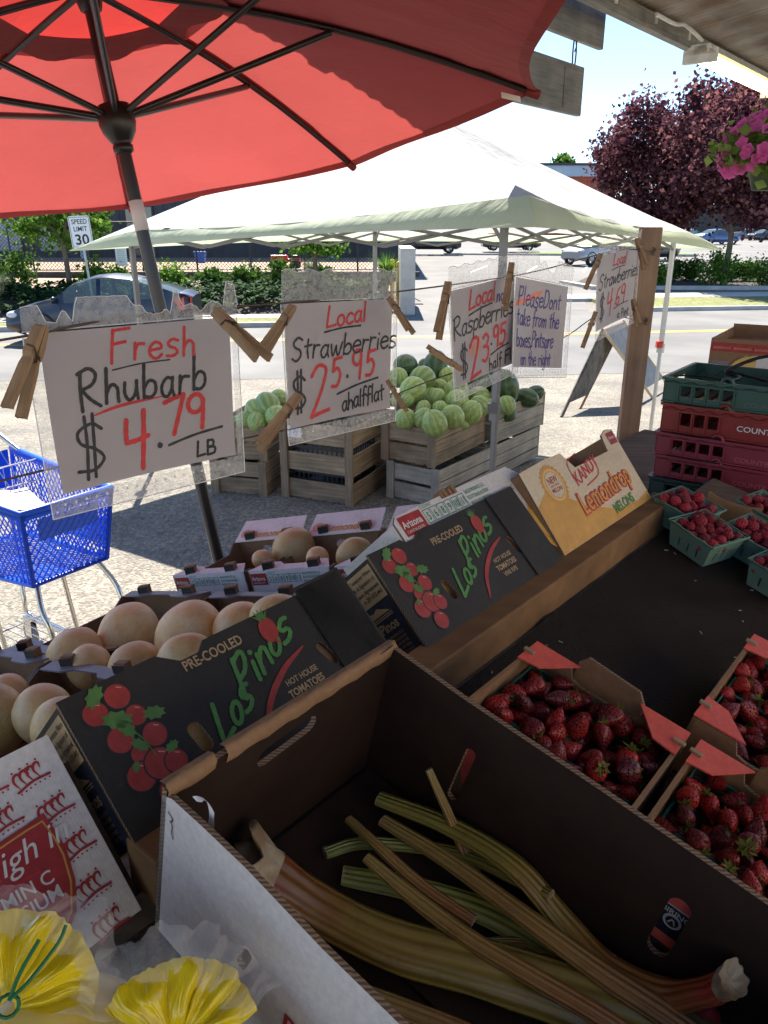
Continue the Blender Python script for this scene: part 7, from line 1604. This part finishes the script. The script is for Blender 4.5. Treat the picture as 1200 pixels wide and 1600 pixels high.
# ---------------------------------------------------------------- raspberries
def raspmat():
    m, nt, p, out = newmat('raspberry'); oi = nt.nodes.new('ShaderNodeObjectInfo'); cc = ramp(nt, oi.outputs['Random'], [(0, (.14, .008, .018)), (1, (.36, .018, .035))]); nt.links.new(cc, p.inputs['Base Color']); p.inputs['Roughness'].default_value = .5; p.inputs['Subsurface Weight'].default_value = .1; p.inputs['Subsurface Radius'].default_value = (.3, .04, .04)
    MATS['raspberry'] = m
raspmat(); mat('pulp_green', (.12, .22, .165), (.17, .29, .22), 10, .9, .5, 120, .002, lo=.3, hi=.7); RBM = []
for k in range(3):
    mb = MB(); rn = random.Random(k + 5)
    for i in range(62):
        ph = math.acos(1 - 2 * (i + .5) / 62 * .9); th = i * 2.39996; d = Vector((math.sin(ph) * math.cos(th), math.sin(ph) * math.sin(th), math.cos(ph) * 1.15)); mb.add(*ellipsoid_vs(.26, .26, .26, 8, 6), m=0, smooth=True, M=T(*(d * .80 + Vector((rn.uniform(-.03, .03),) * 3))))
    mb.add(*ellipsoid_vs(.8, .8, .9, 10, 8), m=0); RBM.append(mb.build('raspberry', ['raspberry'], link=False).data)
def rasp_place(label, group):
    def f(Mf, p, rn):
        o = bpy.data.objects.new('raspberry', rn.choice(RBM)); col.objects.link(o); ax = Vector((rn.gauss(0, 1), rn.gauss(0, 1), rn.gauss(.2, .8))).normalized(); o.matrix_world = Mf @ T(*p[:3]) @ frame((0, 0, 0), ax.orthogonal(), ax) @ Matrix.Scale(p[3] * .98, 4); tag(o, label, 'raspberry', group)
    return f
def pulp_basket(px, py, turn, label, blabel, seed, w_=.105, up=0.0, Hh=.055, n=40):
    r = ray(px, py); ti = math.tan(T13); t_ = (1.404 + up - .52 * ti - CAM_H) / (r.z - r.dot(VB) * ti); p = Vector((0, 0, CAM_H)) + r * t_
    M_ = fr(p.dot(VA), p.dot(VB), p.z + .002, T13, R(turn)); t = thing('pulp_basket', label, 'basket', M_, 'pale green pulp baskets of raspberries'); a, b = w_ * .41, w_ / 2; mb = MB(); mi = MB()
    for q in range(4):
        Mq = RZ(q * math.pi / 2)
        # wall with slots, leaning outwards
        holes = [slot(x, Hh * .36, .022, .0045, R(90)) for x in (-.022, 0, .022)]
        n_ = 10; top = [(b * 1.0 * (1 - 2 * i / n_), Hh + .0022 * math.sin(i * 2.1 + seed)) for i in range(n_ + 1)]
        wl = MB(); wl.panel([(-a, 0), (a, 0)] + top, holes, .003, None, (0, 0, 0)); lean = math.atan((b - a) / Hh)
        mb.add(wl.v, wl.f, 0, False, Mq @ T(0, -a, 0) @ RX(lean)); 
    mb.box(-a, a, -a, a, 0, .003); mb.build('body', ['pulp_green'], t, bevel=0)
    rm = MB(); b2 = b + .003; rm.tube([(-b2, -b2, Hh), (b2, -b2, Hh), (b2, b2, Hh), (-b2, b2, Hh), (-b2, -b2, Hh)], .0024, 6, caps=False); rm.build('rim', ['pulp_green'], t)
    pile(M_, -b + .004, b - .004, -b + .004, b - .004, (.026), Hh + .004, n, .0085, .0115, seed, rasp_place(blabel, 'raspberries in the ' + blabel.split(' in the ')[1]), .022)
pulp_basket(1093, 862, -20, 'pulp basket of raspberries standing in front on the black mat', 'raspberry heaped in the front basket', 3)
pulp_basket(1063, 822, -12, 'pulp basket of raspberries at the far left by the ridge rail', 'raspberry heaped in the far left basket', 4)
pulp_basket(1172, 868, -14, 'pulp basket of raspberries behind the front one, to its right', 'raspberry heaped in the basket right of the front one', 5)
pulp_basket(1216, 924, -14, 'pulp basket of raspberries cut by the right edge', 'raspberry heaped in the basket at the right edge', 6)
pulp_basket(1190, 826, -14, 'pulp basket of raspberries furthest back, beside the red crates', 'raspberry heaped in the furthest basket', 7)
r = ray(1122, 850); M_ = fr(1.66, .47, 1.395, T13, R(-12)); mb = MB(); mb.panel([(0, 0), (.115, 0), (.115, .058), (.085, .05), (.03, .05), (0, .06)], [], .004, None, (0, 0, 1)); mb.M = T(0, 0, 0)
tag(mb.build('cardboard_divider', ['card_brown', 'card_edge'], None, M_ @ RZ(R(-62)) @ T(.0, .03, 0)), 'brown cardboard divider behind the raspberry baskets', 'cardboard')

# ---------------------------------------------------------------- stacked harvest crates at the right
for nm, c, c2 in (('crate_green', (.020, .065, .050), (.028, .085, .065)), ('crate_red', (.19, .014, .011), (.24, .020, .014)), ('crate_maroon', (.19, .022, .04), (.24, .03, .05)), ('crate_dark', (.012, .035, .035), (.02, .05, .05)), ('crate_old_red', (.28, .025, .03), (.33, .035, .04))): mat(nm, c, c2, 5, .42)
mat('bail_wire', (.015, .015, .018), rough=.3, metallic=.6); mat('ink_pale', (.62, .62, .60), rough=.5); mat('ink_faint', (.09, .11, .10), rough=.5); mat('ink_faint_red', (.42, .10, .12), rough=.5)
O_ = Vector((.728, 1.988, 0)); Xd = Vector((.80, -.60, 0)).normalized()
def zof(py): return at_y(1022, py, 1.988).z
lay = [(588, 627, 'crate_green', 'dark green harvest crate with wire handles on top of the stack', 'ink_faint'), (628, 672, 'crate_red', 'bright red harvest crate with white lettering, second from the top', 'ink_pale'), (673, 707, 'crate_maroon', 'faded maroon harvest crate, third from the top', 'ink_faint_red'),
       (708, 741, 'crate_maroon', 'faded maroon harvest crate, fourth from the top', 'ink_faint_red'), (742, 775, 'crate_dark', 'dark blue-green harvest crate, fifth from the top', 'ink_faint'), (776, 822, 'crate_old_red', 'dull red harvest crate at the bottom of the stack', 'ink_faint_red')]
CW, CD = .42, .27
for k, (ya, yb, mt, lb, ink) in enumerate(lay):
    z1, z0 = zof(ya), zof(yb) + .001; h = z1 - z0; jig = (.0, .004, -.003, .002, -.006, .0)[k]
    M_ = frame((O_.x + jig, O_.y, z0), Xd, (0, 0, 1)); t = thing('harvest_crate', lb, 'crate', M_, 'stacked plastic harvest crates'); ms = [mt, ink, 'bail_wire']
    nh = 3 if k == 1 else 4; x0 = .045 if k != 1 else .05; pit = .034
    mb = MB(); holes = [[(x0 + q * pit, h * .26), (x0 + q * pit + pit * .72, h * .26), (x0 + q * pit + pit * .72, h * .70), (x0 + q * pit, h * .70)] for q in range(nh)]
    mb.panel([(0, 0), (CW, 0), (CW, h), (0, h)], holes, .004, None, (0, 0, 0)); mb.box(-.004, CW + .004, -.007, 0, h - .006, h); mb.box(0, CW, -.004, 0, h * .74, h * .76 + .002); mb.box(-.002, CW, -.005, 0, 0, .004)
    for q in range(nh + 1): mb.box(x0 - pit * .2 + q * pit, x0 - pit * .2 + q * pit + .003, -.005, 0, 0, h * .8)
    for q in range(9): xa = q * CW / 9; mb.tube([(xa, -.002, h * .77), (xa + CW / 18, -.002, h - .008), (xa + CW / 9, -.002, h * .77)], .0014, 4)
    typed(mb, 'COUNTRY FARMS', .20 if k != 1 else .188, h * (.16 if k != 1 else .34), .0195 if k == 1 else .017, 1, None, wsc=1.15, bold=.012, y=-.0012); mb.build('side_panel', ms, t)
    mb = MB(); mb.panel([(0, 0), (CW, 0), (CW, h), (0, h)], [], .004, T(0, CD, 0), (0, 0, 0)); mb.box(-.004, CW + .004, CD + .004, CD + .010, h - .006, h)
    if k == 0: 
        for q in range(8): mb.tube([(q * CW / 8, CD - .002, h * .35), ((q + .5) * CW / 8, CD - .002, h * .8), ((q + 1) * CW / 8, CD - .002, h * .35)], .0012, 4)
    mb.build('side_panel', ms, t)
    for x in (0, CW - .004):
        mb = MB(); Mx = T(x + .004, 0, 0) @ RZ(R(90)); hl = [slot(CD * .5, h * .62, .085, .016)] if k == 0 else [slot(CD * .5, h * .6, .08, .012)]
        mb.panel([(0, 0), (CD, 0), (CD, h), (0, h)], hl, .004, Mx, (0, 0, 0)); mb.box(x - (.006 if x == 0 else -.004), x + (0 if x == 0 else .010), 0, CD, h - .006, h); mb.build('end_panel', ms, t)
    mb = MB()
    for q in range(12): mb.box(.004 + q * CW / 12, .004 + q * CW / 12 + .02, .004, CD - .004, .001, .004)
    mb.build('base_grid', ms, t)
    for x in (.155, .40):
        if x > CW: continue
        mb = MB(); c = [(x + .014 * math.cos(a), -.004, h - .004 + .016 * math.sin(a)) for a in [math.pi * q / 10 for q in range(11)]]; mb.tube(c, .0045, 6); mb.build('handle_ring', ms, t)
    mb = MB()
    if k == 0:
        mb.tube(catmull([(.155, -.004, h + .004), (.11, .02, h + .006), (.06, .03, h + .004), (.02, .01, h + .002)]), .0022, 6)
        mb.tube(catmull([(.155, .0, h + .004), (.165, .07, h + .006), (.125, .10, h + .012), (.20, .16, h + .05), (.32, .16, h + .055), (.46, .15, h + .05)]), .0045, 8); mb.tube(catmull([(.130, .10, h + .012), (.25, .06, h + .002), (.40, .02, h - .002)]), .0030, 6)
        mb.tube(catmull([(.28, CD - .02, h + .0), (.29, CD - .02, h + .018), (.31, CD - .02, h + .02), (.325, CD - .02, h + .0)]), .004, 6)
    else: mb.tube(catmull([(.155, -.008, h + .004), (.10, -.011, h + .002), (.03, -.010, h + .003)]), .0022, 6)
    mb.build('wire_handle', ['bail_wire'], t)
mb = MB(); mb.box(.16, .20, .10, .15, .02, .028); mb.box(.23, .33, .14, .18, .02, .035, 1); tag(mb.build('paper_scraps', ['bin_blue', 'ink_light'], None, frame((O_.x, O_.y, zof(627)), Xd, (0, 0, 1)), bevel=.002), 'blue and pink scraps lying in the top green crate', 'scraps')
# banana carton behind
p = at_t(1112, 528, 2.62); H_ = .27; M_ = frame((p.x, p.y, p.z - H_), (.83, -.55, 0), (0, 0, 1)); t = thing('produce_carton', 'brown banana carton with a red band behind the harvest crates', 'carton', M_)
ms = ['card_brown', 'card_brown', 'card_edge', 'ink_tomato', 'ink_lemon', 'ink_black', 'ink_white', 'ink_bluegrey', 'ink_light']
mb = MB(); W_ = .5; mb.panel([(0, 0), (W_, 0), (W_, H_), (0, H_)], [], .005, None, (0, 1, 2)); mb.decal([(.001, H_ - .042), (W_, H_ - .042), (W_, H_ - .012), (.001, H_ - .012)], 3)
for q in range(6): typed(mb, 'BANANAS', .01 + q * .065, H_ - .033, .011, 8, wsc=1.1, y=-.001)
def bz(l): return [(x * .52, H_ + (z) * .52 - .012) for x, z in l]
mb.decal(bz([(.20, -.24), (.13, -.17), (.16, -.12), (.22, -.075), (.31, -.068), (.33, -.13), (.32, -.25), (.25, -.30)]), 4); stroke(mb, bz([(.12, -.15), (.17, -.10), (.26, -.07)]), .0016, 5, -.001); stroke(mb, bz([(.15, -.21), (.22, -.13), (.33, -.09)]), .0016, 5, -.0012)
mb.decal([(.150, H_ - .13), (.30, H_ - .13), (.30, H_ - .048), (.150, H_ - .048)], 6, -.0016)
for q, w_ in enumerate(('BANANAS', 'PREMIUM')): typed(mb, w_, .066, H_ - .074 - q * .019, .016, 7, rot=math.pi, bold=.02, y=-.0008, wsc=.82)
hand(mb, 'Local', .20, H_ - .070, .012, .0011, 5, wsc=1.6, y=-.002); hand(mb, 'berries', .205, H_ - .092, .012, .0011, 5, wsc=1.3, y=-.002)
mb.build('side_panel', ms, t)
for q, (a, b) in enumerate((((0, .005), None), ((W_ - .005, W_), None))): mb = MB(); mb.box(a[0], a[1], .005, .38, 0, H_); mb.build('end_panel', ['card_brown'], t)
mb = MB(); nt_ = [(0, 0), (W_, 0), (W_, H_ + .012), (.20, H_ + .012), (.195, H_ + .002), (.165, H_ + .002), (.16, H_ + .012), (0, H_ + .012)]; mb.panel(nt_, [], .005, T(0, .38, 0), (0, 1, 2)); mb.build('side_panel', ms, t)
mb = MB(); mb.box(.005, .17, .05, .33, H_ - .035, H_ - .030); mb.build('inner_flap', ['card_brown'], t)
mb = MB(); mb.box(-.1, .9, -.05, .6, -.06, 0); tag(mb.build('wooden_bench', ['wood_old'], None, M_ @ T(0, 0, -.002)), 'wooden bench under the banana carton', 'bench')

# ---------------------------------------------------------------- yellow bags at the lower left
mat('plastic_yellow', (.86, .66, .012), (.80, .60, .008), 9, .22, .3, 18, .006, coat=.6, transl=.2); mat('tie_green', (.01, .14, .05), rough=.5); mat('print_red', (.62, .12, .06), rough=.35); mat('print_green', (.015, .10, .03), rough=.35)
filmmat('film_bag', (.86, .85, .85), .14, .05, 22)
def bag(label, px, py, t0, tilt, a0, a1, R0, R1, seed, body, tie=True, group='yellow bags at the lower left'):
    p = at_t(px, py, t0); zl = -ray(px, py).normalized(); xl = Vector((1, 0, 0)); M_ = frame(p, xl - zl * xl.dot(zl), zl); M_ = M_ @ RX(R(-tilt)); t = thing('yellow_bag', label, 'bag', M_, group); rn = random.Random(seed)
    def fan(mb, r0, r1, amp, zo, n=260, rows=22, jag=.03, m=0, lobes=()):
        vs = []; off = rn.uniform(0, 50)
        for i in range(n + 1):
            u = i / n; th = R(a0 + (a1 - a0) * u); edge = r1 * (1 + jag * noise.noise(Vector((u * 9, off, 0))) * 2 + jag * noise.noise(Vector((u * 30, off, 5)))) * (1 + sum(h * math.exp(-((u - c) / w_) ** 2) for c, w_, h in lobes))
            for j in range(rows + 1):
                v = j / rows; r = r0 + (edge - r0) * v
                fold = abs(noise.noise(Vector((u * 7, off + 3, v * .6)))) * 2.0 + .6 * abs(noise.noise(Vector((u * 15 + v * 1.6, off + 9, v * 2.1)))) * .45 + abs(noise.noise(Vector((u * 40, off, v * 2.2)))) * .12
                z = .0035 * noise.noise(Vector((r * 70 * math.cos(th), r * 70 * math.sin(th), off))) + amp * (fold - .5) * min(1, v * 2.2) * (1 - .25 * v) + .012 * math.sin(v * 2.6) + zo * v
                sl_ = .020 * noise.noise(Vector((u * 5, off + 20, v * 2))) * v; th2 = th + sl_ / max(r, .01) * .5
                vs.append((r * math.cos(th2), r * math.sin(th2), z))
        mb.add(vs, [(i * (rows + 1) + j, (i + 1) * (rows + 1) + j, (i + 1) * (rows + 1) + j + 1, i * (rows + 1) + j + 1) for i in range(n) for j in range(rows)], m, True)
    R0_, R1_, lob0, lob1 = R0[0], R1[0], R0[1], R1[1]
    mb = MB(); fan(mb, .004, R0_, .012 if tie else .008, 0, lobes=lob0); mb.build('gathered_top', ['plastic_yellow'], t)
    mb = MB(); fan(mb, R0_ * .5, R1_, .014, .006, jag=.05, lobes=lob1); mb.build('clear_film', ['film_bag'], t)
    bx_, by_, rx_, ry_, wa, wb = body; mb = MB(); vs, fs = ellipsoid_vs(rx_, ry_, .045, 64, 36, lambda q: 1 + .05 * noise.noise(q * 2.2 + Vector((seed, 0, 0))) + .03 * abs(noise.noise(q * 6 + Vector((seed, 3, 0))))); mb.add(vs, fs, 0, True, T(bx_, by_, -.040)); bo = mb.build('body', ['plastic_yellow'], t)
    mb = MB()
    for (wd, m_, zz) in ((.0150, 1, .0030), (.0082, 2, .0036)):
        vs = []
        for i in range(61):
            th = R(wa + (wb - wa) * i / 60); rr = .80
            for e in (-1, 1):
                q = rr + e * (wd * (1 + (.12 * math.sin(i * 1.7) if m_ == 1 else 0))) / rx_ / 2; x, y = q * math.cos(th), q * math.sin(th); zq = math.sqrt(max(0, 1 - x * x - y * y)); vs.append((bx_ + x * rx_, by_ + y * ry_, -.040 + zq * .045 * 1.04 + zz))
        mb.add(vs, [(2 * i, 2 * i + 1, 2 * i + 3, 2 * i + 2) for i in range(60)], m_, True)
    mb.build('printed_band', ['plastic_yellow', 'print_red', 'print_green'], bo)
    if tie: mb = MB(); vs, fs = ellipsoid_vs(rx_ * 1.08, ry_ * 1.08, .050, 64, 36, lambda q: 1 + .07 * noise.noise(q * 3 + Vector((seed, 0, 8))) + .05 * abs(noise.noise(q * 8))); mb.add(vs, fs, 0, True, T(bx_, by_, -.040)); mb.build('outer_film', ['film_bag'], bo)
    if tie:
        mb = MB(); mb.tube([(.0065 * math.cos(a), .0065 * math.sin(a), .010 + .001 * math.sin(a * 3)) for a in [k * .6 for k in range(12)]], .0013, 5); mb.tube(catmull([(0, .003, .012), (.003, .018, .020), (.010, .036, .024)]), .0014, 5); mb.tube(catmull([(.0, .003, .013), (.010, .014, .020), (.022, .034, .024), (.025, .045, .022)]), .0013, 5); mb.build('twist_tie', ['tie_green'], t)
bag('yellow bag gathered with a green twist tie at the bottom left corner', 12, 1574, .50, 4, -8, 185, (.054, ((.5, .2, .06),)), (.068, ((.30, .08, .12), (.6, .2, .05))), 5, (.044, -.026, .064, .052, -30, 62))
bag('yellow bag with folded clear top, right of the twist-tied one', 275, 1650, .50, 2, 28, 152, (.056, ((.25, .12, .05), (.7, .1, -.05))), (.074, ((.42, .07, .10), (.85, .08, .10))), 9, (.012, -.034, .062, .055, 10, 30), tie=False)
